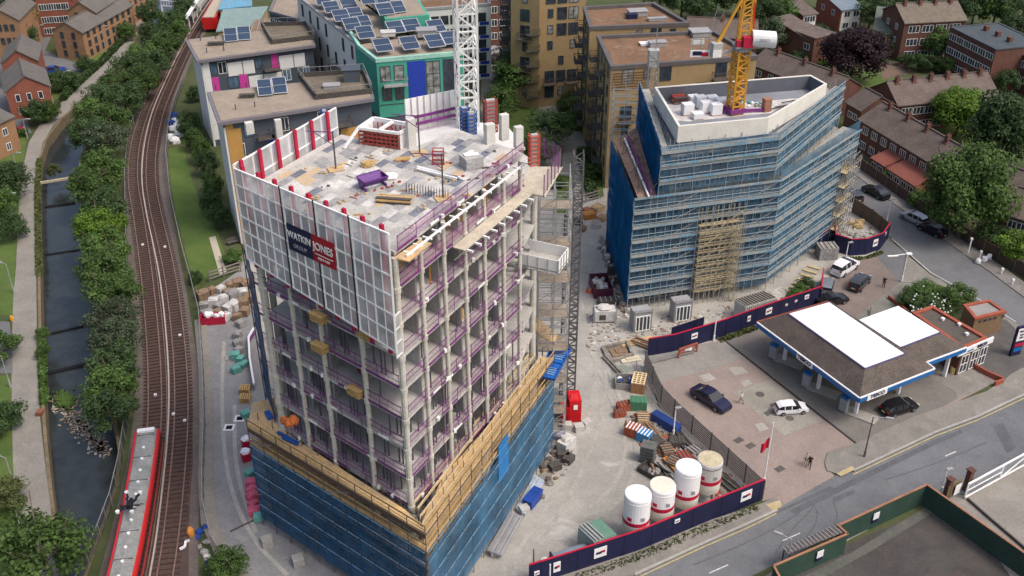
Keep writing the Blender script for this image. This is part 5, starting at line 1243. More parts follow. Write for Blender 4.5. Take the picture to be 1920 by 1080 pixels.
for r_, m_ in ((1.0, 0),):
 for k in range(n):
  a0, a1 = 2*math.pi*k/n, 2*math.pi*(k+1)/n
  b.face([(X0, yy_+r_*math.cos(a0), zz_+r_*math.sin(a0)), (X1, yy_-.7+r_*math.cos(a0), zz_+r_*math.sin(a0)), (X1, yy_-.7+r_*math.cos(a1), zz_+r_*math.sin(a1)), (X0, yy_+r_*math.cos(a1), zz_+r_*math.sin(a1))], 0)
  b.face([(X1, yy_-.7+r_*math.cos(a0), zz_+r_*math.sin(a0)), (X1-.05, yy_-.7+r_*.72*math.cos(a0), zz_+r_*.72*math.sin(a0)), (X1-.05, yy_-.7+r_*.72*math.cos(a1), zz_+r_*.72*math.sin(a1)), (X1, yy_-.7+r_*math.cos(a1), zz_+r_*math.sin(a1))], 0)
  b.face([(X1-.3, yy_-.65+.74*math.cos(a0), zz_+.74*math.sin(a0)), (X1-.3, yy_-.65+.74*math.cos(a1), zz_+.74*math.sin(a1)), (X1-.3, yy_-.65, zz_)], 1)
b.face([(X0, yy_+math.cos(2*math.pi*k/n), zz_+math.sin(2*math.pi*k/n)) for k in range(n)], 0)
for k in range(4): a0 = k*1.57; b.bar((X1-.2, yy_-.65, zz_), (X1-.2, yy_-.65+.7*math.cos(a0), zz_+.7*math.sin(a0)), .1, 0)
b.build('engine_housing', [bagm, navy], cr)
text_mesh('JASO', .55, mat('grey_letters', (.3, .3, .34), .6), cr, (cxx+2.2, yy_-1.42), (.968, -.25), zz_+.15, name='lettering')
# jib foot frame going up and left, and A-frame
b = MB()
top1 = G(1352, -60, 42)[:2]
def p3(px, py, z): return G(px, py, z)
zj = zs+.6
a0, a1 = (cxx-.6, cyy-.6, zj), (cxx-.6, cyy+.7, zj);
zt_ = zs+9.
tt0, tt1 = (cxx-.4, cyy-.5, zt_), (cxx-.4, cyy+.6, zt_)
c0, c1 = (cxx+.9, cyy-.5, zj), (cxx+.9, cyy+.6, zj)
for P, Q in ((a0, tt0), (a1, tt1), (c0, (cxx+.8, cyy-.5, zt_)), (c1, (cxx+.8, cyy+.6, zt_))): b.bar(P, Q, .2)
for k in range(9):
 z = zj+k*.95; b.bar((cxx-.55, cyy-.6, z), (cxx+.85, cyy-.5, z+.95), .12); b.bar((cxx+.85, cyy-.5, z), (cxx-.55, cyy-.6, z), .12); b.bar((cxx-.55, cyy+.7, z), (cxx+.85, cyy+.6, z+.95), .12); b.bar((cxx-.55, cyy-.6, z), (cxx-.55, cyy+.7, z+.95), .1)
b.build('head_frame', yl, cr)
b = MB()
f0, f1 = (cxx-3.4, cyy-1.2, zs+1.2), (cxx-2.9, cyy-.2, zs+1.0); g0, g1 = (cxx+.6, cyy-.7, zs+9.4), (cxx+.6, cyy+.6, zs+9.4)
for P, Q in ((f0, g0), (f1, g1)): b.bar(P, Q, .24)
for k in range(9): s, e = k/9, (k+1)/9; b.bar(tuple(lerp(f0, g0, s)), tuple(lerp(f1, g1, e)), .11); b.bar(tuple(lerp(f1, g1, s)), tuple(lerp(f0, g0, s)), .11)
b.build('jib', yl, cr)
b = MB(); fx, fy, fz = cxx-3.6, cyy-1.2, zs-.1
b.box(fx+.2, fy-.1, fz+.55, 1.2, 1.1, 1.7, .2); b.build('cab', mat('cab_grey', (.40, .41, .40), .4, .3, 1.), cr)
b = MB(); b.box(fx+.25, fy-.7, fz+.2, 1.1, .05, .9, .2); b.build('cab_window', white_f, cr)
b = MB(); b.box(fx-1.7, fy, fz-.0, 2.4, .1, .85, .0); b.box(fx-1.9, fy+1.1, fz+1.1, 1.6, .1, .8, .15); b.build('sign_board', white_f, cr)
b = MB(); b.box(fx-2.05, fy-.07, fz+.05, 1.1, .03, .5); b.build('sign_mark', navy, cr); b = MB(); b.box(fx-1.1, fy-.07, fz-.08, .8, .03, .5); b.build('sign_mark', red_m, cr)
b = MB()
for z in (.2, .9, 1.6): b.bar((fx-2.6, fy+.6, fz+z), (fx+.4, fy+.6, fz+z), .09)
for x in (-2.6, -1.6, -.6, .4): b.bar((fx+x, fy+.6, fz-.2), (fx+x, fy+.6, fz+1.7), .09)
b.bar((fx+.6, fy+.3, fz-.2), (cxx, cyy, zs+.3), .25); b.bar((fx-.6, fy+1.2, fz+1.6), (fx+.1, fy+1.2, fz+5.4), .07); b.bar((fx-.2, fy+1.2, fz+2.4), (fx+1.0, fy+1.2, fz+4.8), .07); b.build('cab_frame', galv, cr)
b = MB(); b.bar((cxx+1.0, cyy-.5, zs+2.4), (cxx+.8, cyy-.6, zs+6.), .18); b.build('hydraulic_ram', mat('ram_red', (.55, .03, .02), .4), cr)
# netted hoist tower against the rear wall
x, y, _ = G(1220, 175, 18); b = MB(); lattice(b, x, y, 10, 24.5, 1.3, .08, 1.); t = thing('roof_hoist', 'small grey hoist tower behind the left corner of the white roof wall', 'hoist', (x, y, 10)); b.build('lattice', galv, t)
b = MB(); b.box(x, y, 23.3, 1.5, 1.3, 2.4); b.build('cage', mat('cab_grey', (.4, .4, .4)), t)
b = MB(); b.bar((x+.3, y, 24), (x+.3, y, 27.5), .12); b.build('pole', galv, t)
# ================================================================ petrol station and its neighbours
bluef = mat('fascia_blue', (.012, .12, .36), .35, .1, .4); whitef = mat('fascia_white', (.75, .75, .76), .35, .05); redb = mat('red_brick_coping', (.30, .08, .05), .8, .25, 1.)
st = thing('petrol_station', 'petrol station with a blue-edged canopy, brown tiled slopes and two bright white flat roofs', 'petrol station', (*G(1600, 690)[:2], 0))
ze, zt_ = 4.6, 6.3
def g2(p, z): return G(p[0], p[1], z)
W_, S_, E1, E2, E3 = [G(*p, ze)[:2] for p in ((1420, 604), (1612, 746), (1752, 691), (1736, 679), (1812, 651))]
N0, N1, N2, N3 = [G(*p, ze)[:2] for p in ((1552, 566), (1608, 604), (1684, 578), (1786, 640))]
a_, b_, c2_, d_ = [G(*p, zt_)[:2] for p in ((1478, 589), (1556, 567), (1698, 664), (1622, 692))]
e_, f_, g_, h_ = [G(*p, zt_)[:2] for p in ((1611, 600), (1684, 574), (1763, 624), (1690, 652))]
tiles = rows_mat('station_tiles', (.105, .087, .076), (.07, .058, .05), .13, thick=.35, var=.55, axis='z')
b = MB()
def q3(*P): b.face(P)
q3((*W_, ze), (*S_, ze), (*d_, zt_), (*a_, zt_)); q3((*S_, ze), (*E1, ze), (*c2_, zt_), (*d_, zt_)); q3((*E1, ze), (*E2, ze), (*h_, zt_), (*c2_, zt_)); q3((*E2, ze), (*E3, ze), (*g_, zt_), (*h_, zt_))
q3((*E3, ze), (*N3, ze), (*g_, zt_)); q3((*N3, ze), (*N2, ze), (*f_, zt_), (*g_, zt_)); q3((*N0, ze), (*W_, ze), (*a_, zt_), (*b_, zt_)); q3((*N1, ze), (*N0, ze), (*b_, zt_), (*e_, zt_)); q3((*N2, ze), (*N1, ze), (*e_, zt_), (*f_, zt_))
q3((*b_, zt_-.01), (*c2_, zt_-.01), (*h_, zt_-.01), (*e_, zt_-.01))
b.build('tiled_slope', tiles, st)
membw = mat('white_roof_sheet', (.82, .83, .85), .5, .04, .3)
b = MB(); b.prism([a_, b_, c2_, d_], zt_-.3, zt_+.05); b.build('flat_roof', membw, st); b = MB(); b.prism([e_, f_, g_, h_], zt_-.3, zt_+.05); b.build('flat_roof', membw, st)
b = MB(); pf = mat('purple_flashing', (.10, .08, .16), .6)
for p, q in ((a_, d_), (d_, c2_), (h_, g_)): b.bar((*p, zt_+.02), (*q, zt_+.02), .16)
b.build('flashing', pf, st)
b = MB(); b.bar((*b_, zt_+.06), (*c2_, zt_+.06), .14); b.build('gutter', galv_d, st)
b = MB()
for p_, q_, r_, w_ in ((a_, d_, c2_, b_), (e_, h_, g_, f_)):
 for k in range(1, 9): b.bar((*lerp(p_, q_, k/9), zt_+.05), (*lerp(w_, r_, k/9), zt_+.05), .035)
b.build('roof_seams', mat('seam_grey', (.66, .67, .70), .6, .15), st)['kind'] = 'stuff'
b = MB(); b.prism([W_, S_, E1, E2, E3, N3, N2, N1, N0], ze-.5, ze-.02); b.build('soffit', mat('soffit_grey', (.42, .42, .42), .6), st)
b = MB();
for p, q in ((W_, S_), (S_, E1), (E1, E2), (E2, E3)): b.wall(p, q, .12, ze-.62, ze-.06, o=.1);
b.build('fascia', bluef, st)
b = MB()
for p, q in ((W_, S_), (S_, E1), (E1, E2), (E2, E3)): b.wall(p, q, .16, ze-.06, ze+.06, o=.12)
b.build('fascia_edge', whitef, st)
b = MB()
for p, q in ((N0, W_), (N1, N0), (N2, N1), (N3, N2)): b.wall(p, q, .14, ze-.3, ze+.12, o=.06)
b.build('rear_coping', redb, st)
def signb(A_, B_, s0, s1, name='fascia_sign', txt='TESCO', z0=ze-.68, z1=ze+.10, sz=.62, parent=st):
 u_, l_ = unit(A_, B_); n_ = (u_[1], -u_[0]); p, q = off(off(A_, u_, s0), n_, .16), off(off(A_, u_, s1), n_, .16)
 bb = MB(); bb.wall(p, q, .1, z0, z1, o=.03); sg = bb.build(name, whitef, parent)
 text_mesh(txt, sz, navy, sg, off(lerp(p, q, .5), n_, .05), u_, (z0+z1)/2, bold=.02, sx=1.1); return sg
uu, ll = unit(W_, S_); s0 = PL(W_, uu, 1497, 660)[0]; s1 = PL(W_, uu, 1526, 680)[0]; signb(W_, S_, s0, s1)
uu, ll = unit(S_, E1); s0 = PL(S_, uu, 1625, 742)[0]; s1 = PL(S_, uu, 1662, 728)[0]; signb(S_, E1, s0, s1)
# columns, pumps on islands
for px, py, w in ((1470, 676, 1), (1533, 730, 1), (1604, 776, 1), (1683, 738, 0), (1770, 706, 0)):
 x, y, _ = G(px, py); b = MB(); b.box(x, y, 2.05, .35, .35, 4.1, .7); b.build('column', whitef, st)
 if w:
  b = MB(); b.prism([off(off((x, y), (.6, .8), -.8), (-.8, .6), -2.4), off(off((x, y), (.6, .8), .8), (-.8, .6), -2.4), off(off((x, y), (.6, .8), .8), (-.8, .6), 1.), off(off((x, y), (.6, .8), -.8), (-.8, .6), 1.)], 0, .18)
  tag(b.build('pump_island', conc_m, st))
  pm_ = MB(); p_ = off((x, y), (-.8, .6), -.9); p_ = (x-1.3, y+.4); pm_.box(*p_, 1.05, .55, .9, 1.7, .7); pm_.box(*p_, 2.0, .6, .95, .3, .7, 1); pm_.build('pump', [lead_m, bluef], st)
x, y, _ = G(1657, 742); b = MB(); b.box(x, y, 1.4, .9, .12, 1.1, .4); b.box(x, y+.02, .5, .15, .1, 1., .4); tag(b.build('notice_board', whitef), 'white notice board standing under the canopy edge beside the black hatchback', 'sign')
# shop: dark flat roof with brick edge
shop = thing('station_shop', 'low shop behind the canopy with a dark flat roof edged in red brick, white sign', 'shop', (*G(1790, 690)[:2], 0))
P = [G(*p, 4.0)[:2] for p in ((1713, 586), (1806, 652), (1851, 633), (1748, 573))]
flat(shop, P, 4.0, brick_br, ground_mat('dark_roof_felt', (.10, .085, .075), (.08, .07, .062), (.15, .13, .11), .5, .9), par=.3, lip=.35, capm=redb)
A_, B_ = P[1], P[2]
uu, ll = unit(A_, B_); nn = (uu[1], -uu[0])
b = MB(); b.wall(off(A_, uu, -1.0), off(B_, uu, .9), .2, 3.2, 3.95, o=.3); sg = b.build('shop_sign', whitef, shop)
text_mesh('TESCO', .55, navy, sg, off(off(A_, uu, ll*.72), nn, .36), uu, 3.58, bold=.02)
text_mesh('express', .34, bluef, sg, off(off(A_, uu, ll*.25), nn, .36), uu, 3.55)
for s, w in ((.9, 1.3), (2.6, 1.2), (4.1, 1.2)): win(shop, A_, B_, s, .2, w, 2.5, white_f, gl, 2, 2, .1)
x, y, _ = G(1785, 700); b = MB(); b.cyl(x, y, 0, .9, .35, 12); tag(b.build('bin', mat('buff_bin', (.5, .38, .15), .6)), 'buff round bin by the shop entrance', 'bin')
for p, z_, w in (((1767, 600), 3.8, 'left'), ((1798, 610), 3.8, 'middle'), ((1812, 628), 3.8, 'right')):
 x, y, _ = G(*p, z_); b = MB(); b.box(x, y, z_+.15, .4, .35, .3, .5); tag(b.build('roof_vent', white_f), w+' small white vent on the dark shop roof', 'vent', 'vents on the shop roof')
# brick store
store = thing('brick_store', 'square brown brick store with a pale flat roof behind the petrol station', 'store', (*G(1855, 620)[:2], 0))
P = [G(*p, 3.3)[:2] for p in ((1808, 571), (1829, 596), (1885, 583), (1854, 562))]
flat(store, P, 3.3, rows_mat('buff_brown_brick', (.22, .145, .085), (.17, .11, .065), .3, var=.25), mat('pale_felt', (.26, .25, .24), .9, .15), par=.25, lip=.3, capm=redb)
for k in range(5): win(store, P[1], P[2], .9+k*.75+(k == 4)*.5, 2.45, .38, .28, dark_f, gl, 1, 1, .05, name='vent_slot')
# pylon price sign
px_, py_, _ = G(1893, 668); py = thing('price_sign', 'tall navy and white petrol price sign at the right edge beside the road', 'sign', (px_, py_, 0)); a = .35
top = zat(px_, py_, 612)
b = MB(); b.box(px_+.55, py_+.1, top/2, 1.5, .3, top, a); b.build('panel', navy, py)
b = MB(); b.box(px_+.63, py_-.07, top*.74, 1.3, .06, top*.40, a); b.build('white_panel', whitef, py)
b = MB(); b.box(px_+.63, py_-.07, top*.40, 1.2, .06, top*.10, a); b.build('red_panel', red_m, py); b = MB(); b.box(px_+.63, py_-.07, top*.24, 1.2, .06, top*.12, a); b.build('blue_panel', bluef, py)
text_mesh('TESCO', .32, navy, py, (px_+.66, py_-.13), (math.cos(a), math.sin(a)), top*.86)
for k, s in enumerate(('135.9', '138.9')): text_mesh(s, .3, navy, py, (px_+.66, py_-.13), (math.cos(a), math.sin(a)), top*(.74-.09*k))
# low brick walls round the shop garden
b = MB(); q = [G(*p)[:2] for p in ((1818, 688), (1848, 705), (1878, 718), (1862, 724))]
for p, r in zip(q, q[1:]): b.wall(p, r, .25, 0, .7)
tag(b.build('low_wall', redb), 'low red brick wall at the kerb right of the shop', 'wall')
# shrubs bed edging
b = MB(); q = [G(*p)[:2] for p in ((1664, 560), (1702, 590))]
b.wall(q[0], q[1], .25, 0, .5); tag(b.build('low_wall', redb), 'low brick edging in front of the flowering shrubs', 'wall')
# crack / branch on the court path
b = MB(); tube_path(b, [(*G(1617, 615)[:2], .12), (*G(1624, 600)[:2], .12), (*G(1630, 594)[:2], .12), (*G(1632, 582)[:2], .5)], .14); tag(b.build('branch', bark), 'bare dark branch lying on the cracked slabs behind the canopy', 'branch')
# ---- hoardings
def hoarding(label, pts, h=2.5, signs=(), post=True, m=navy, cap=red_m, z0=0, name='hoarding', cat='hoarding'):
 P = [G(*p)[:2] for p in pts]; t = thing(name, label, cat, (*P[0], 0), 'navy hoardings' if m is navy else None)
 b = MB()
 for i in range(len(P)-1): b.wall(P[i], P[i+1], .1, 0, h)
 b.build('panels', m, t); b = MB()
 for i in range(len(P)-1): b.wall(P[i], P[i+1], .16, h, h+.08, o=.03)
 b.build('capping', cap, t)
 b = MB()
 for p in resample(P, 2.4): b.bar((p[0], p[1], 0), (p[0], p[1], h-.05), .12) if False else None
 for i in range(len(P)-1):
  u_, l_ = unit(P[i], P[i+1]); n_ = (u_[1], -u_[0]); s = 1.2
  while s < l_: b.bar((*off(off(P[i], u_, s), n_, .02), 0.02), (*off(off(P[i], u_, s), n_, .02), h-.02), .03); s += 2.4
 if b.v: b.build('joints', mat('joint_navy', (.02, .025, .07), .7) if m is navy else m, t)['kind'] = 'stuff'
 for seg, s, w, hh, z in signs:
  u_, l_ = unit(P[seg], P[seg+1]); n_ = (u_[1], -u_[0]); p = off(off(P[seg], u_, s*l_), n_, .05)
  b = MB(); b.box(*p, z, w, .05, hh, math.atan2(u_[1], u_[0])); sg = b.build('sign', whitef, t)
  b = MB(); b.box(*off(off(p, u_, -.14*w), n_, .04), z-.02, w*.42, .02, hh*.24, math.atan2(u_[1], u_[0])); b.build('sign_mark', navy2, sg)
  b = MB(); b.box(*off(off(p, u_, .18*w), n_, .04), z+.04*hh, w*.36, .02, hh*.24, math.atan2(u_[1], u_[0])); b.build('sign_mark', red_m, sg)
 return t, P
hoarding('long navy hoarding with red top edge and square white signs in front of the silos', [(992, 1100), (1060, 1079), (1200, 1033), (1330, 978), (1428, 938)], 2.7, [(1, .45, 1.3, 1.2, 1.6), (2, .5, .6, .45, 2.0), (3, .66, 1.3, 1.2, 1.6), (0, .2, .5, .5, 1.5), (0, .75, .7, 1.2, 1.5)])
hoarding('navy hoarding with a red top edge between the netted block and the petrol station', [(1214, 668), (1262, 660), (1345, 635), (1420, 608), (1480, 587), (1537, 568)], 2.5, [(1, .45, .9, .8, 1.5), (2, .75, .5, .8, 1.4), (3, .3, 1.0, .9, 1.5), (3, .85, .4, .3, 1.5), (4, .15, .4, .3, 1.6), (4, .5, .7, .6, 1.7)])
hoarding('curved navy hoarding with a red top edge round the rubble corner by the street', [(1562, 470), (1592, 480), (1622, 478), (1650, 468), (1664, 448)], 2.6, [(2, .55, .9, 1.1, 1.5), (3, .4, .5, .5, 1.9)])
hoarding('short navy hoarding running back towards the foot of the netted block', [(1532, 470), (1560, 450), (1562, 470)], 2.4)
hoarding('short loose navy panel standing in front of the glazed lobby', [(1258, 640), (1318, 620)], 1.9, cap=navy)
hoarding('low navy hoarding beside the parked grey hatchback', [(1536, 570), (1540, 530)], 2.2)
# brown board fence at the rubble corner
t = thing('board_fence', 'brown weathered board fence above the rubble corner by the street', 'fence', (*G(1640, 420)[:2], 0)); P = [G(*p)[:2] for p in ((1597, 398), (1632, 420), (1664, 446))]
b = MB()
for i in range(2): b.wall(P[i], P[i+1], .08, 0, 2.3)
b.build('boards', rows_mat('weathered_boards', (.13, .10, .075), (.07, .05, .04), .3, axis='d', thick=.2), t); b = MB()
for p in resample(P, 2.5): b.bar((*off(p, (-.5, -.8), .08), 0), (*off(p, (-.5, -.8), .08), 2.5), .14)
b.build('posts', bark, t)
# slatted dark fence between site and forecourt
t = thing('slatted_fence', 'long dark grey slatted fence between the building site and the petrol station forecourt', 'fence', (*G(1300, 810)[:2], 0))
P = [G(*p)[:2] for p in ((1208, 688), (1222, 720), (1238, 755), (1262, 782), (1330, 845), (1428, 936))]
slat = mat('dark_slat', (.13, .125, .12), .7, .3, 1.); b = MB()
for k in range(9):
 for i in range(len(P)-1): b.wall(P[i], P[i+1], .04, .12+k*.26, .12+k*.26+.17)
b.build('slats', slat, t); b = MB()
for p in resample(P, 2.6): b.bar((*off(p, (.7, -.7), .05), 0), (*off(p, (.7, -.7), .05), 2.5), .12)
b.build('posts', galv_d, t); b = MB()
P3 = offpath(P, 1.0)
for i in range(len(P)-1): b.bar((*P3[i], 1.0), (*P3[i+1], 1.0), .06); b.bar((*P3[i], .5), (*P3[i+1], .5), .06)
for p in resample(P3, 2.6): b.bar((*p, 0), (*p, 1.1), .07)
b.build('hand_rail', galv, t)
# lamp posts, flag pole
def pole(px, py, ptop, label, flag=None, m=scr_w, lean=None, name='lamp_post', cat='lamp post', head=True):
 x, y, _ = G(px, py); z = zat(x, y, ptop); t = thing(name, label, cat, (x, y, 0), 'poles around the forecourt')
 b = MB(); b.cyl(x, y, 0, z, .085, 8, .06); b.cyl(x, y, 0, .9, .13, 8); b.build('post', m, t)
 if head: b = MB(); b.box(x+.25, y, z+.06, .7, .3, .12, .3); b.build('lamp_head', lead_m, t)
 if flag:
  b = MB(); n = 6
  for i in range(n):
   w0, w1 = .12*math.sin(i*1.1), .12*math.sin((i+1)*1.1); b.face([(x-.1-i*.12, y+w0, z*.60-i*.12), (x-.1-(i+1)*.12, y+w1, z*.60-(i+1)*.12), (x-.1-(i+1)*.12, y+w1, z*.76-(i+1)*.14), (x-.1-i*.12, y+w0, z*.76-i*.14)])
  b.build('flag', flag, t)
 return t
pole(1431, 908, 792, 'white flagpole with a limp red flag at the end of the navy hoarding', mat('flag_red', (.55, .02, .05), .7), head=False, name='flagpole', cat='flagpole')
pole(1338, 640, 588, 'white lamp post in front of the navy hoarding near the netted block')
pole(1262, 818, 765, 'white lamp post beside the slatted fence')
pole(1583, 498, 455, 'white pole just behind the white people carrier')
pole(1662, 418, 374, 'white pole at the street corner of the brown board fence')
t = pole(1690, 529, 477, 'white lamp post with a wide double arm by the flowering shrubs', head=False)
x, y, _ = G(1690, 529); z = zat(x, y, 477); b = MB(); b.bar((x-2.2, y-.2, z-.1), (x+.4, y+.1, z+.1), .09); b.box(x-2.0, y-.2, z-.12, 1.4, .25, .1, .1); b.box(x+.2, y, z+.1, .7, .5, .12); b.build('arm', scr_w, t)
t = pole(1620, 858, 782, 'dark lamp post on the pavement below the black hatchback', m=galv_d, head=False); x, y, _ = G(1620, 858); z = zat(x, y, 782); b = MB(); b.bar((x, y, z), (x+1.5, y-.3, z+.1), .08); b.box(x+1.6, y-.3, z+.1, .8, .25, .12, -.2); b.build('arm', lead_m, t)
t = pole(1763, 925, 880, 'white lamp post beside the yard gate', head=True)
t = pole(1030, 1120, 1058, 'white lamp post in front of the left end of the navy hoarding', head=False)
t = pole(1000, 1082, 1030, 'dark post at the left end of the navy hoarding', m=galv_d, head=False)
# green hoarding at bottom right
gm = mat('green_hoarding', (.028, .060, .045), .7, .3, .5); gm2 = mat('orange_capping', (.30, .15, .09), .7, .25)
gt = thing('green_hoarding', 'dark green hoarding with an orange-brown top rail round the burnt yard', 'hoarding', (*G(1650, 1000)[:2], 0)); hz = 2.6
P = [G(*p, hz)[:2] for p in ((1452, 1062), (1590, 1002), (1573, 986), (1738, 910), (1940, 1052), (1990, 1090))]
P = [G(1400, 1085+0, hz)[:2]]+[] if False else P
P0 = G(1475, 1105, hz)[:2]; P = [P0]+P
b = MB()
for i in range(len(P)-1): b.wall(P[i], P[i+1], .1, 0, hz)
b.build('panels', gm, gt); b = MB()
for i in range(len(P)-1): b.wall(P[i], P[i+1], .2, hz, hz+.1, o=.05)
b.build('top_rail', gm2, gt)
for i, s in ((1, .62), (3, .42), (3, .88), (4, .35)):
 u_, l_ = unit(P[i], P[i+1]); n_ = (-u_[1], u_[0]) if True else 0; n_ = (u_[1], -u_[0]); c = off(P[i], u_, s*l_)
 if i == 3 and s > .6: continue
 for sg_ in (1,):
  c = off(c, n_, .14 if i != 4 else -.2)
  bq = MB(); bq.box(*c, 1.75, .75, .05, .8, math.atan2(u_[1], u_[0])); bq.build('notice', whitef, gt)
  bq = MB(); bq.box(*c, 1.1, .7, .05, .35, math.atan2(u_[1], u_[0])); bq.build('notice', navy, gt)
# bus shelter
x, y, _ = G(1530, 1020); t = thing('bus_shelter', 'bus shelter with a dark ribbed roof beside the green hoarding', 'bus shelter', (x, y, 0)); zz = 2.5
q = [G(*p, zz)[:2] for p in ((1468, 1028), (1478, 1040), (1584, 998), (1568, 985))]
b = MB(); b.prism(q, zz, zz+.08); b.build('roof', galv_d, t); b = MB()
for i in range(16): p, r = lerp(q[0], q[3], i/15), lerp(q[1], q[2], i/15); b.bar((*p, zz+.12), (*r, zz+.12), .07)
b.build('roof_ribs', lead_m, t)
for p in (lerp(q[0], q[3], .03), lerp(q[1], q[2], .03), lerp(q[0], q[3], .95), lerp(q[1], q[2], .95)): b = MB(); b.bar((*p, 0), (*p, zz), .1); b.build('leg', galv_d, t)
b = MB(); b.bar((*lerp(q[1], q[2], .1), .5), (*lerp(q[1], q[2], .9), .5), .35, h=.06); b.build('bench', red_m, t)
lamp_post(1472, 1075, 4.3, 'grey lamp post with a bluish head next to the bus shelter', 'poles around the forecourt', arm=(-.9, .5))
# white gate and posts
t = thing('yard_gate', 'long white framed gate at the right edge of the picture', 'gate', (*G(1810, 930)[:2], 0)); A_, B_ = G(1808, 936)[:2], G(1990, 836)[:2]
b = MB(); u_, l_ = unit(A_, B_)
for z in (.25, 2.0): b.bar((*A_, z), (*B_, z), .16)
for s in (0, 5.4, 10.8): b.bar((*off(A_, u_, s), .25), (*off(A_, u_, s), 2.0), .14)
b.bar((*A_, 1.1), (*off(A_, u_, 5.4), 1.1), .1); b.bar((*off(A_, u_, 5.5), .3), (*off(A_, u_, 10.8), 2.0), .12); b.build('frame', scr_w, t)
b = MB(); b.face([(*A_, .3), (*B_, .3), (*B_, 1.95), (*A_, 1.95)]); b.build('mesh', net_mat('grey_mesh', (.5, .52, .55), .55, fold=.5), t)
for px, py, w in ((1762, 922, 'left'), (1800, 905, 'right')):
 x, y, _ = G(px+10, py+14); b = MB(); b.box(x, y, 1.3, .5, .5, 2.6, .5); b.box(x, y, 2.68, .7, .7, .16, .5); tag(b.build('gate_pier', brick_br), w+' dark brick pier beside the white gate', 'pier', 'gate piers')
x, y, _ = G(1790, 936); b = MB(); b.box(x-.3, y+.2, 1.2, 2.0, .15, 1.6, .55); t = tag(b.build('entrance_panel', mat('olive_panel', (.16, .12, .06), .7)), 'olive panel with a white notice between the gate piers', 'panel'); b = MB(); b.box(x+.1, y+.15, 1.2, .9, .03, 1.3, .55); b.build('notice', whitef, t)
b = MB(); q = [G(*p)[:2] for p in ((1812, 938), (1860, 980), (1930, 1040))]
for p, r in zip(q, q[1:]): b.wall(p, r, .15, 0, .35)
tag(b.build('yard_kerb', galv_d), 'dark kerb upstand across the concrete yard by the gate', 'kerb')
# red and brown barriers at the top left of the forecourt
t = thing('barrier', 'orange-red framed board leaning in front of the navy hoarding', 'barrier', (*G(1290, 660)[:2], 0)); A_, B_ = G(1272, 672)[:2], G(1306, 660)[:2]
b = MB(); b.bar((*A_, 1.3), (*B_, 1.3), .2); b.wall(A_, B_, .1, .5, 1.2)
for p in (A_, B_): b.bar((*p, 0), (*p, 1.3), .16)
b.build('frame', redb, t); b = MB(); b.box(*off(lerp(A_, B_, .5), (.3, -.9), .1), .9, .9, .03, .4, .3); b.build('notice', whitef, t)
t = thing('barrier', 'grey rail barrier at the corner of the forecourt and the slatted fence', 'barrier', (*G(1240, 676)[:2], 0)); b = MB()
for z in (.4, .8, 1.1): b.bar((*G(1222, 684)[:2], z), (*G(1300, 664)[:2], z), .08)
for s in (0, .33, .66, 1): p = lerp(G(1222, 684)[:2], G(1300, 664)[:2], s); b.bar((*p, 0), (*p, 1.2), .08)
b.build('rails', galv, t)
# ---- vehicles
P_w = mat('paint_white', (.72, .72, .74), .3, .04, spec=.5); P_nv = mat('paint_navy', (.012, .012, .045), .2, .1, spec=.6); P_bk = mat('paint_black', (.010, .010, .013), .2, .1, spec=.6); P_gy = mat('paint_grey', (.20, .23, .26), .3, .1, metal=.3); P_sv = mat('paint_silver', (.42, .44, .47), .3, .08, metal=.4); P_dg = mat('paint_dark_grey', (.04, .045, .055), .25, .1, spec=.6); P_rd = mat('paint_red', (.25, .01, .03), .3, .1); P_bl = mat('paint_blue', (.02, .05, .25), .3, .1)
def carpx(kind, paint, label, r, f, grp, **k):
 """r, f: photograph points under the rear and under the bonnet"""
 a, b_ = G(*r), G(*f); car(kind, paint, label, (a[0]+b_[0])/2, (a[1]+b_[1])/2, math.atan2(b_[1]-a[1], b_[0]-a[0]), grp, **k)
carpx('sedan', P_nv, 'dark navy saloon on the pink paving, bonnet towards the canopy', (1312, 743), (1352, 768), 'cars at the petrol station', L_=4.7)
carpx('hatch', P_w, 'small white hatchback on the pale concrete square', (1460, 774), (1504, 770), 'cars at the petrol station', L_=3.7)
carpx('hatch', P_bk, 'black hatchback at the corner of the canopy', (1662, 778), (1706, 764), 'cars at the petrol station', L_=4.4)
carpx('suv', P_w, 'white people carrier with a dark glass roof', (1570, 517), (1596, 500), 'cars on the parking court', roofglass=True, L_=4.8)
carpx('hatch', P_dg, 'dark grey estate car beside the white people carrier', (1599, 548), (1622, 524), 'cars on the parking court', L_=4.5)
carpx('hatch', P_gy, 'pale grey hatchback against the navy hoarding', (1548, 552), (1552, 532), 'cars on the parking court', L_=4.)
carpx('sedan', P_bk, 'black car mostly hidden behind the canopy roof', (1545, 572), (1572, 566), 'cars on the parking court', L_=4.3)
carpx('sedan', P_bk, 'black saloon alone on the side street', (1656, 374), (1626, 358), 'cars along the side street', L_=4.5)
carpx('hatch', P_sv, 'silver hatchback parked on the side street', (1726, 422), (1700, 409), 'cars along the side street', L_=4.3)
carpx('hatch', P_bk, 'black hatchback parked right behind the silver one', (1760, 444), (1733, 431), 'cars along the side street', L_=4.4)
carpx('hatch', P_dg, 'dark car half hidden by the end of the netting', (1604, 378), (1590, 366), 'cars along the side street')
carpx('hatch', P_rd, 'red car on the estate road at the left edge', (6, 236), (18, 226), 'cars on the left-hand estate')
carpx('hatch', P_rd, 'dark red car by the hedge at the left edge', (14, 254), (34, 250), 'cars on the left-hand estate')
carpx('sedan', P_bl, 'blue saloon parked behind the red brick house', (92, 138), (114, 136), 'cars on the left-hand estate')
carpx('sedan', P_gy, 'blue-grey car by the orange brick block', (74, 98), (62, 88), 'cars on the left-hand estate')
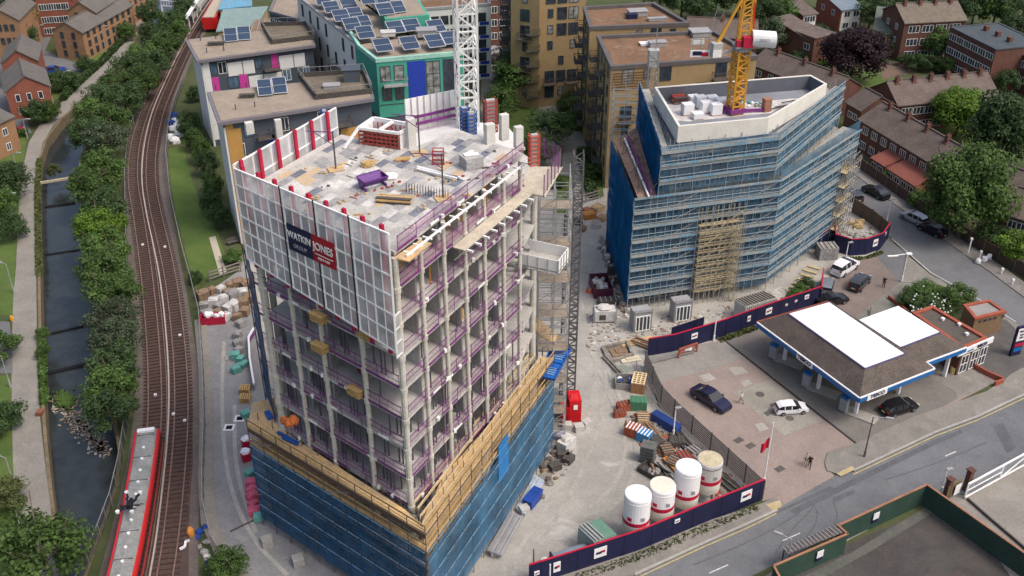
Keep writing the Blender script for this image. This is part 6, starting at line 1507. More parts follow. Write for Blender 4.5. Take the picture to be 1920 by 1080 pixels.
carpx('hatch', P_sv, 'silver car near the top of the left-hand estate', (116, 40), (128, 36), 'cars on the left-hand estate')
carpx('hatch', P_bk, 'black car behind the white tower block', (925, 118), (940, 112), 'cars behind the white tower', L_=4.3)
carpx('hatch', P_sv, 'silver car behind the white tower block', (922, 102), (938, 97), 'cars behind the white tower', L_=4.3)
# ---- people
cb = mat('cloth_black', (.015, .015, .018), .9); cw = mat('cloth_white', (.5, .48, .46), .9); cg = mat('cloth_grey', (.12, .12, .14), .9); cd = mat('cloth_denim', (.04, .06, .11), .9); hb = mat('hair_dark', (.02, .014, .01), .8); ctan = mat('cloth_tan', (.30, .22, .16), .9)
def pp(px, py, hd, label, top, legs, **k): x, y, _ = G(px, py); person(x, y, hd, label, top, legs, hb, **k)
pp(1389, 757, 2.4, 'person in white top and light trousers walking on pink paving near the navy saloon', cw, ctan, hgt=1.7)
pp(1510, 872, -1.9, 'person in a pale top carrying a bag, left of the walking couple', cw, ctan, hgt=1.75, bag=cb)
pp(1517, 877, -1.9, 'person in black clothes, right of the walking couple', cb, cb, hgt=1.72)
pp(1656, 539, -1.6, 'person in black standing alone on the parking court', cb, cb, hgt=1.75, stride=.12)
# ================================================================ the train
rg = random.Random(23)
tr = thing('train', 'red commuter train with a pale grey roof on the left-hand track, leaving the bottom edge', 'train', (*G(272, 950)[:2], 0))
def ycut(P, y0, y1): return [p for p in P if y0 <= p[1] <= y1]
ynose = G(280, 846)[1]; path = sorted(ycut(TLw, 40, ynose), key=lambda p: -p[1])
path = [lerp(path[0], [p for p in TLw if p[1] > ynose][-1], .5)]+path
path = [p for p in path]
t_roof = mat('train_roof', (.27, .275, .27), .6, .25, .5, col2=(.21, .215, .21), scale2=.4); t_red = mat('train_red', (.50, .015, .015), .35, .1, .5, spec=.5); t_dk = mat('train_maroon', (.16, .01, .03), .4, .2)
def ribbon(P, prof, name, m, close=True):
 b = MB(); n = len(prof); rings = []
 for i, p in enumerate(P):
  a = P[max(0, i-1)]; c = P[min(len(P)-1, i+1)]; u_, l_ = unit(a, c); r_ = (u_[1], -u_[0]); rings.append([(p[0]+r_[0]*x, p[1]+r_[1]*x, z) for x, z in prof])
 for i in range(len(P)-1):
  for k in range(n-1): b.face([rings[i][k], rings[i][k+1], rings[i+1][k+1], rings[i+1][k]])
 if close: b.face(rings[0][::-1]); b.face(rings[-1])
 return b.build(name, m, tr)
ribbon(path, [(-1.1, .7), (-1.3, 1.0), (-1.3, 2.75), (-1.2, 3.0), (1.2, 3.0), (1.3, 2.75), (1.3, 1.0), (1.1, .7)], 'body', t_red)
ribbon(path, [(-1.0, 3.01), (-.85, 3.2), (0, 3.3), (.85, 3.2), (1.0, 3.01)], 'roof', t_roof, False)
ribbon(path, [(-1.0, .25), (-1.0, .72), (1.0, .72), (1.0, .25)], 'underframe', galv_d)
b = MB()
for p, a in along(path[1:], 3.5): b.box(p[0], p[1], 3.255, .06, 1.7, .1, a)
b.build('roof_joints', galv_d, tr)['kind'] = 'stuff'
for sd in (-1, 1): ribbon(path, [(sd*1.315, 1.6), (sd*1.315, 2.45)], 'window_band', cgl, False)
b = MB()
for p, a in along(path[2:], 1.75): b.cyl(p[0], p[1], 3.24, 3.42, .15, 10)
b.build('roof_vents', whitef, tr)['kind'] = 'stuff'
p0 = path[0]; b = MB(); u_, l_ = unit(path[0], path[3]); b.box(p0[0]+u_[0]*.5, p0[1]+u_[1]*.5, 3.4, .5, 1.7, .22, math.atan2(u_[1], u_[0])); b.build('roof_box', whitef, tr)
b = MB(); b.box(p0[0]-u_[0]*.02, p0[1]-u_[1]*.02, 2.1, .06, 2.0, 1.1, math.atan2(u_[1], u_[0])); b.build('windscreen', cgl, tr)
# the drone hovering over it
dx, dy, dz = G(243, 945, 4.3); dr = thing('drone', 'black four-armed drone with pale motor caps hovering over the train roof', 'drone', (dx, dy, dz)); bk = mat('drone_black', (.012, .012, .014), .5)
b = MB(); b.box(dx, dy, dz, .55, .75, .3, .1); b.box(dx, dy+.5, dz+.1, .25, .3, .2); b.build('body', bk, dr)
for sx, sy in ((-1, 1), (1, 1), (-1, -1), (1, -1)):
 b = MB(); q = [(dx+sx*.12, dy+sy*.2, dz), (dx+sx*.42, dy+sy*.5, dz+.1), (dx+sx*.40, dy+sy*.85, dz+.12), (dx+sx*.66, dy+sy*1.3, dz+.2)]; tube_path(b, q, .17); ar = b.build('arm', bk, dr)
 b = MB(); b.cyl(q[-1][0], q[-1][1], dz+.15, dz+.35, .2, 12); b.build('motor', mat('motor_cap', (.6, .6, .58), .4), ar)
b = MB(); b.bar((dx-.9, dy-.1, dz-.2), (dx+.9, dy+.05, dz-.2), .09); b.bar((dx-.5, dy-.35, dz-.3), (dx+.6, dy-.2, dz-.3), .07); b.build('landing_skid', bk, dr)
# small pale boxes between the rails
for i, (px, py, w) in enumerate(((268, 462, 'the farthest, between the left rails'), (310, 466, 'far one, on the right track'), (292, 744, 'just ahead of the train on the left track'), (326, 780, 'beside the conductor rail, level with the train nose'), (347, 792, 'on the right track, level with the train nose'), (338, 632, 'by the right-hand rail, halfway down'))):
 x, y, _ = G(px, py); b = MB(); b.box(x, y, .28, .32, .26, .2, .2); b.box(x, y, .4, .2, .16, .05, .2); tag(b.build('track_box', whitef), 'small pale trackside box, '+w, 'track box', 'track boxes between the rails')
# second train in the distance
t = thing('train', 'distant red train with a buff roof standing at the station at the top left', 'train', (*G(398, 35)[:2], 0)); A_, B_ = G(374, 62)[:2], G(413, 8)[:2]; A_ = off(A_, (1, 0), 1.)
u_, l_ = unit(A_, B_); A2, B2 = off(A_, (u_[1], -u_[0]), 3.), off(B_, (u_[1], -u_[0]), 3.)
b = MB(); b.prism([A_, A2, B2, B_], .8, 3.4); b.build('body', t_red, t); b = MB(); b.prism([lerp(A_, A2, .12), lerp(A_, A2, .88), lerp(B_, B2, .88), lerp(B_, B2, .12)], 3.4, 3.6); b.build('roof', mat('buff_roof', (.42, .36, .28), .6, .15), t)
# railway fences
def mesh_fence(label, pts, h=1.8, m=None, name='railway_fence'):
 P = [G(*p)[:2] for p in pts]; t = thing(name, label, 'fence', (*P[0], 0), 'railway fences'); b = MB()
 for i in range(len(P)-1): b.face([(*P[i], .1), (*P[i+1], .1), (*P[i+1], h), (*P[i], h)])
 b.build('mesh', net_mat('fence_mesh', (.14, .15, .13), .45, fold=2), t) ; b = MB()
 for p in resample(P, 2.6): b.bar((*p, 0), (*p, h+.1), .08)
 for i in range(len(P)-1): b.bar((*P[i], h), (*P[i+1], h), .06)
 b.build('posts', m or galv, t)['kind'] = 'stuff'; return t
mesh_fence('wire fence between the railway and the lawn, running on beside the service road', [(345, 160), (330, 200), (318, 250), (314, 300), (322, 380), (342, 470), (362, 545), (376, 600), (383, 700), (386, 800), (383, 900), (384, 960), (400, 1030), (440, 1090)])
mesh_fence('pale palisade fence along the canal edge beside the red train', [(244, 740), (240, 800), (228, 880), (212, 950), (190, 1010), (168, 1060), (150, 1110)], 1.9)
mesh_fence('dark fence between the embankment trees and the railway', [(330, 100), (296, 148), (264, 205), (243, 255), (236, 330), (238, 420), (240, 500), (246, 620), (248, 740)], 1.3)
t = thing('post_fence', 'grey post and rail fence between the lawn and the stone stacks', 'fence', (*G(420, 520)[:2], 0)); P = [G(*p)[:2] for p in ((394, 529), (420, 520), (452, 510))]; b = MB()
for z in (.5, 1.0, 1.5):
 for p, q in zip(P, P[1:]): b.bar((*p, z), (*q, z), .12)
for p in P: b.bar((*p, 0), (*p, 1.8), .15)
b.build('rails', mat('grey_timber', (.22, .20, .18), .9, .2), t)
# canal booms, pipe bridge, floating weed
boomm = mat('boom_black', (.01, .01, .012), .8)
for i, (a, c, w) in enumerate((((84, 388), (140, 380), 'farthest boom, under the pipe bridge'), ((84, 478), (150, 468), 'thin second boom'), ((84, 628), (195, 602), 'third boom, halfway down'), ((90, 700), (205, 672), 'nearest, thickest boom, above the floating weed'))):
 b = MB(); A_, B_ = G(*a, -1.6), G(*c, -1.6); b.bar(A_, B_, (.5, .15, .3, .6)[i], h=.15); tag(b.build('floating_boom', boomm), 'black floating boom across the canal, '+w, 'boom', 'booms across the canal')
b = MB(); b.bar(G(76, 343, .4), G(148, 331, .4), .35); tag(b.build('pipe_bridge', mat('buff_pipe', (.42, .36, .25), .7)), 'buff pipe crossing the canal at the top of the straight', 'pipe')
b = MB(); wd = []
for i in range(420):
 t_ = rg.random(); px = 112+t_*85+rg.gauss(0, 13*(1-t_*.55)); py = 752+t_*95+rg.gauss(0, 12*(1-t_*.4)); p = G(px, py, -1.65)
 s = rg.uniform(.1, .28); b.box(p[0], p[1], -1.66, s*1.6, s, .06, rg.uniform(0, 3), rg.choice((0, 0, 1, 2)))
for i in range(260):
 px, py = 122+rg.gauss(0, 9), 748+rg.gauss(0, 7); p = G(px, py, -1.6); b.lump(p[0], p[1], -1.68, .3, .3, .3, 3)
tag(b.build('floating_weed', [mat('dead_reed', (.30, .25, .20), .9, .3), mat('foam_scum', (.42, .38, .33), .9, .2), mat('litter_brown', (.16, .12, .09), .9), L_mid]), 'raft of floating weed and litter on the dark canal', 'floating weed', kind='stuff')
x, y, _ = G(76, 777); b = MB(); b.box(x, y, .25, .7, .8, .5); tag(b.build('coping_block', mat('red_block', (.22, .09, .06), .9)), 'small red brick block on the edge of the towpath', 'block')
x, y, _ = G(23, 601); b = MB(); b.lump(x, y, 0, .5, .45, .8); tag(b.build('life_ring_box', mat('orange_yellow', (.65, .30, .03), .6)), 'orange rescue ring holder on a post beside the towpath', 'holder')
# benches and the paved path by the lawn
x, y, _ = G(438, 458); t = thing('park_bench', 'dark bench standing against the white end wall of the apartments', 'bench', (x, y, 0))
b = MB(); b.box(x, y, .45, 1.7, .5, .08, .6); b.build('seat', galv_d, t); b = MB(); b.box(x-.15, y+.25, .75, 1.7, .08, .5, .6); b.build('backrest', galv_d, t)
for s in (-.7, .7): b = MB(); b.box(x+s*math.cos(.6), y+s*math.sin(.6), .21, .08, .45, .42, .6); b.build('leg', galv_d, t)
# ================================================================ things lying about the site
wrap_g = mat('grey_block', (.26, .25, .245), .8, .35, 1.5); wrap_w = mat('pale_wrap', (.50, .49, .47), .7, .2, 1.2); brn = mat('brown_goods', (.22, .15, .10), .9, .35, 1.5); drk = mat('dark_goods', (.07, .065, .06), .8, .4, 1.5); teal = mat('teal_crate', (.12, .34, .29), .6, .25, 1.); pkm = mat('pink_red_wrap', (.55, .10, .16), .6, .3, 1.2); bl2 = mat('deep_blue_paint', (.02, .06, .28), .4, .2)
def lumps(name, label, cat, spots, z, sz, mats, group=None, uniq=None):
 for i, (px, py) in enumerate(spots):
  x, y, _ = G(px, py, z); k = rg.uniform(.85, 1.2); m1 = rg.choice(mats[0]); m2 = rg.choice(mats[1])
  t = thing(name, label if not uniq else uniq[i], cat, (x, y, z), group, rz=0)
  a = rg.uniform(0, 1.5); b = MB(); b.box(x, y, z+sz*.42*k, sz*k, sz*.85*k, sz*.72*k, a); b.lump(x, y, z+sz*.7*k, sz*k*1.02, sz*.9*k, sz*.2*k, a=a); b.build('wrapping', m1, t)
  b = MB(); b.box(x, y, z+.05, sz*k*1.0, sz*.85*k, .1, a); b.build('pallet', m2, t)
stn = [(382, 560), (398, 550), (415, 548), (432, 542), (448, 538), (462, 540), (384, 578), (402, 572), (420, 566), (438, 560), (455, 556), (390, 595), (408, 592), (424, 600), (440, 580), (456, 575), (466, 566), (430, 584), (412, 580), (446, 600), (428, 554), (460, 590)]
ON = ('first', 'second', 'third', 'fourth', 'fifth', 'sixth', 'seventh', 'eighth', 'ninth')
rw = [sorted([p for p in stn if a <= p[1] < c_2]) for a, c_2 in ((530, 556), (556, 574), (574, 589), (589, 640))]
stn = sum(rw, [])
lumps('stone_pallet', '', 'pallet', stn, 0, 1.25, ([wrap_g, wrap_g, wrap_w, brn], [brn]), 'stone pallets beside the tower', ['wrapped stone pallet by the service road, '+ON[i]+' from the left in the '+('back', 'second', 'third', 'front')[k]+' row' for k in range(4) for i in range(len(rw[k]))])
lumps('block_pallet', '', 'pallet', [(446, 633), (446, 648), (448, 662), (452, 612), (470, 560)], 0, 1.1, ([wrap_g], [brn]), 'grey pallets in a line beside the tower', ['grey block pallet beside the bent white rail, '+q for q in ('second from the top of the line', 'third in the line', 'lowest, next to the teal crates', 'top of the line', 'apart, close to the tower foot')])
lumps('teal_crate', '', 'crate', [(442, 672), (452, 678), (452, 690), (443, 698), (460, 686)], 0, .9, ([teal], [brn]), 'teal crates beside the tower', ['teal crate in the cluster by the service road, '+q for q in ('top left', 'top right', 'middle', 'bottom left', 'rightmost')])
lumps('teal_crate', '', 'crate', [(462, 782), (470, 892), (486, 975)], 0, .9, ([teal], [brn]), 'lone teal crates', ['single teal crate between the yellow pallets and the timber deck', 'single teal crate just above the pink-wrapped stacks', 'single teal crate below the pink-wrapped stacks'])
lumps('pink_pallet', '', 'pallet', [(472, 912), (474, 925), (475, 938), (476, 951), (478, 965)], 0, 1.0, ([pkm], [brn]), 'pink-wrapped pallets in a row', ['pink-wrapped pallet against the dark blue netting, '+ON[i]+' from the top' for i in range(5)])
for i, (px, py, c) in enumerate(((464, 838, red_m), (463, 862, whitef))):
 x, y, _ = G(px, py); t = thing('bulk_bag', ('red and white sack above the white-topped one', 'white-topped sack with a red side, above the pink stacks')[i], 'sack', (x, y, 0)); b = MB(); b.box(x, y, .5, 1., .9, 1., .5); b.build('bag', red_m, t); b = MB(); b.lump(x, y, 1., 1.15, 1., .4); b.build('cover', whitef, t)
for i, (px, py) in enumerate(((460, 735), (461, 752))):
 x, y, _ = G(px, py); t = thing('pallet_stack', ('upper', 'lower')[i]+' stack of yellow empty pallets at the left foot of the tower', 'pallets', (x, y, 0), 'yellow pallet stacks')
 for k in range(5):
  b = MB()
  for q in range(5): b.box(x-.5+.25*q, y, .1+k*.15, .12, 1.1, .03, .08)
  for q in (-.45, 0, .45): b.box(x, y+q, .05+k*.15, 1.15, .1, .08, .08)
  b.build('pallet', wood_y, t)
t = thing('red_skip', 'red open skip piled with white bags beside the stone pallets', 'skip', (*G(402, 602)[:2], 0)); x, y, _ = G(402, 606)
b = MB(); b.wall((x-1.5, y-.7), (x+1.5, y-.3), .08, 0, 1.1); b.wall((x+1.5, y-.3), (x+1.3, y+1.0), .08, 0, 1.1); b.wall((x-1.7, y+.6), (x-1.5, y-.7), .08, 0, 1.1); b.wall((x+1.3, y+1.), (x-1.7, y+.6), .08, 0, 1.1); b.prism([(x-1.5, y-.7), (x+1.5, y-.3), (x+1.3, y+1.), (x-1.7, y+.6)], .02, .1); b.build('box', red_m, t)
b = MB()
for i in range(9): b.lump(x+rg.uniform(-1.2, 1.1), y+rg.uniform(-.3, .6), .9, .8, .6, .5)
b.build('bags', whitef, t)['kind'] = 'stuff'
t = thing('guard_rail', 'bent white and purple rail between the service road and the tower foot', 'guard rail', (*G(468, 650)[:2], 0)); b = MB(); P = [G(*p, 1.)for p in ((476, 615), (466, 632), (468, 670), (476, 720))]
for p, q in zip(P, P[1:]): b.bar(p, q, .22)
b.build('rail', whitef, t); b = MB()
for p, q in zip(P, P[1:]): b.face([(p[0], p[1], 0), (q[0], q[1], 0), (q[0], q[1], .95), (p[0], p[1], .95)])
b.build('skirt', purp, t)
for i, (px, py, w) in enumerate(((502, 1022, 'left of the netted corner'), (560, 1058, 'under the netting near the bottom edge'), (430, 672, 'flat one on the service road'))):
 x, y, _ = G(px, py); b = MB(); b.box(x, y, .45 if i < 2 else .1, 1.0, .95, .9 if i < 2 else .2, .4); b.box(x, y, .93 if i < 2 else .22, .5, .45, .06, .4); tag(b.build('concrete_block', conc_m), 'pale concrete block '+w, 'block', 'concrete blocks')
for i, (px, py) in enumerate(((430, 803), (450, 786))):
 x, y, _ = G(px, py); t = thing('manhole', ('white square frame round a dark manhole in the service road', 'second white manhole frame, partly behind the teal crate')[i], 'manhole', (x, y, 0)); b = MB()
 for s in (-1, 1): b.box(x+s*.45, y, .1, .22, 1.1, .1); b.box(x, y+s*.45, .1, .68, .2, .1)
 b.build('frame', whitef, t); b = MB(); b.box(x, y, .07, .7, .7, .04); b.build('hole', boomm, t)
b = MB(); b.bar((*G(432, 998)[:2], .12), (*G(482, 974)[:2], .12), .12); tag(b.build('hose', galv_d), 'dark hose across the service road', 'hose')
# litter by the tracks at the bottom
for i in range(9):
 px, py = rg.uniform(372, 392), 990+9.4*i; x, y, _ = G(px, py); b = MB(); b.lump(x, y, 0, rg.uniform(.4, .9), rg.uniform(.4, .8), .4); tag(b.build('rubbish_bag', rg.choice([bl2, wrap_w, wrap_g])), 'rubbish bag behind the railway fence at the bottom edge, '+ON[i]+' from the top', 'rubbish', 'rubbish bags by the railway')
x, y, _ = G(359, 1003); b = MB(); b.lump(x, y, 0, .7, .9, .9); tag(b.build('orange_sack', mat('orange_sack', (.6, .25, .05), .7)), 'orange sack beside the right-hand track near the bottom edge', 'sack')
b = MB(); tube_path(b, [(*G(338, 1034)[:2], .3), (*G(348, 1030)[:2], .35), (*G(350, 1022)[:2], .5), (*G(355, 1018)[:2], .3)], .2); tag(b.build('bent_pipe', whitef), 'curled white pipe lying by the right-hand track', 'pipe')
# white bulk bags by the lawn
for i, (px, py) in enumerate(((322, 262), (330, 268), (336, 256), (325, 247), (334, 242), (330, 232), (322, 236), (328, 222))):
 x, y, _ = G(px, py); b = MB(); b.lump(x, y, 0, 1.7, 1.5, 1.2); tag(b.build('bulk_bag', whitef if i < 6 else bl2), 'white bulk bag at the top of the lawn, '+('front left', 'front middle', 'right of the middle', 'centre of the heap', 'behind the centre', 'farthest')[i] if i < 6 else ('nearer', 'farther')[i-6]+' blue tarpaulin bundle behind the white bulk bags', 'bag', 'white bags beside the lawn' if i < 6 else 'blue bundles beside the lawn')
# ---- right of the tower
t = thing('beam_stack', 'stack of long pale blue steel beams at the foot of the netting', 'beams', (*G(985, 920)[:2], 0)); b = MB()
for k in range(6): a = G(968+k*3, 955+k*2, .3+.1*(k % 2)); c = G(1004+k*3, 892+k*2, .3+.1*(k % 2)); b.bar(a, c, .2, h=.3)
b.build('beams', mat('pale_steel', (.38, .44, .52), .4, .2), t)
t = thing('beam_stack', 'stack of long grey steel sheets on blocks, nearer the bottom edge', 'beams', (*G(945, 1000)[:2], 0)); b = MB()
for k in range(8): a = G(915+k*3.4, 1034+k*1.2, .5+.15*(k % 3)); c = G(957+k*3.2, 962+k*1, .5+.15*(k % 3)); b.bar(a, c, .18, h=.25)
b.build('beams', lead_m, t); b = MB()
for px, py in ((928, 1040), (955, 1005)): x, y, _ = G(px, py); b.box(x, y, .25, .9, .5, .5, .4)
b.build('blocks', concr, t)
x, y, _ = G(983, 962); b = MB(); b.box(x, y, .4, .9, .9, .8, .4); tag(b.build('concrete_block', concr), 'pale block at the lower end of the pale blue beams', 'block')
x, y, _ = G(999, 942); t = thing('blue_bin', 'blue lidded bin box beside the pale blue beams', 'bin', (x, y, 0)); b = MB(); b.box(x, y, .5, 1.0, 2.2, 1.0, -.55); b.build('box', bl2, t); b = MB(); b.box(x, y, 1.04, 1.1, 2.3, .1, -.55); b.build('lid', bl2, t)
rub = ground_mat('rubble', (.26, .24, .21), (.16, .14, .12), (.42, .40, .37), .8, 1.5)
b = MB()
for i in range(130): px = rg.uniform(1012, 1072); py = 868+(1040-px)*.85+rg.gauss(0, 12); x, y, _ = G(px, py); s = rg.uniform(.2, .9); b.lump(x, y, 0, s, s*.8, s*.5, rg.randrange(3))
tag(b.build('rubble', [rub, brn, galv_d]), 'rubble and scrap heaped at the foot of the netting near the white tank', 'rubble', kind='stuff')
x, y, _ = G(1062, 842); b = MB(); b.box(x, y, .7, 1.9, 1.2, 1.3, .9); b.lump(x, y, 1.3, 1.6, 1.1, .4); tag(b.build('white_tank', wrap_w), 'battered white tank on the rubble right of the netting', 'tank')
x, y, _ = G(1052, 822); b = MB(); b.lump(x, y, 0, 2., 1.6, .8); tag(b.build('lilac_sheet', mat('lilac_sheet', (.38, .36, .48), .6, .3, 1.5)), 'lilac plastic sheeting heaped above the white tank', 'sheeting')
for i, (px, py, w) in enumerate(((1056, 858, 'left'), (1040, 880, 'lower'), (1066, 866, 'right'))): x, y, _ = G(px, py); b = MB(); b.box(x, y, .4, 1.2, .9, .7, .5*i); tag(b.build('scrap_box', drk), w+' dark metal scrap box below the white tank', 'scrap', 'scrap boxes')
# silos
for i, (px, py, hh, capm, w) in enumerate(((1189, 1012, 5.9, whitef, 'leftmost and tallest, clean white top'), (1235, 985, 5.2, mat('cream_top', (.68, .65, .56), .6, .12), 'second from the left, cream top'), (1281, 962, 6.0, whitef, 'third from the left, clean white top'), (1322, 935, 5.2, mat('dusty_top', (.46, .40, .28), .8, .25, 1.), 'rightmost, with a dusty brown top'))):
 x, y, _ = G(px, py); t = thing('mortar_silo', 'white mortar silo with a dark red band, '+w, 'silo', (x, y, 0), 'silos behind the navy hoarding'); r_ = 1.27
 b = MB(); n = 28
 b.cyl(x, y, 2.1, hh-.12, r_, n); b.cyl(x, y, hh-.12, hh, r_, n, r_*.96); b.build('body', whitef if i != 3 else wrap_w, t)
 b = MB(); b.cyl(x, y, hh, hh+.03, r_*.92, n); b.build('top', capm, t)
 b = MB(); b.cyl(x, y, 2.1-.5, 2.1, r_*.98, n, r_); b.cyl(x, y, .9, 1.6, .35, n, r_*.98); b.build('cone', mat('cream_band', (.66, .63, .54), .6, .08), t)
 b = MB(); b.cyl(x, y, 2.75, 3.2, r_+.015, n); b.build('red_band', red_m, t)
 b = MB(); b.cyl(x, y, 2.1, 2.74, r_+.01, n); b.build('cream_band', MT['cream_band'], t)
 b = MB(); b.cyl(x, y, hh-.5, hh-.42, r_+.03, n); b.build('rim', whitef if i != 3 else galv_d, t)
 for k in range(4):
  a = .5+k*1.5708; b = MB(); b.bar((x+1.15*math.cos(a), y+1.15*math.sin(a), 2.2), (x+1.2*math.cos(a), y+1.2*math.sin(a), 0), .13); a2 = a+1.5708; b.bar((x+1.15*math.cos(a), y+1.15*math.sin(a), 1.9), (x+1.2*math.cos(a2), y+1.2*math.sin(a2), .1), .09); b.build('leg', whitef, t)
 b = MB(); b.box(x+.45, y-r_+.02, 3.75, .35, .06, .4); b.build('hatch', lead_m, t)
 b = MB(); b.box(x-.75, y-r_*.8, 3.6, .45, .04, .42, -.6); b.build('mark', red_m, t)
# green-topped container and the blue-grey tank
t = thing('site_container', 'grey-green container with a green ribbed roof behind the navy hoarding', 'container', (*G(1120, 1020)[:2], 0)); hh = 2.6
q = [G(*p, hh)[:2] for p in ((1084, 988), (1114, 1016), (1156, 1002), (1124, 972))]
b = MB(); b.prism(q, 0, hh); b.build('body', mat('container_grey', (.30, .36, .34), .5, .15, .8), t)
b = MB(); b.prism([lerp(q[0], q[3], .45), lerp(q[1], q[2], .45), q[2], q[3]], hh, hh+.06); b.build('roof', mat('container_green', (.12, .24, .18), .6, .2, .8), t)
b = MB()
for k in (.1, .25, .42): b.bar((*lerp(q[0], q[3], k), hh+.12), (*lerp(q[1], q[2], k), hh+.12), .14)
b.build('roof_pipes', lead_m, t)
b = MB(); u_, l_ = unit(q[1], q[2]); n_ = (u_[1], -u_[0])
for k in range(14): p = off(off(q[1], u_, l_*k/13), n_, .03); b.bar((*p, .1), (*p, hh-.1), .08)
b.build('side_ribs', lead_m, t)
t = thing('tank', 'long blue-grey ribbed tank lying behind the left end of the navy hoarding', 'tank', (*G(1065, 1045)[:2], 0)); A_, B_ = G(1036, 1052, 1.), G(1100, 1030, 1.)
b = MB(); n = 16; u_, l_ = unit(A_, B_); r_ = .75
for k in range(n):
 a0, a1 = 2*math.pi*k/n, 2*math.pi*(k+1)/n; f = lambda P, a: (P[0]+u_[1]*r_*math.cos(a), P[1]-u_[0]*r_*math.cos(a), .85+r_*math.sin(a)); b.face([f(A_, a0), f(B_, a0), f(B_, a1), f(A_, a1)])
b.face([f(A_, 2*math.pi*k/n) for k in range(n)][::-1]); b.face([f(B_, 2*math.pi*k/n) for k in range(n)]); b.build('body', mat('tank_blue_grey', (.20, .26, .32), .35, .15, .8), t)
b = MB(); b.bar((A_[0], A_[1]-.7, .9), (B_[0], B_[1]-.7, .9), .12); b.bar((A_[0], A_[1]-.5, 1.4), (B_[0], B_[1]-.5, 1.4), .1); b.box(A_[0], A_[1], .85, .15, 1.3, 1.5, .35); b.build('frame', navy, t)
x, y, _ = G(1022, 1062); b = MB(); b.lump(x, y, 0, 1.1, 1.0, 1.1); tag(b.build('white_sack', whitef), 'white sack left of the blue-grey tank', 'sack')
# materials along the slatted fence
def crate(name, label, cat, px, py, sx, sy, h, a, m, lidm=None, group=None, open_=False, fill=None):
 x, y, _ = G(px, py); t = thing(name, label, cat, (x, y, 0), group); b = MB()
 if open_:
  for s in (-1, 1): b.box(x+s*math.cos(a)*sx/2, y+s*math.sin(a)*sx/2, h/2, .08, sy, h, a); b.box(x-s*math.sin(a)*sy/2, y+s*math.cos(a)*sy/2, h/2, sx, .08, h, a)
  b.box(x, y, .08, sx, sy, .1, a); b.build('box', m, t); b = MB()
  for i in range(14): b.lump(x+rg.uniform(-.35, .35)*sx, y+rg.uniform(-.35, .35)*sy, h*.35, sx*.3, sy*.3, h*.5, rg.randrange(3))
  b.build('contents', fill or [drk, bl2, whitef], t)['kind'] = 'stuff'
 else:
  b.box(x, y, h/2, sx, sy, h, a); b.build('box', m, t); b = MB()
  for k in range(4): s = (k-1.5)*sx/4; b.box(x+s*math.cos(a), y+s*math.sin(a), h+.03, .12, sy*.98, .06, a)
  b.build('battens', lidm or m, t)
 return t
crate('rubbish_skip', 'open grey skip full of blue and white waste, left of the holed board', 'skip', 1172, 722, 2.2, 2.0, .9, -.1, wrap_g, open_=True)
t = crate('crate', 'buff crate topped with a board of square holes beside the grey fence', 'crate', 1197, 728, 1.5, 2.3, 1.3, -.25, mat('crate_brown', (.30, .16, .08), .8)); x, y, _ = G(1197, 728)
b = MB(); ca, sa_ = math.cos(-.25), math.sin(-.25)
for i in range(4): s = (i-1.5)*.46; b.box(x+s*ca, y+s*sa_, 1.42, .16, 2.3, .08, -.25)
for i in range(6): s = (i-2.5)*.42; b.box(x-s*sa_, y+s*ca, 1.44, 1.55, .14, .08, -.25)
b.build('holed_board', mat('pale_ply', (.62, .50, .30), .7), t)
crate('generator', 'orange-red generator with black trim below the grey skip', 'generator', 1170, 768, 1.6, 1.0, .9, .3, mat('orange_red', (.30, .07, .035), .6, .5, 2.), drk); crate('generator', 'second, lower orange-red machine in front of the first', 'generator', 1162, 780, 1.3, .8, .7, .2, mat('orange_red', (.45, .08, .03)), drk)
crate('green_tank', 'green tank machine below the crate with the holed board', 'tank', 1196, 766, 1.9, 1.2, 1.3, -.1, mat('machine_green', (.07, .19, .11), .5, .2)); crate('red_machine', 'orange-red cased machine with a white bar, left of the blue one', 'machine', 1186, 815, 1.5, 1.3, 1.2, -.5, mat('orange_red', (.45, .08, .03)), whitef)
crate('blue_machine', 'blue and white cased machine between the red one and the black pallets', 'machine', 1208, 826, 1.5, 1.2, 1.2, -.6, mat('machine_blue', (.05, .20, .42), .5, .3, 2.), whitef)
t = thing('pallet_stack', 'tall stack of dark grey pallets below the blue machine', 'pallets', (*G(1214, 862)[:2], 0)); x, y, _ = G(1214, 864)
for k in range(6): b = MB(); b.box(x, y, .2+k*.38, 1.5, 1.3, .24, -.4+.04*(k % 2)); b.box(x, y, .02+k*.38, 1.2, 1.1, .12, -.4); b.build('pallet', mat('slate_crate', (.12, .125, .12), .8, .25, 1.), t)
crate('blue_box', 'long blue steel box lying against the inside of the slatted fence', 'box', 1248, 800, 1.0, 3.6, 1.1, .75, mat('royal_blue', (.03, .07, .26), .5, .3))
crate('slab_crate', 'open dark crate with grey trays at the left of the rightmost silo', 'crate', 1226, 890, 1.6, 3.0, .7, .8, drk, open_=True, fill=[wrap_g, brn, drk])
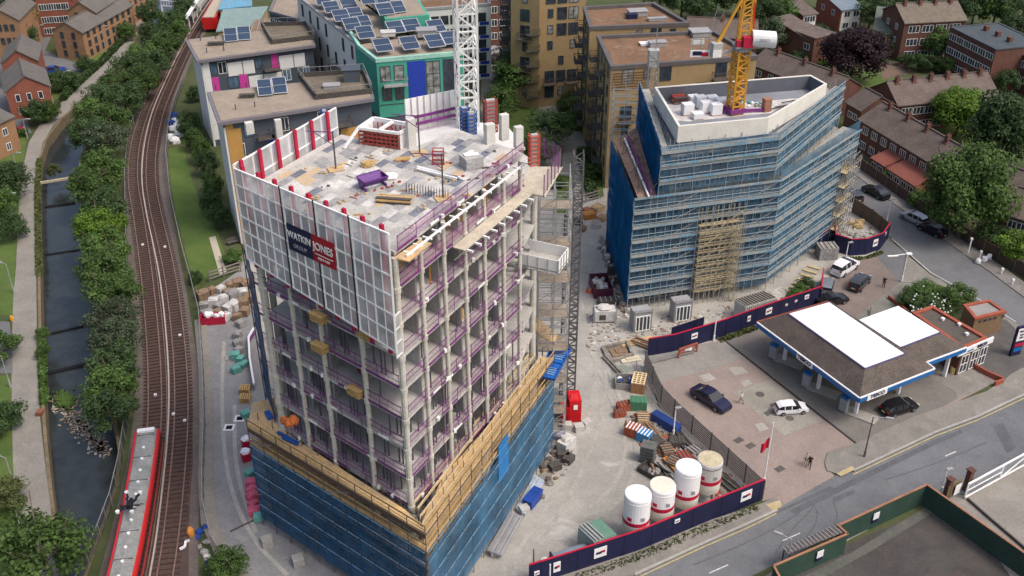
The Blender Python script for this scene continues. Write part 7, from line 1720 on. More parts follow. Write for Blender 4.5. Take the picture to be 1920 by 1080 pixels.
for i, (a, c, m, w, nn) in enumerate((((1198, 800), (1240, 850), brn, 'brown steel sections running down from the generators', 5), ((1240, 862), (1282, 905), wood_o, 'orange timbers beside the white silos', 3), ((1230, 868), (1272, 912), wrap_g, 'grey channels beside the orange timbers', 3), ((1228, 818), (1262, 850), wood_y, 'short yellow timbers above the orange ones', 2), ((1252, 815), (1300, 865), drk, 'dark tubes along the slatted fence', 5), ((1300, 868), (1370, 925), drk, 'dark tubes behind the rightmost silo', 5), ((1270, 845), (1330, 900), wrap_g, 'grey sheets between the dark tubes', 4), ((1180, 640), (1222, 655), brn, 'brown pipes at the top corner of the fence', 4), ((1130, 668), (1165, 705), rub, 'long kerb stones round the grey pit', 2))):
 b = MB()
 for k in range(nn):
  p, q = G(a[0]+k*4.2, a[1]-k*2.6, .25+.2*(k % 2)), G(c[0]+k*4.2, c[1]-k*2.6, .25+.2*(k % 2)); b.bar(p, q, .26, h=.22)
 tag(b.build('material_stack', m), 'bundle of '+w, 'materials', 'materials along the fence')
for i, (px, py, m, w) in enumerate(((1268, 835, drk, 'dark, nearest the blue box'), (1282, 862, redd, 'small red, with a white bag on top'), (1300, 852, wrap_g, 'grey, near the fence'), (1262, 872, brn, 'brown, beside the orange timbers'), (1338, 905, wrap_g, 'grey, just right of the last silo'), (1205, 790, ply, 'buff, below the green tank'), (1250, 850, brn, 'brown, at the end of the yellow timbers'), (1232, 835, drk, 'dark, right of the blue machine'))): crate('goods_crate', 'crate of site goods, '+w, 'crate', px, py, 1.6, 1.2, .8, .3*i, m, drk, 'crates of site goods')
b = MB()
for i in range(520): t_ = rg.random(); px = 1190+t_*190+rg.gauss(0, 14); py = 790+t_*145+rg.gauss(0, 10); x, y, _ = G(px, py); s = rg.uniform(.2, .8); b.lump(x, y, 0, s*1.6, s*.7, s*.5, rg.randrange(5), a=rg.uniform(0, 3))
tag(b.build('scrap', [drk, brn, wrap_g, rub, redd]), 'scrap and offcuts scattered between the stacks along the slatted fence', 'scrap', kind='stuff')
# pit and boards above
b = MB(); q = [G(*p)[:2] for p in ((1130, 655), (1175, 645), (1186, 668), (1142, 682))]
for i in range(4): b.bar((*q[i], .2), (*q[(i+1) % 4], .2), .35, h=.5)
b.face([(*p, .06) for p in q][::-1]); tag(b.build('formed_pit', rub), 'shallow concrete pit with raised edges above the grey-green patch', 'pit')
sheet('green_grey_patch', [(1130, 700), (1165, 683), (1185, 690), (1170, 712), (1140, 718)], .045, mat('green_grey_dust', (.22, .25, .21), .9, .2, .8))
for i, (px, py, sx, sy, m, w) in enumerate(((1196, 642, 4.4, 1.2, ply, 'long buff'), (1182, 676, 2.4, .9, mat('cream_sheet', (.52, .48, .36), .8), 'cream'), (1160, 662, 2.0, 1.6, brn, 'brown'))): x, y, _ = G(px, py); b = MB(); b.box(x, y, .15, sx, sy, .12, .25); b.box(x+.3, y+.2, .27, sx*.7, sy*.6, .08, .32); tag(b.build('board_pile', m), w+' boards lying on the ground near the formed pit', 'boards', 'boards by the pit')
# beside the netted block
crate('rubbish_skip', 'large dark maroon skip of pale rubble beside the netted block', 'skip', 1126, 545, 2.4, 4.0, 1.5, .12, mat('maroon_skip', (.08, .02, .04), .5), open_=True, fill=[wrap_w, wrap_g, wrap_w])
x, y, _ = G(1101, 548); b = MB()
for s in (0, .5): b.cyl(x+s, y-s*.6, 0, .9, .22, 8, .06); b.box(x+s, y-s*.6, .03, .5, .5, .06)
tag(b.build('traffic_cones', mat('cone_orange', (.6, .09, .02), .6)), 'orange cones left of the maroon skip', 'cones')
crate('pallet_stack', 'dark grey slab stack just below the maroon skip', 'pallets', 1140, 570, 2.6, 1.2, .8, .1, drk, wrap_g)
x, y, _ = G(1133, 600); t = thing('mixing_station', 'pale dusty mixing machine with a round opening, below the dark slab stack', 'machine', (x, y, 0)); b = MB(); b.box(x, y, 1.0, 2.6, 1.6, 1.5, .05); b.lump(x-.2, y, 1.7, 2.2, 1.5, .5); b.build('body', wrap_w, t)
b = MB(); b.box(x-.3, y-.85, .9, .8, .05, .7, .05); b.build('opening', drk, t); b = MB()
for s in (-1.4, 1.4): b.bar((x+s, y-.9, 0), (x+s, y-.9, 2.1), .1); b.bar((x+s, y+.8, 0), (x+s, y+.8, 2.1), .1)
b.build('frame', lead_m, t)
b = MB()
for i in range(150): px = rg.uniform(1100, 1180); py = rg.uniform(590, 660); x, y, _ = G(px, py); s = rg.uniform(.1, .42); b.lump(x, y, 0, s*1.5, s, s*.35, rg.randrange(4), a=rg.uniform(0, 3))
for i in range(120): t_ = rg.random(); px = 1130+t_*45+rg.gauss(0, 5); py = 455+t_*130+rg.gauss(0, 8); x, y, _ = G(px, py); s = rg.uniform(.2, .8); b.lump(x, y, 0, s*1.4, s, s*.9, rg.randrange(4), a=rg.uniform(0, 3))
for i in range(260): t_ = rg.random(); px = 1190+t_*330+rg.gauss(0, 10); py = 628-t_*80+rg.gauss(0, 9); x, y, _ = G(px, py); s = rg.uniform(.1, .4); b.lump(x, y, 0, s*1.6, s, s*.4, rg.choice((0, 1, 2, 2, 3)), a=rg.uniform(0, 3))
tag(b.build('builders_debris', [wrap_w, wrap_g, brn, rub]), 'builders’ debris strewn along the foot of the netted block', 'debris', kind='stuff')
for i, (px, py) in enumerate(((1138, 520), (1143, 500), (1136, 478), (1150, 540))): x, y, _ = G(px, py); b = MB(); b.bar((x, y, 0), (x+.1, y, 2.2), .1); b.bar((x+1.2, y, 0), (x+1.2, y, 2.1), .1); b.bar((x, y, 2.1), (x+1.2, y, 2.1), .1); b.box(x+.6, y, 1., 1.2, .1, 1.4, .1); tag(b.build('stacked_frames', drk), 'dark steel frame at the left foot of the netted block, '+('second nearest', 'third nearest', 'farthest', 'nearest')[i], 'frame', 'frames beside the netted block')
# yard behind, between the two buildings
for i, (px, py, m, s, w) in enumerate(((1082, 420, navy, 1.6, 'dark blue box next to the hoist mast'), (1104, 408, wood_o, 1.8, 'heap of orange-brown timbers'), (1120, 395, ply, 1.8, 'buff boarded box with a pale lid'), (1092, 432, brn, 1.2, 'small brown box'), (1118, 425, wrap_w, 1.6, 'pale sheet on the ground'), (1100, 398, redd, 1.3, 'small red crate'), (1130, 412, ply, 1.4, 'buff crate against the netting'))): crate('yard_goods', w+' in the yard between the two buildings', 'goods', px, py, s, s*.8, s*.45, .4*i, m, brn, 'goods between the buildings')
b = MB(); A_, B_ = G(1056, 392), G(1126, 372);
for z in (.4, .9, 1.4): b.bar((A_[0], A_[1], z), (B_[0], B_[1], z), .14)
for s in range(6): p = lerp(A_, B_, s/5); b.bar((p[0], p[1], 0), (p[0], p[1], 1.8), .12)
tag(b.build('yard_fence', mat('grey_timber', (.22, .20, .18))), 'grey rail fence between the yard and the courtyard garden', 'fence')
# foot of the block, right side
t = thing('site_container', 'pale grey container with a slatted roof at the foot of the netted block', 'container', (*G(1415, 585)[:2], 0)); hh = 2.6
q = [G(*p, hh)[:2] for p in ((1378, 562), (1398, 575), (1456, 558), (1432, 546))]; b = MB(); b.prism(q, 0, hh); b.build('body', wrap_w, t); b = MB()
for k in range(11): s = .04+k*.092; b.bar((*lerp(q[0], q[3], s), hh+.08), (*lerp(q[1], q[2], s), hh+.08), .16)
b.build('roof_slats', MT['grey_timber'], t); b = MB(); b.prism([lerp(q[0], q[2], .04), lerp(q[1], q[3], .04), lerp(q[2], q[0], .04), lerp(q[3], q[1], .04)], hh, hh+.03); b.build('roof', drk, t)
b = MB(); u_, l_ = unit(q[1], q[2]); n_ = (u_[1], -u_[0])
for k in range(16): p = off(off(q[1], u_, l_*k/15), n_, .03); b.bar((*p, .1), (*p, hh-.1), .08)
b.build('side_ribs', lead_m, t)
b = MB()
for k in range(7): p, q_ = G(1476+k*6, 545-k*6.5, .2), G(1500+k*6, 552-k*6.5, .2); b.bar((p[0], p[1], .15+k*.12), (q_[0], q_[1], .15+k*.12), .5, h=.2)
tag(b.build('timber_steps', mat('buff_step', (.42, .34, .20), .8, .25)), 'flight of broad timber steps along the right foot of the netted block', 'steps')
b = MB(); P = [G(*p, .3) for p in ((1470, 580), (1480, 560), (1500, 535), (1515, 515))]; tube_path(b, P, .3); tag(b.build('white_pipe', wrap_w), 'white pipe snaking beside the timber steps', 'pipe')
crate('kiosk', 'small flat-roofed dark shed behind the white people carrier', 'shed', 1548, 482, 2.6, 2.0, 1.9, .1, wrap_g, drk)
for i, (px, py, m, s, w) in enumerate(((1605, 425, mat('sand_bags', (.42, .30, .15), .9, .3, 1.), 2.2, 'sandy sacks by the board fence'), (1585, 452, whitef, 1.2, 'white sheet heap'), (1600, 446, wrap_g, 1.6, 'grey block heap'), (1612, 455, wrap_w, 1.4, 'pale sheet heap'), (1590, 462, wrap_w, 1.2, 'pale offcuts by the navy panels'))):
 b = MB(); x, y, _ = G(px, py)
 for k in range(7): b.lump(x+rg.uniform(-.5, .5)*s, y+rg.uniform(-.5, .5)*s, 0, s*.5, s*.4, s*.35)
 tag(b.build('rubble_heap', m), w+' in the rubble corner inside the curved hoarding', 'heap', 'heaps in the rubble corner')
b = MB()
for i in range(90): px, py = rg.uniform(1572, 1640), rg.uniform(425, 470); x, y, _ = G(px, py); s = rg.uniform(.15, .6); b.lump(x, y, 0, s, s, s*.5, rg.randrange(3))
tag(b.build('rubble', [wrap_w, rub, brn]), 'loose rubble inside the curved hoarding', 'rubble', kind='stuff')
# white posts and bags on the far pavement of the side street
for i, (px, py, w) in enumerate(((1833, 494, 'leftmost'), (1845, 490, 'second'), (1853, 486, 'third'))): x, y, _ = G(px, py); b = MB(); b.lump(x, y, .14, .9, .8, .7); tag(b.build('white_bag', whitef), w+' white rubbish bag on the far pavement of the side street', 'bag', 'bags on the far pavement')
for i, (px, py, pt) in enumerate(((1815, 475, 448), (1835, 490, 472), (1877, 515, 505), (1897, 535, 525))): x, y, _ = G(px, py); b = MB(); b.bar((x, y, 0), (x, y, max(.8, zat(x, y, pt))), .14); b.box(x, y, max(.8, zat(x, y, pt)), .3, .3, .3); tag(b.build('street_post', whitef), 'white post on the far pavement of the side street, '+('tallest, farthest', 'second', 'third', 'nearest')[i], 'post', 'white posts by the side street')
b = MB(); P = [G(*p)[:2] for p in ((1603, 312), (1660, 352), (1720, 395), (1790, 440), (1870, 490), (1960, 545))]
t = thing('garden_fence', 'long brown board fence between the terrace gardens and the side street', 'fence', (*P[2], 0))
for p, q in zip(P, P[1:]): b.wall(p, q, .08, 0, 1.9)
b.build('boards', rows_mat('fence_boards', (.085, .06, .045), (.05, .035, .028), .3, axis='d', thick=.2), t); b = MB()
for p in resample(P, 2.8): b.bar((*off(p, (-.5, -.8), .08), 0), (*off(p, (-.5, -.8), .08), 2.05), .13)
b.build('posts', mat('fence_post', (.14, .11, .09), .9), t)
# lamp posts on the left bank
for i, (px, py, pt) in enumerate(((27, 550, 495), (20, 726, 667), (31, 922, 858), (128, 172, 134), (201, 106, 50), (78, 78, 48), (245, 58, 20), (52, 260, 228), (34, 325, 306), (24, 403, 398))):
 x, y, _ = G(px, py); h_ = zat(x, y, pt); lamp_post(px, py, max(3.5, h_), 'pale lamp post beside the towpath, '+('level with the orange ring holder', 'halfway down the left edge', 'nearest, at the lower left', 'behind the dark red house', 'in front of the long orange block', 'on the estate road by the orange house', 'at the top end of the towpath', 'at the bend by the red cars', 'short, on the lawn below the bend', 'short, half hidden by the left edge hedge')[i], 'lamp posts on the left bank', arm=(-.8, .2) if i < 3 else (.8, 0))
# ================================================================ buildings behind and beside
rg = random.Random(31)
def gp(p, z): return G(p[0], p[1], z)[:2]
grav = ground_mat('gravel_roof', (.30, .25, .20), (.26, .215, .17), (.36, .31, .26), .4, 2.)
sedum = ground_mat('brown_sedum_roof', (.20, .115, .07), (.15, .09, .055), (.33, .26, .18), .25, .5)
clad = mat('slate_cladding', (.07, .085, .105), .6, .15, .3); capl = mat('lilac_grey_metal', (.17, .16, .18), .4, .1); orange_c = mat('ochre_cladding', (.42, .24, .07), .7, .1, .4)
magenta = mat('magenta_panel', (.50, .05, .28), .6, .1); royal = mat('royal_panel', (.02, .05, .36), .5, .1); tealc = rows_mat('mint_shingles', (.065, .33, .245), (.05, .26, .195), .35, thick=.18, var=.16)
solar = mat('solar_glass', (.035, .055, .095), .2, .2, .3, spec=.6); alu = mat('alu_frame', (.42, .44, .46), .4)
def panel(name, root, A_, u_, s, z, w, h, m, o=.05, d=.06):
 n_ = (u_[1], -u_[0]); p, q = off(off(A_, u_, s), n_, o), off(off(A_, u_, s+w), n_, o); b = MB(); b.wall(p, q, d, z, z+h); return b.build(name, m, root)
def balcony(root, A_, u_, s, z, w=2.6, d=1.3, gm=None):
 n_ = (u_[1], -u_[0]); p, q = off(A_, u_, s), off(A_, u_, s+w); b = MB(); b.prism([p, q, off(q, n_, d), off(p, n_, d)], z-.12, z);
 P = [p, off(p, n_, d), off(q, n_, d), q]
 for a, c in zip(P, P[1:]): b.bar((*a, z+1.05), (*c, z+1.05), .07)
 for a, c in zip(P, P[1:]):
  L_ = unit(a, c)[1]; k = max(2, int(L_/.35))
  for i in range(k+1): r = lerp(a, c, i/k); b.bar((*r, z), (*r, z+1.05), .035)
 o = b.build('balcony', gm or galv_d, root); return o
def quad4(p0, p1, p2, p3): return [p0, p1, p2, p3]
def apart(name, label, P, h, wm, rm, **k):
 t = thing(name, label, 'apartment building', (*P[0], 0)); flat(t, P, h, wm, rm, **k); return t
def solar_panel(px, py, z, label, a=.0, w=1.9, l=3.2, group='solar panels on the flat roofs'):
 x, y, _ = G(px, py, z); t = thing('solar_panel', label, 'solar panel', (x, y, z), group); ca, sa = math.cos(a), math.sin(a)
 def L(u, v, zz): return (x+u*ca-v*sa, y+u*sa+v*ca, z+zz)
 b = MB(); q = [L(-w/2, -l/2, .2), L(w/2, -l/2, .2), L(w/2, l/2, 1.15), L(-w/2, l/2, 1.15)]; b.face(q); b.face([(p[0], p[1], p[2]-.06) for p in q][::-1]); b.build('panel', solar, t)
 b = MB();
 for i in range(4): b.bar(q[i], q[(i+1) % 4], .1)
 for i in (2, 3): b.bar(q[i], (q[i][0], q[i][1], z), .08)
 b.bar(L(-w/2, 0, .69), L(w/2, 0, .69), .05); b.build('frame', alu, t); return t
# ---- two white-ended slate blocks
def slate_block(label, pts, h, label_cols, seed):
 P = [gp(p, h) for p in pts]; t = thing('apartment_building', label, 'apartment building', (*P[0], 0)); u_, l_ = unit(P[0], P[1]); n_ = (-u_[1], u_[0])
 I = inset(P if sum(P[i][0]*P[(i+1) % 4][1]-P[(i+1) % 4][0]*P[i][1] for i in range(4)) > 0 else P[::-1], .7)
 I0, I1, I2, I3 = off(off(P[0], u_, .9), n_, .8), off(off(P[1], u_, -.3), n_, .8), off(off(P[2], u_, -.3), n_, -.5), off(off(P[3], u_, .9), n_, -.5)
 b = MB(); b.prism([I0, I1, I2, I3], 0, h-.5); b.build('wall', clad, t)
 b = MB(); b.wall(off(I3, u_, -.15), off(I0, u_, -.15), .3, 0, h-1.2); b.build('end_wall', white_r, t)
 b = MB(); b.prism(P, h-.5, h-.05); b.build('eaves', capl, t); b = MB(); b.prism(inset(P if sum(P[i][0]*P[(i+1) % 4][1]-P[(i+1) % 4][0]*P[i][1] for i in range(4)) > 0 else P[::-1], .45), h-.05, h+.04); b.build('roof', grav, t)
 r = random.Random(seed); L_ = unit(I0, I1)[1]
 for k in range(int(h/2.8)):
  z = h-.6-2.75*(k+1); s = 1.2
  if z < 0: break
  panel('panel', t, I0, u_, .1, z, 1.0, 2.7, white_r if seed == 1 else orange_c)
  while s < L_-1.6:
   c = r.random(); w_ = r.choice((1.1, 1.4, 1.8))
   if c < .42: win(t, I0, I1, s+w_/2, z+.35, w_, 2.0, dark_f if c < .2 else white_f, glb if c < .25 else gl, 2, 1)
   elif c < .62: panel('panel', t, I0, u_, s, z+.05, w_, 2.6, magenta if seed == 1 else royal if r.random() < .4 else clad)
   elif c < .80: panel('panel', t, I0, u_, s, z+.1-.4, w_*1.7, 2.3, white_r if seed == 1 else orange_c); s += w_*.7
   elif c < .9: balcony(t, I0, u_, s, z+.1, 2.6)
   s += w_+.15
 return t, P, u_
tA, PA, uA = slate_block('front slate-grey apartment block with white end wall, ochre strip and gravel roof', [(408, 230), (702, 184), (690, 140), (387, 172)], 19., None, 2)
tB, PB, uB = slate_block('rear apartment block with pink and white panels and gravel roof, nearer the railway', [(368, 114), (592, 84), (575, 46), (347, 74)], 15.5, None, 1)
I0 = off(off(PA[0], uA, 1.0), (-uA[1], uA[0]), .8)
panel('ochre_strip', tA, I0, uA, .05, 0, 1.9, 17.5, orange_c, o=.1)
for px, py, w in ((497, 172, 'left-hand tall panel on the front slate block'), (525, 168, 'right-hand tall panel on the front slate block')): solar_panel(px, py, 19.1, w, .25, 1.9, 3.8)
for px, py, w in ((433, 72, 'left-hand panel on the rear slate block'), (458, 69, 'right-hand panel on the rear slate block')): solar_panel(px, py, 15.6, w, .25, 2.1, 4.4)
def roof_box(px, py, z, sx, sy, h_, m, label, name='roof_hatch', a=.15): x, y, _ = G(px, py, z); b = MB(); b.box(x, y, z+h_/2, sx, sy, h_, a); b.box(x, y, z+h_+.04, sx*1.1, sy*1.1, .08, a); return tag(b.build(name, m), label, 'roof fixture', 'roof fixtures')
roof_box(464, 182, 19.1, 2., .7, .35, drk, 'dark low hatch left of the panels on the front slate block'); roof_box(406, 84, 15.6, 2.6, .8, .4, drk, 'dark low hatch left of the panels on the rear slate block')
for i, (px, py) in enumerate(((428, 168), (462, 163), (405, 168), (478, 200), (442, 205))): x, y, _ = G(px, py, 19.1); b = MB(); b.bar((x, y, 19.1), (x, y, 19.8), .12); tag(b.build('roof_vent', drk), 'short dark vent pipe on the front slate block, '+('upper middle', 'upper right', 'upper left', 'lower right', 'lower left')[i], 'vent', 'vent pipes on the front block')
for i, (px, py) in enumerate(((376, 76), (405, 72), (388, 98), (420, 95))): x, y, _ = G(px, py, 15.6); b = MB(); b.bar((x, y, 15.6), (x, y, 16.4), .14); tag(b.build('roof_vent', drk), 'short dark vent pipe on the rear slate block, '+('upper left', 'upper right', 'lower left', 'lower right')[i], 'vent', 'vent pipes on the rear block')
# walled roof terrace on the right half of each
def terrace(pts, z, label):
 P = [gp(p, z) for p in pts]; t = thing('roof_terrace', label, 'terrace', (*P[0], z), 'roof terraces'); b = MB(); b.prism(P, z+.03, z+.12); b.build('floor', ground_mat('terrace_brown', (.17, .145, .105), (.13, .11, .085), (.22, .19, .14), .3, .8), t); b = MB()
 for i in range(len(P)): b.wall(P[i], P[(i+1) % len(P)], .2, z, z+.8)
 b.build('upstand', drk, t); b = MB()
 for p in resample(P+[P[0]], 1.6): b.bar((*p, z+.8), (*p, z+1.5), .05)
 for i in range(len(P)): b.bar((*P[i], z+1.5), (*P[(i+1) % len(P)], z+1.5), .06)
 b.build('railing', galv, t)
terrace([(592, 188), (698, 176), (682, 138), (560, 146)], 19.0, 'brown railed terrace at the right end of the front slate block'); terrace([(510, 84), (590, 74), (574, 48), (490, 50)], 15.5, 'dark terrace at the right end of the rear slate block')
roof_box(660, 150, 19.1, 2.4, 2.2, 1.8, clad, 'grey plant box on the front terrace', 'plant_box'); roof_box(622, 165, 19.1, 2.2, 1.4, .5, lead_m, 'low grey skylight on the front terrace', 'skylight')
# ---- mint green block with the long white wing
zC = 20.
C0, C1, C2, C3 = gp((705, 110), zC), gp((868, 96), zC), gp((852, 62), zC), gp((672, 84), zC)
mint = thing('apartment_building', 'mint green shingled apartment block with brown gravel roof and rows of solar panels', 'apartment building', (*C0, 0))
flat(mint, [C0, C1, gp((800, 28), zC), gp((770, -30), zC), gp((600, -30), zC), C3], zC, tealc, grav, par=.6, lip=.35, capm=mat('mint_coping', (.30, .55, .46), .6), z0=10.5)
b = MB(); b.prism([C0, C1, gp((850, 66), zC), gp((672, 84), zC)], 0, 10.4); b.build('base', clad, mint)
uC, lC = unit(C0, C1)
for s, w_, z_, h_, c, r_ in ((.45, 1.6, 16.3, 2.4, 2, 1), (2.6, 1.5, 16.3, 2.4, 1, 1), (.6, 1.5, 13.2, 2.2, 2, 1), (2.6, 1.4, 13.2, 2.2, 2, 1)): win(mint, C0, C1, s+w_/2, z_, w_, h_, dark_f, curt if z_ > 15 else gl, c, r_, .1)
panel('blue_panel', mint, C0, uC, 4.7, 12.9, 2.7, 6.2, royal, .08); win(mint, C0, C1, 8.6, 12.9, 2.2, 6.0, dark_f, curt, 2, 3, .1); balcony(mint, C0, uC, .8, 15.8, 3.7, 1.2, lead_m)
win(mint, C0, C1, lC*.86, 13.2, 2.6, 5.8, dark_f, gl, 3, 3, .1); panel('dark_band', mint, C0, uC, .2, 12.5, lC-.4, .1, dark_f)
winrow(mint, C3, C0, 1, [12.5], 1.0, 2.2, dark_f, gl, 1.)
b = MB(); q = [gp(p, 21.5) for p in ((722, 36), (805, 28), (772, -20), (700, -20))]; b.prism(q, zC-.5, 21.5); b.build('raised_roof', tealc, mint); b = MB(); b.prism(inset(q if sum(q[i][0]*q[(i+1) % 4][1]-q[(i+1) % 4][0]*q[i][1] for i in range(4)) > 0 else q[::-1], .4), 21.5, 21.56); b.build('roof', grav, mint)
k = 0
for (px, py, w) in ((606, 6, 'the top left one of the long row'), (622, 20, 'second in the long row'), (640, 36, 'third in the long row'), (655, 16, 'upper one of the second row'), (665, 32, 'second in the second row'), (660, 52, 'fourth in the long row'), (680, 48, 'third in the second row'), (685, 68, 'fifth in the long row'), (718, 92, 'the nearest to the mint corner'), (742, 58, 'left one in front of the raised mint roof'), (772, 54, 'middle one in front of the raised mint roof'), (768, 88, 'middle of the front edge'), (815, 84, 'right of the front edge'), (818, 56, 'back right, by the crane mast'), (845, 78, 'behind the crane mast'), (690, 4, 'top edge, left'), (715, 2, 'top edge, right'), (722, 24, 'left on the raised roof'), (744, 20, 'right on the raised roof')): solar_panel(px, py, zC+.05 if k < 15 else 21.6, 'solar panel on the mint block, '+w, .35, 2.6, 3.3); k += 1
roof_box(800, 66, zC, 3., 2., 1., lead_m, 'grey plant box among the solar panels', 'plant_box'); roof_box(728, 66, zC, 2.2, 1.6, .6, wrap_w, 'pale roof hatch between the solar panels')
wing = thing('apartment_building', 'long white rendered wing with tall dark windows and balconies, left of the mint block', 'apartment building', (*C3, 0))
D0, D1 = gp((556, -10), zC-.6), gp((671, 84), zC-.6); uD, lD = unit(D0, D1); nD = (-uD[1], uD[0])
flat(wing, [D0, D1, off(D1, nD, 9), off(D0, nD, 9)], zC-.55, white_r, grav, par=.3, lip=.4, capm=lead_m)
for zz in (16.2, 12.6, 9, 5.4): winrow(wing, D0, D1, 7, [zz], .9, 2.2, dark_f, gl, .8, skip=.1)
for s in range(2):
 for zz in (12.2, 8.6, 5.0): balcony(wing, D0, uD, lD*.60+s*5, zz, 2.4, 1.2, galv_d)
# ---- white block on the far side of the crane mast
wt = apart('apartment_building', 'white apartment block with stacked dark windows, behind the white crane mast', [gp((762, 18), 15), gp((920, 6), 15), gp((905, -40), 15), gp((745, -30), 15)], 15., white_r, sedum, par=.4, lip=.5, capm=lead_m)
q0, q1 = gp((762, 18), 15), gp((920, 6), 15)
for zz in (12, 9.4, 6.8, 4.2, 1.6): winrow(wt, q0, q1, 8, [zz-.4], 1.5, 1.7, dark_f, gl, .8)
for zz in (12, 9.4, 6.8, 4.2, 1.6): panel('blue_panel', wt, q0, unit(q0, q1)[0], unit(q0, q1)[1]-2.2, zz-1.1, 1.8, .6, royal)
bt = apart('apartment_building', 'dark red-brown brick block with white windows, behind the white block', [G(915, 92)[:2], G(968, 88)[:2], G(962, 50)[:2], G(912, 52)[:2]], 17., brick_br, tile_br, capm=brick_br)
for zz in (14, 11.2, 8.4, 5.6, 2.8): winrow(bt, G(915, 92)[:2], G(968, 88)[:2], 3, [zz-.8], 1.3, 1.5, white_f, gl, .6)
x, y, _ = G(933, 70); b = MB(); b.box(x, y, 1.4, 9, .4, 2.8, -.1); tag(b.build('yard_wall', mat('red_render', (.28, .06, .045), .8)), 'low red wall behind the white apartment block', 'wall')
# ---- station roofs
t = thing('station_building', 'station buildings with pale green and grey metal roofs behind the rear slate block', 'station', (*G(440, 40)[:2], 0))
for q, h_, m in (([(408, 58), (480, 48), (500, 12), (420, 18)], 5, mat('green_metal_roof', (.20, .30, .28), .5, .2, .5)), ([(470, 60), (560, 48), (556, 30), (478, 38)], 5.5, brn), ([(412, 16), (470, 10), (470, -8), (420, -6)], 4.6, mat('blue_metal_roof', (.12, .34, .50), .5, .15))):
 P = [gp(p, h_) for p in q]; b = MB(); b.prism(P, 0, h_-.2); b.build('wall', brick_tan, t); b = MB(); b.prism(inset(P if sum(P[i][0]*P[(i+1) % 4][1]-P[(i+1) % 4][0]*P[i][1] for i in range(4)) > 0 else P[::-1], -.3), h_-.2, h_); b.build('roof', m, t)
 b = MB()
 for k in range(9): b.bar((*lerp(P[0], P[1], k/8), h_+.05), (*lerp(P[3], P[2], k/8), h_+.05), .12)
 b.build('roof_ribs', lead_m, t)
t = thing('station_platform', 'long buff station platform with a white edge canopy beside the tracks', 'platform', (*G(375, 20)[:2], 0)); P = [G(*p)[:2] for p in ((352, 36), (362, 40), (400, -14), (392, -20))]; b = MB(); b.prism(P, 0, .95); b.build('platform', conc_m, t)
b = MB(); P = [gp(p, 4) for p in ((344, 34), (350, 36), (378, -8), (372, -10))]; b.prism(P, 3.8, 4.0); b.build('canopy', whitef, t); b = MB()
for s in range(5): p = lerp(P[0], P[3], s/4); b.bar((*p, 0), (*p, 3.8), .2)
b.build('canopy_posts', whitef, t)['kind'] = 'stuff'
t = thing('footbridge', 'white railed footbridge across the towpath at the top edge', 'bridge', (*G(320, 14)[:2], 3)); b = MB()
for z in (3.2, 4.4): b.bar((*gp((303, 12), 3), z), (*gp((338, 16), 3), z), .2)
for s in range(8): p = lerp(gp((303, 12), 3), gp((338, 16), 3), s/7); b.bar((*p, 3.2), (*p, 4.4), .12)
for s in (0, 1): p = (gp((303, 12), 3), gp((338, 16), 3))[s]; b.bar((*p, 0), (*p, 3.2), .35)
b.build('railing', whitef, t)
ob = apart('apartment_building', 'small slate and ochre block between the station roofs and the long white wing', [gp((505, 20), 14), gp((556, 34), 14), gp((575, -10), 14), gp((520, -16), 14)], 14., clad, grav, capm=capl)
P = [gp((505, 20), 14), gp((556, 34), 14)]
for zz in (11, 8.2, 5.4): winrow(ob, P[0], P[1], 4, [zz-.3], 1.2, 1.8, white_f, glb, .4); panel('ochre_panel', ob, P[0], unit(*P)[0], .6, zz-2.0, 3., 1.5, orange_c, .04)
# ---- tan brick blocks
zt2 = 20.
def tan_block(label, pts, z, west=True, floors=6, seed=0):
 P = [gp(p, z) for p in pts]; t = apart('apartment_building', label, P, z, brick_tan, sedum, par=.6, lip=.5, capm=mat('dark_coping', (.11, .10, .10), .6, .2))
 r = random.Random(seed); u_, l_ = unit(P[0], P[1]); uw, lw = unit(P[3], P[0])
 for k in range(floors):
  zz = z-2.9*(k+1)-.2
  if zz < .2: break
  n = int(l_/2.9)
  for i in range(n):
   c = r.random(); s = 1.2+(l_-2.4)*(i+.5)/n
   if c < .30: win(t, P[0], P[1], s, zz+.2, 1.8, 2.2, dark_f, curt if r.random() < .4 else gl, 2, 1)
   elif c < .62: win(t, P[0], P[1], s, zz+.6, 1.0, 1.6, dark_f, curt if r.random() < .4 else gl, 1, 2)
   elif c < .78: win(t, P[0], P[1], s, zz+.2, 1.8, 2.2, dark_f, gl, 2, 1); balcony(t, P[0], u_, s-1.3, zz, 2.6, 1.1)
  n = int(lw/3.2)
  for i in range(n):
   s = .8+(lw-1.6)*(i+.5)/n; c = r.random()
   win(t, P[3], P[0], s, zz+.4, 1.1, 1.8, dark_f, curt if c < .3 else gl, 1, 2)
   if i % 2 == 0: balcony(t, P[3], uw, s-1.2, zz, 2.4, 1.5, drk)
 return t, P
t3_, P3 = tan_block('nearest tan brick block with a brown planted roof, directly behind the netted block', [(1146, 124), (1420, 104), (1338, 56), (1120, 66)], zt2, seed=4)
u_, l_ = unit(P3[0], P3[1]); b = MB()
for k in range(14):
 z = zt2-1.2-k*.42
 if z > zt2-3.9: b.bar((*off(off(P3[0], u_, .3), (u_[1], -u_[0]), .04), z), (*off(off(P3[0], u_, 6.), (u_[1], -u_[0]), .04), z), .1)
b.build('brick_bands', mat('dark_brick_band', (.15, .09, .045), .9), t3_)
t4_, P4 = tan_block('middle tan brick block with a brown planted roof and grey parapet', [(1106, 50), (1292, 42), (1226, 4), (1094, 12)], 20.5, seed=6)
t5_, P5 = tan_block('tall tan brick block reaching the top edge, with balconies at its left corner', [(1010, -22), (1100, -28), (1080, -70), (1000, -60)], 22, seed=8, floors=8)
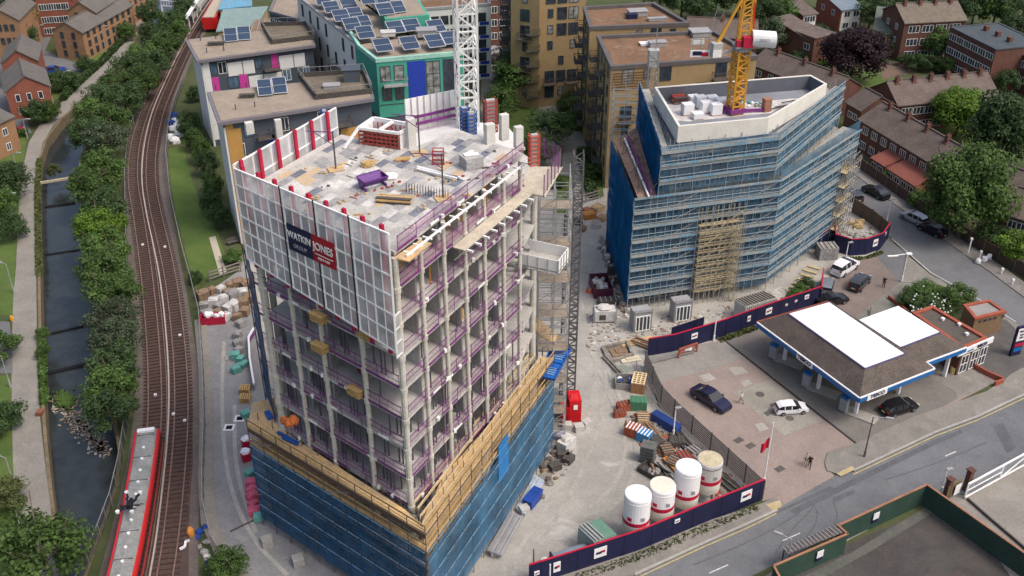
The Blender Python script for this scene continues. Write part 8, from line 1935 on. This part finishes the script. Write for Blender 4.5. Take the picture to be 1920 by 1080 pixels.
t6_, P6 = tan_block('tan brick wing with narrow windows in the top edge, left of the balconies', [(958, -24), (1012, -18), (1005, -70), (950, -70)], 22, seed=9, floors=8)
for zz in (2.5, 5.4, 8.3, 11.2, 14.1): balcony(t5_, off(P5[0], unit(P5[0], P5[1])[0], -2.6), unit(P5[0], P5[1])[0], .2, zz, 2.4, 1.5, drk)
for px, py, z, sx, sy, h_, m, w in ((1195, 28, 20.5, 3., 2., .8, lead_m, 'grey vent box in the middle of the middle brown roof'), (1185, 34, 20.5, 1.6, 1.2, .7, navy, 'small dark blue box beside it on the middle brown roof'), (1232, 38, 20.5, 3., .8, .4, lead_m, 'long low grey duct on the middle brown roof'), (1232, 86, 20, 2.6, 1.4, .7, lead_m, 'grey vent box on the nearest brown roof'), (1212, 84, 20, 2., 1.2, .3, whitef, 'pale sheets on the nearest brown roof'), (1312, 66, 20, 3., 2.4, .8, lead_m, 'grey hut at the back of the nearest brown roof')): roof_box(px, py, z-.5, sx, sy, h_, m, w, 'roof_box')
# ---- terraces on the right
def terrace_house(name, label, a, c, h, D, rise, wm, rm, rows_, n, ww=1.7, wh=1.25, ridge='along', cat='house', left=True, right=False, nch=0, fm=None, skip=0, group=None):
 A_, B_ = gp(a, h), gp(c, h); t = thing(name, label, cat, (*A_, 0), group); w_, rf, u_, n_, l_ = gable(t, A_, B_, D, h, rise, wm, rm, ridge)
 for z in rows_: winrow(t, A_, B_, n, [z], ww, wh, fm or white_f, gl, .8, 3 if ww > 1.4 else 2, 1, skip=skip)
 if left:
  for z in rows_: winrow(t, off(A_, n_, D), A_, 1 if D < 7 else 2, [z], 1.0, 1.2, fm or white_f, gl, 1.)
 if right:
  for z in rows_: winrow(t, B_, off(B_, n_, D), 1 if D < 7 else 2, [z], 1.0, 1.2, fm or white_f, gl, 1.)
 for i in range(nch):
  p = off(off(A_, u_, l_*(i+.5)/nch), n_, D/2-.4); chimney(rf, p[0], p[1], h+rise-.2)
 return t, A_, B_, u_, n_, l_
T1_ = terrace_house('terrace_row', 'long brown brick terrace running down beside the side street, with brown tiled roof', (1612, 222), (1790, 330), 5.4, 8.4, 2.3, brick_br, tile_br, (3.3, .7), 9, 1.5, 1.3, nch=5, cat='terrace')
T1b = terrace_house('terrace_row', 'short brown brick house stepping up at the far end of the side street terrace', (1588, 190), (1616, 206), 5.8, 7, 2.0, brick_br, tile_br, (3.4,), 2, 1.2, 1.1, left=False, cat='house')
t, A_, B_ = T1_[0], T1_[1], T1_[2]; u_, n_, l_ = T1_[3], T1_[4], T1_[5]; o_ = (-n_[0], -n_[1])
ext = thing('rear_extension', 'row of low extensions with red tiled lean-to roofs in front of the terrace', 'extension', (*off(A_, u_, l_*.4), 0))
for s0_, s1_ in ((.36, .52), (.54, .84)):
 p, q = off(off(A_, u_, l_*s0_), o_, .05), off(off(A_, u_, l_*s1_), o_, .05); P = [p, q, off(q, o_, 3.2), off(p, o_, 3.2)]; b = MB(); b.prism(P, 0, 2.4); b.build('wall', brick_or if s0_ > .5 else brick_br, ext)
 b = MB(); b.face([(*off(P[3], o_, .2), 2.45), (*off(P[2], o_, .2), 2.45), (*P[1], 3.5), (*P[0], 3.5)]); b.face([(*P[0], 3.4), (*P[1], 3.4), (*off(P[2], o_, .2), 2.35), (*off(P[3], o_, .2), 2.35)]); b.face([(*P[1], 2.4), (*P[2], 2.4), (*P[1], 3.45)]); b.face([(*P[0], 3.45), (*P[3], 2.4), (*P[0], 2.4)]); b.build('roof', tile_rd, ext)
 winrow(ext, P[3], P[2], 2 if s0_ < .5 else 4, [.8], 1.2, 1.2, white_f, gl, .3)
T2_ = terrace_house('terrace_row', 'mid brown brick terrace with a mossy dark tiled roof behind the bright green tree', (1684, 196), (1872, 176), 5.4, 8.6, 2.6, brick_br, tile_br, (3.2, .6), 8, 2.1, 1.4, nch=6, cat='terrace')
T3_ = terrace_house('flats', 'three-storey brown brick flats with a plain tiled roof near the top right', (1697, 42), (1812, 36), 8.2, 9.5, 2.4, brick_br, mat('buff_brown_tiles', (.15, .125, .10), .9, .3, 1.), (5.9, 3.2, .6), 4, 2.4, 1.5, nch=4, cat='flats')
q0, q1 = gp((1783, 50), 8.6), gp((1868, 92), 8.6); uu, ll = unit(q0, q1); nn = (-uu[1], uu[0])
T4_ = thing('flats', 'three-storey brown brick flats with long white window bands and a dark flat roof', 'flats', (*q0, 0)); flat(T4_, [q0, q1, off(q1, nn, 11), off(q0, nn, 11)], 8.6, brick_br, slate_m, par=.2, lip=.3, capm=slate_m)
for z in (6.2, 3.5, .8): winrow(T4_, q0, q1, 6, [z], 2.2, 1.3, white_f, gl, .3, 3, 1)
for s in (.25, .5, .75): p = off(off(q0, uu, ll*s), nn, 5.5); b = MB(); b.box(p[0], p[1], 8.9, .9, .8, 1.0, .4); b.build('chimney', brick_br, T4_)
q0, q1 = gp((1893, 90), 7), gp((1960, 122), 7); uu, ll = unit(q0, q1); nn = (-uu[1], uu[0]); T5_ = thing('flats', 'brown brick flats with white windows cut by the right edge, below the dark flat-roofed ones', 'flats', (*q0, 0)); flat(T5_, [q0, q1, off(q1, nn, 9), off(q0, nn, 9)], 7, brick_br, slate_m, par=.2, lip=.3, capm=slate_m)
for z in (4.6, 1.8): winrow(T5_, q0, q1, 4, [z], 2.0, 1.3, white_f, gl, .3, 3, 1)
T6_ = terrace_house('house', 'dark brick house with a satellite dish at the right edge behind the big tree', (1884, 398), (1955, 420), 5., 8, 2.4, brick_br, tile_br, (3., .6), 3, 1.3, 1.2, cat='house')
x, y, _ = G(1893, 405, 3.4); b = MB(); b.cyl(x-.2, y-.6, 3.3, 3.36, .5, 14); b.bar((x-.2, y-.6, 3.3), (x, y, 3.2), .08); o = tag(b.build('satellite_dish', wrap_w), 'round pale satellite dish on the dark brick house at the right edge', 'satellite dish')
T7_ = terrace_house('house', 'brown tiled house glimpsed between the two big trees at the right edge', (1855, 345), (1925, 372), 5., 7, 2.2, brick_br, tile_br, (3.,), 3, 1.2, 1.2)
# split-roof white-fronted houses
def mono(name, label, a, c, D, hl, hh, wm, rm, white=True):
 A_, B_ = gp(a, hl), gp(c, hl); u_, l_ = unit(A_, B_); n_ = (-u_[1], u_[0]); t = thing(name, label, 'house', (*A_, 0), 'split-roof houses'); A2, B2 = off(A_, n_, D), off(B_, n_, D); b = MB()
 v = [(*A_, 0), (*B_, 0), (*B2, 0), (*A2, 0)]; tp = [(*A_, hl), (*B_, hl), (*B2, hh), (*A2, hh)]
 for i in range(4): b.face([v[i], v[(i+1) % 4], tp[(i+1) % 4], tp[i]])
 b.build('wall', wm, t); b = MB(); A3, B3, A4, B4 = off(off(A_, u_, -.3), n_, -.4), off(off(B_, u_, .3), n_, -.4), off(off(A2, u_, -.3), n_, .3), off(off(B2, u_, .3), n_, .3)
 b.face([(*A3, hl-.05), (*B3, hl-.05), (*B4, hh+.1), (*A4, hh+.1)]); b.face([(*A4, hh-.05), (*B4, hh-.05), (*B3, hl-.2), (*A3, hl-.2)]); b.face([(*A3, hl-.2), (*B3, hl-.2), (*B3, hl-.05), (*A3, hl-.05)]); b.face([(*A3, hl-.2), (*A3, hl-.05), (*A4, hh+.1), (*A4, hh-.05)]); b.face([(*B3, hl-.05), (*B3, hl-.2), (*B4, hh-.05), (*B4, hh+.1)]); b.build('roof', rm, t)
 if white: panel('white_front', t, A_, u_, l_*.05, .1, l_*.9, hl-.4, white_r, .06)
 winrow(t, A_, B_, 2, [3.2, .7], 1.5, 1.3, white_f, gl, .4, o=.08 if white else 0); winrow(t, A2, A_, 2, [3.0], 1.2, 1.2, white_f, gl, .8); return t
mono('house', 'brown brick house with a white front and sloping roof, left of the copper tree', (1526, 80), (1556, 72), 11, 5., 7.2, brick_br, tile_br)
mono('house', 'red-brown brick house with a white front, upper left of the copper tree', (1506, 28), (1532, 24), 11, 5., 7.4, brick_red, tile_br)
mono('house', 'house with a pale slate-blue roof at the top edge above the copper tree', (1578, 18), (1618, 14), 10, 5., 7., brick_red, mat('pale_slate', (.16, .20, .24), .6, .2))
mono('house', 'brick house with a white gable and grey-green roof, right of the copper tree', (1640, 56), (1682, 60), 10, 5., 7., brick_br, mat('green_grey_tiles', (.11, .13, .11), .9, .25))
b_ = thing('house', 'tall plain red brick side wall of the house left of the copper tree', 'house', (*gp((1462, 46), 6), 0), 'split-roof houses'); P = [gp((1462, 44), 6.4), gp((1527, 76), 5.6)]; uu, ll = unit(*P); nn = (-uu[1], uu[0])
b = MB(); b.prism([P[0], P[1], off(P[1], nn, 6), off(P[0], nn, 6)], 0, 5.9); b.build('wall', brick_br, b_); b = MB(); b.prism([off(P[0], uu, -.2), off(P[1], uu, .2), off(P[1], nn, 6.2), off(P[0], nn, 6.2)], 5.9, 6.1); b.build('roof', tile_br, b_); win(b_, P[0], P[1], ll*.3, 3.2, .8, 1.3, white_f, gl, 1, 2); win(b_, P[0], P[1], ll*.82, 3.2, 1.6, 1.3, white_f, gl, 2, 1); win(b_, P[0], P[1], ll*.82, .6, 1.8, 1.4, white_f, gl, 3, 1)
terrace_house('terrace_row', 'long low brown tiled roof running down behind the yellow crane', (1408, 118), (1560, 176), 5., 8, 2.2, brick_br, tile_br, (3.,), 6, 1.3, 1.2, nch=3, cat='terrace')
terrace_house('terrace_row', 'dark brown tiled roof behind the crane cab, left of the crane', (1288, 66), (1420, 72), 5., 9, 2.4, brick_br, tile_br, (3.,), 5, 1.3, 1.2, nch=1, cat='terrace')
# ---- estate on the left
def est(label, a, c, h, D, rise, wm, rm, rows_, n, ridge='cross', right=True, nr=2, ww=.8, fm=None, g_='brick houses on the left-hand estate'):
 A_, B_ = gp(a, h), gp(c, h); t = thing('brick_house', label, 'house', (*A_, 0), g_); w_, rf, u_, n_, l_ = gable(t, A_, B_, D, h, rise, wm, rm, ridge)
 for z in rows_: winrow(t, A_, B_, n, [z], ww, 1.4, fm or dark_f, gl, .8, 2 if ww > 1 else 1)
 if right:
  for z in rows_: winrow(t, B_, off(B_, n_, D), nr, [z], 1.0, 1.3, fm or dark_f, gl, .8)
 return t
est('long orange brick three-storey block whose gable faces the camera', (97, 56), (153, 60), 6.0, 20, 1.8, brick_or, tile_gy, (4.3, 2.4, .5), 2, nr=8)
est('taller orange brick block right behind the long orange one', (126, 20), (178, 22), 7.6, 26, 2.0, brick_or, tile_gy, (5.9, 4., 2.2, .5), 2, nr=9)
est('red brick house with white windows and a grey hipped roof, nearest the towpath', (10, 172), (92, 160), 5.4, 10, 2.4, brick_red, tile_gy, (3.2, .8), 3, nr=2, fm=white_f)
est('red brick house with a blank gable, just behind the nearest red one', (2, 118), (68, 112), 5.4, 10, 2.2, brick_red, tile_gy, (), 2, right=False)
est('orange brick house with narrow windows at the left edge', (-30, 38), (33, 36), 8.2, 12, 2.2, brick_or, tile_gy, (5.8, 3.), 4, right=False)
est('dark red brick house with white windows at the top left edge', (62, 0), (132, -4), 8.2, 10, 2.4, brick_red, tile_br, (5.8, 3., .6), 6, right=False, fm=white_f, ww=1.1)
est('red brick house at the top edge beside the estate road', (178, -22), (250, -30), 7, 10, 2.4, brick_red, tile_gy, (4.6, 2., .3), 5, fm=white_f)
est('orange brick building cut by the left edge beside the lawn', (-160, 228), (-46, 250), 6, 8, 2, brick_or, tile_gy, (3.4, .8), 4, fm=white_f)
# ================================================================ trees and hedges
rg = random.Random(77)
GL, GD, GB, GO, GG = L_mid, L_dark, L_bri, L_oliv, L_grey
EMB = 'trees on the bank between canal and railway'
for i, (px, py, r, h, m, w) in enumerate((
 (345, 14, 3.2, 7, GD, 'tree at the very top of the bank, by the station canopy'), (322, 40, 3.6, 7.5, GL, 'tree at the top of the bank'), (335, 58, 3, 6, GL, 'small tree against the tracks near the station'), (292, 66, 4, 8, GD, 'dark tree above the towpath bend at the top'), (282, 22, 3.4, 8, GD, 'dark tree beside the footbridge'), (308, 84, 3.8, 8, GL, 'round tree where the bank starts to widen'), (268, 104, 4, 8, GL, 'broad tree on the upper bank'), (290, 118, 3.6, 7.5, GD, 'dark tree beside the upper tracks'), (240, 128, 4, 8.5, GD, 'dark tree by the upper canal bend'), (262, 150, 4.2, 8, GL, 'broad tree halfway up the bank'), (215, 158, 4, 8, GL, 'tree leaning over the canal bend'), (232, 182, 4.4, 8.5, GD, 'large dark tree at the bend'), (190, 188, 4, 8, GD, 'dark tree right over the canal bend'), (172, 218, 4, 8, GL, 'tree where the canal straightens'), (208, 222, 4.2, 8.5, GL, 'full tree beside the darker patch of track'), (165, 250, 4, 8, GD, 'dark tree above the pipe bridge'), (200, 262, 4.2, 8, GG, 'greyish tree above the pipe bridge'), (190, 318, 4.6, 8.5, GL, 'big domed tree beside the pipe bridge'), (172, 350, 4.2, 8, GL, 'domed tree just below the pipe bridge'), (198, 385, 4, 8, GD, 'dark tree below the pipe bridge'), (186, 430, 4.4, 8.5, GB, 'brightest green tree on the bank'), (200, 468, 4.2, 8, GL, 'tree below the brightest one'), (192, 512, 4.2, 8.2, GL, 'round tree at the middle of the straight canal'), (208, 552, 4, 7.6, GL, 'tree beside the third boom'), (206, 596, 3.7, 7, GG, 'yellow-green tree by the third boom'), (216, 636, 3.6, 7, GG, 'grey-green tree below the third boom'), (212, 684, 3.5, 7, GD, 'dark tree beside the nearest boom'), (206, 730, 3.6, 7, GL, 'tree opposite the floating weed'), (208, 774, 3.2, 6.4, GD, 'lowest tree on the bank, above the palisade fence'))):
 tree(px, py, r*.9, h*.84, m, w+' on the canal bank', EMB)
LEFT = 'trees on the left-hand estate'
for px, py, r, h, m, w in ((78, 1030, 4.6, 8, GL, 'large round tree at the bottom left corner'), (30, 36, 4.6, 9, GL, 'big tree between the orange houses at the top left'), (44, 66, 3.2, 5.5, GD, 'brownish dark tree below it by the estate road'), (8, 20, 4, 8, GD, 'dark tree at the very top left'), (100, 26, 3.2, 6, GL, 'tree by the dark red house at the top'), (160, 118, 2.3, 3.2, GD, 'clipped round bush by the long orange block'), (235, 58, 2.6, 4, GL, 'bush in front of the taller orange block'), (130, 150, 2.6, 4, GD, 'bush by the lamp post behind the towpath'), (108, 152, 2.6, 4, GD, 'bush right of the nearest red house'), (62, 212, 2.6, 4.5, GD, 'bush below the nearest red house'), (86, 208, 2.4, 4, GL, 'small bush by the towpath bend'), (18, 335, 3.6, 6, GD, 'dark tree at the left edge above the hedge'), (20, 425, 2.6, 4, GD, 'round dark bush beside the towpath'), (6, 380, 2.6, 4, GL, 'bush at the left edge'), (6, 650, 2.4, 3.5, GL, 'bush by the estate driveway'), (4, 780, 2.6, 4, GD, 'bush at the left edge lower down'), (8, 930, 2.4, 3, GO, 'olive bush at the left edge')): tree(px, py, r, h, m, w, LEFT, shrub=h < 5)
SB = 'shrubs around the lawn and the site'
for px, py, r, h, m, w in ((354, 232, 2.2, 5, GD, 'bushy tree between the white bags and the rear slate block'), (378, 282, 1.9, 4.5, GL, 'bush beside the upper lawn'), (390, 304, 2.0, 4.5, GD, 'dark bush against the white end wall'), (398, 345, 2.0, 4.5, GL, 'bush halfway along the lawn'), (396, 378, 1.8, 4, GD, 'dark bush beside the lawn, lower'), (410, 405, 1.8, 4, GD, 'dark bush by the bench'), (362, 262, 1.8, 4, GL, 'small bush at the top of the lawn'), (436, 482, 1.8, 1.6, GL, 'square green hedge patch beside the pale path'), (420, 1060, 2.2, 2.6, GL, 'flowering bush at the bottom edge beside the railway fence'), (366, 175, 1.8, 3, GD, 'small shrub by the fence near the rear block'), (366, 520, 1.2, 1.8, GD, 'small shrub at the lower corner of the lawn'), (80, 625, 1.0, 1.6, GL, 'small shrub on the canal wall'), (82, 660, 1.0, 1.6, GL, 'second small shrub on the canal wall'), (150, 338, 1.6, 2.5, GO, 'olive shrub under the pipe bridge'), (100, 318, 1.4, 2., GO, 'olive shrub on the canal bank above the pipe')): tree(px, py, r, h, m, w, SB, shrub=True, name='shrub')
CY = 'courtyard garden trees'
for px, py, r, h, m, w in ((972, 138, 5.6, 9, GL, 'largest courtyard tree, left of the paved circle'), (940, 190, 3.6, 6, GL, 'courtyard tree behind the white column stubs'), (1030, 238, 4.2, 7, GD, 'dark courtyard tree above the lattice mast'), (1008, 275, 3.4, 6, GL, 'courtyard tree beside the red ladder-like form'), (1042, 128, 3.8, 6.5, GD, 'dark courtyard tree below the tan brick wing'), (1012, 112, 3.4, 6, GD, 'dark tree at the back of the courtyard'), (990, 100, 3, 6, GD, 'tree in front of the tan brick wing'), (955, 112, 3, 6, GL, 'tree by the white block'), (1100, 290, 2., 2.6, GD, 'hedge clump in the lower courtyard bed'), (1112, 320, 2., 2.4, GL, 'hedge clump at the foot of the tan block'), (1075, 200, 2.6, 3.2, GL, 'shrub in the upper courtyard bed'), (1092, 225, 2.6, 3, GD, 'shrub beside the tan block balconies'), (1072, 178, 2.2, 3, GD, 'small shrub at the top of the courtyard bed'), (1046, 340, 1.6, 2, GL, 'small hedge clump behind the hoist mast')): tree(px, py, r, h, m, w, CY, shrub=h < 5)
RT = 'trees among the right-hand housing'
tree(1603, 98, 7.0, 11, L_pur, 'large dark copper beech among the brick houses', RT, name='copper_beech', big=True)
tree(1818, 355, 6.4, 14, GL, 'very large green tree beside the side street', RT, big=True)
tree(1803, 208, 5.2, 8.5, GB, 'bright green round tree in front of the mid terrace', RT, big=True)
tree(1893, 238, 6.4, 13, GD, 'tall dark tree at the right edge', RT, big=True)
tree(1912, 458, 3.4, 5, GB, 'bright green bush at the right edge by the street', RT)
for px, py, r, h, m, w in ((1762, 78, 3.8, 7, GL, 'tree in front of the three-storey flats'), (1664, 74, 2.6, 5, GB, 'small bright tree by the white gable'), (1668, 92, 1.8, 3, GB, 'small yellowish bush below the white gable'), (1720, 118, 2.4, 3.5, GD, 'dark bush left of the flat-roofed flats'), (1748, 118, 2.6, 3.6, GD, 'dark bush below the flats'), (1775, 122, 2.2, 3.4, GL, 'bush under the white window bands'), (1700, 112, 2., 2.5, GD, 'low dark bush by the brick path'), (1440, 28, 4.4, 9, GD, 'dark tree right of the crane head'), (1452, 62, 3.6, 8, GG, 'grey-green tree left of the plain brick wall'), (1470, 20, 4, 8.5, GL, 'tree left of the red-brown house'), (1420, 6, 4, 9, GD, 'dark tree at the top edge behind the crane'), (1540, 60, 2.2, 3.5, GD, 'garden shrub between the two white-fronted houses'), (1498, 108, 2.2, 3, GD, 'shrub at the foot of the plain brick wall'), (1545, 120, 1.6, 1.6, GB, 'bright low hedge below the white front'), (1635, 18, 4.2, 8, GD, 'dark tree behind the pale slate roof'), (1660, -4, 4.4, 9, GD, 'dark tree at the top edge, left of the flats'), (1700, -12, 4.4, 9, GD, 'dark tree behind the three-storey flats, left'), (1745, -14, 4.4, 9, GL, 'tree behind the three-storey flats, middle'), (1790, -8, 4.4, 9, GL, 'tree behind the three-storey flats, right'), (1830, 10, 4.6, 9, GD, 'dark tree behind the flat-roofed flats'), (1870, 12, 4.6, 9, GL, 'tree at the top, above the flat roof'), (1905, 18, 4.6, 9, GD, 'dark tree in the top right corner'), (1900, 52, 3.6, 7, GD, 'dark tree right of the flat roof'), (1280, -4, 4.4, 9, GD, 'dark tree above the middle brown roof'), (1310, 8, 4., 8, GD, 'dark tree left of the crane head'), (1240, -14, 4.4, 9, GD, 'dark tree at the top edge above the middle brown roof'), (1345, -6, 4.4, 9, GD, 'dark tree at the top edge left of the crane'), (1385, -10, 4.4, 9, GD, 'dark tree at the top edge just behind the crane'), (1560, -10, 3.6, 7, GD, 'dark tree at the top edge above the slate roof'), (1600, -14, 4.2, 8, GL, 'tree at the top edge above the copper beech'), (1700, 300, 1.8, 2.4, GD, 'garden bush in front of the red lean-to roofs'), (1722, 372, 2., 2.4, GL, 'garden bush behind the board fence'), (1752, 388, 2., 2.4, GO, 'yellowish garden bush behind the board fence'), (1668, 330, 1.6, 2, GL, 'small garden bush by the far end of the board fence'), (1860, 440, 2.4, 4, GD, 'dark bush under the very large tree'), (1890, 150, 2.6, 5, GD, 'dark bush between the flats at the right edge')): tree(px, py, r, h, m, w, RT, shrub=h < 4.5)
FS = 'flowering shrubs beside the station'
for px, py, r, h, m, w in ((1798, 556, 2.2, 3.6, GL, 'round taller bush beside the brick store'), (1722, 552, 2.2, 2.4, GL, 'flowering shrub at the left of the bed'), (1745, 545, 2.2, 2.4, GL, 'flowering shrub in the middle of the bed'), (1735, 570, 2.2, 2.2, GD, 'flowering shrub at the front of the bed'), (1765, 565, 2.2, 2.2, GL, 'flowering shrub on the right of the bed'), (1760, 582, 1.8, 1.8, GD, 'low shrub against the shop'), (1702, 562, 1.6, 1.8, GD, 'small shrub at the kerb end of the bed'), (1500, 545, 1.4, 1.6, GL, 'small shrub beside the timber steps'), (1490, 558, 1.4, 1.6, GL, 'small shrub by the grey container'), (1512, 532, 1.2, 1.8, GD, 'small dark shrub by the parking court')): tree(px, py, r, h, m, w, FS, shrub=True, name='flowering_shrub')
b = MB()
for i in range(60): p = G(rg.uniform(1705, 1790), rg.uniform(535, 590), 1.9); b.lump(p[0], p[1], 1.9+rg.uniform(-.2, .3), .22, .22, .15)
tag(b.build('blossom', whitef), 'white blossom scattered over the shrubs beside the brick store', 'blossom', kind='stuff')
def hedge(label, pts, h, w_, m):
 P = [G(*p)[:2] for p in pts]; b = MB(); r = random.Random(len(pts)*7+int(pts[0][0]))
 for p, q in zip(P, P[1:]):
  L_ = unit(p, q)[1]
  for i in range(int(L_*w_*(h+1)*34)):
   t_ = r.random(); u_, _ = unit(p, q); s = r.uniform(-.5, .5)*w_; z = h*r.random()**.5; c = Vector((*off(lerp(p, q, t_), (-u_[1], u_[0]), s), z)); nn = Vector((r.gauss(0, 1), r.gauss(0, 1), r.gauss(.6, 1))).normalized(); a = nn.orthogonal().normalized()*.24; bb = nn.cross(a); b.face([c-a, c+bb*.7, c+a, c-bb*.7])
  b.wall(off(p, (0, 1), .0), off(q, (0, 1), .0), w_*.6, 0, h*.8, o=w_*.3)
 return tag(b.build('hedge', m), label, 'hedge', 'hedges')
hedge('clipped hedge along the lawn at the left edge below the red cars', [(8, 262), (54, 254)], 1.2, 1.4, GL); hedge('low hedge between towpath and housing, upper stretch', [(232, 78), (190, 122), (150, 158), (118, 190)], 1.1, 1.3, GD); hedge('low hedge between towpath and housing, lower stretch', [(110, 200), (72, 232)], 1.2, 1.3, GD)
hedge('ragged green strip along the top of the canal wall', [(74, 300), (71, 360), (72, 440), (74, 520)], .35, .8, GO); hedge('green weeds along the canal wall lower down', [(80, 640), (82, 700), (84, 760)], .6, .9, GL)
hedge('weeds at the foot of the navy hoarding by the petrol station', [(1350, 640), (1420, 615)], .3, .8, GO); hedge('weed strip at the foot of the long navy hoarding', [(1080, 1085), (1200, 1045), (1330, 990), (1420, 952)], .15, .9, GO); hedge('weeds round the curved hoarding', [(1590, 486), (1625, 485), (1655, 474)], .25, .6, GO)
hedge('hedge in the courtyard between path and lawn', [(1055, 165), (1052, 200), (1060, 240)], 1.1, 1.4, GD); hedge('courtyard hedge at the foot of the tan block', [(1090, 290), (1100, 340), (1112, 372)], 1.1, 1.6, GD)
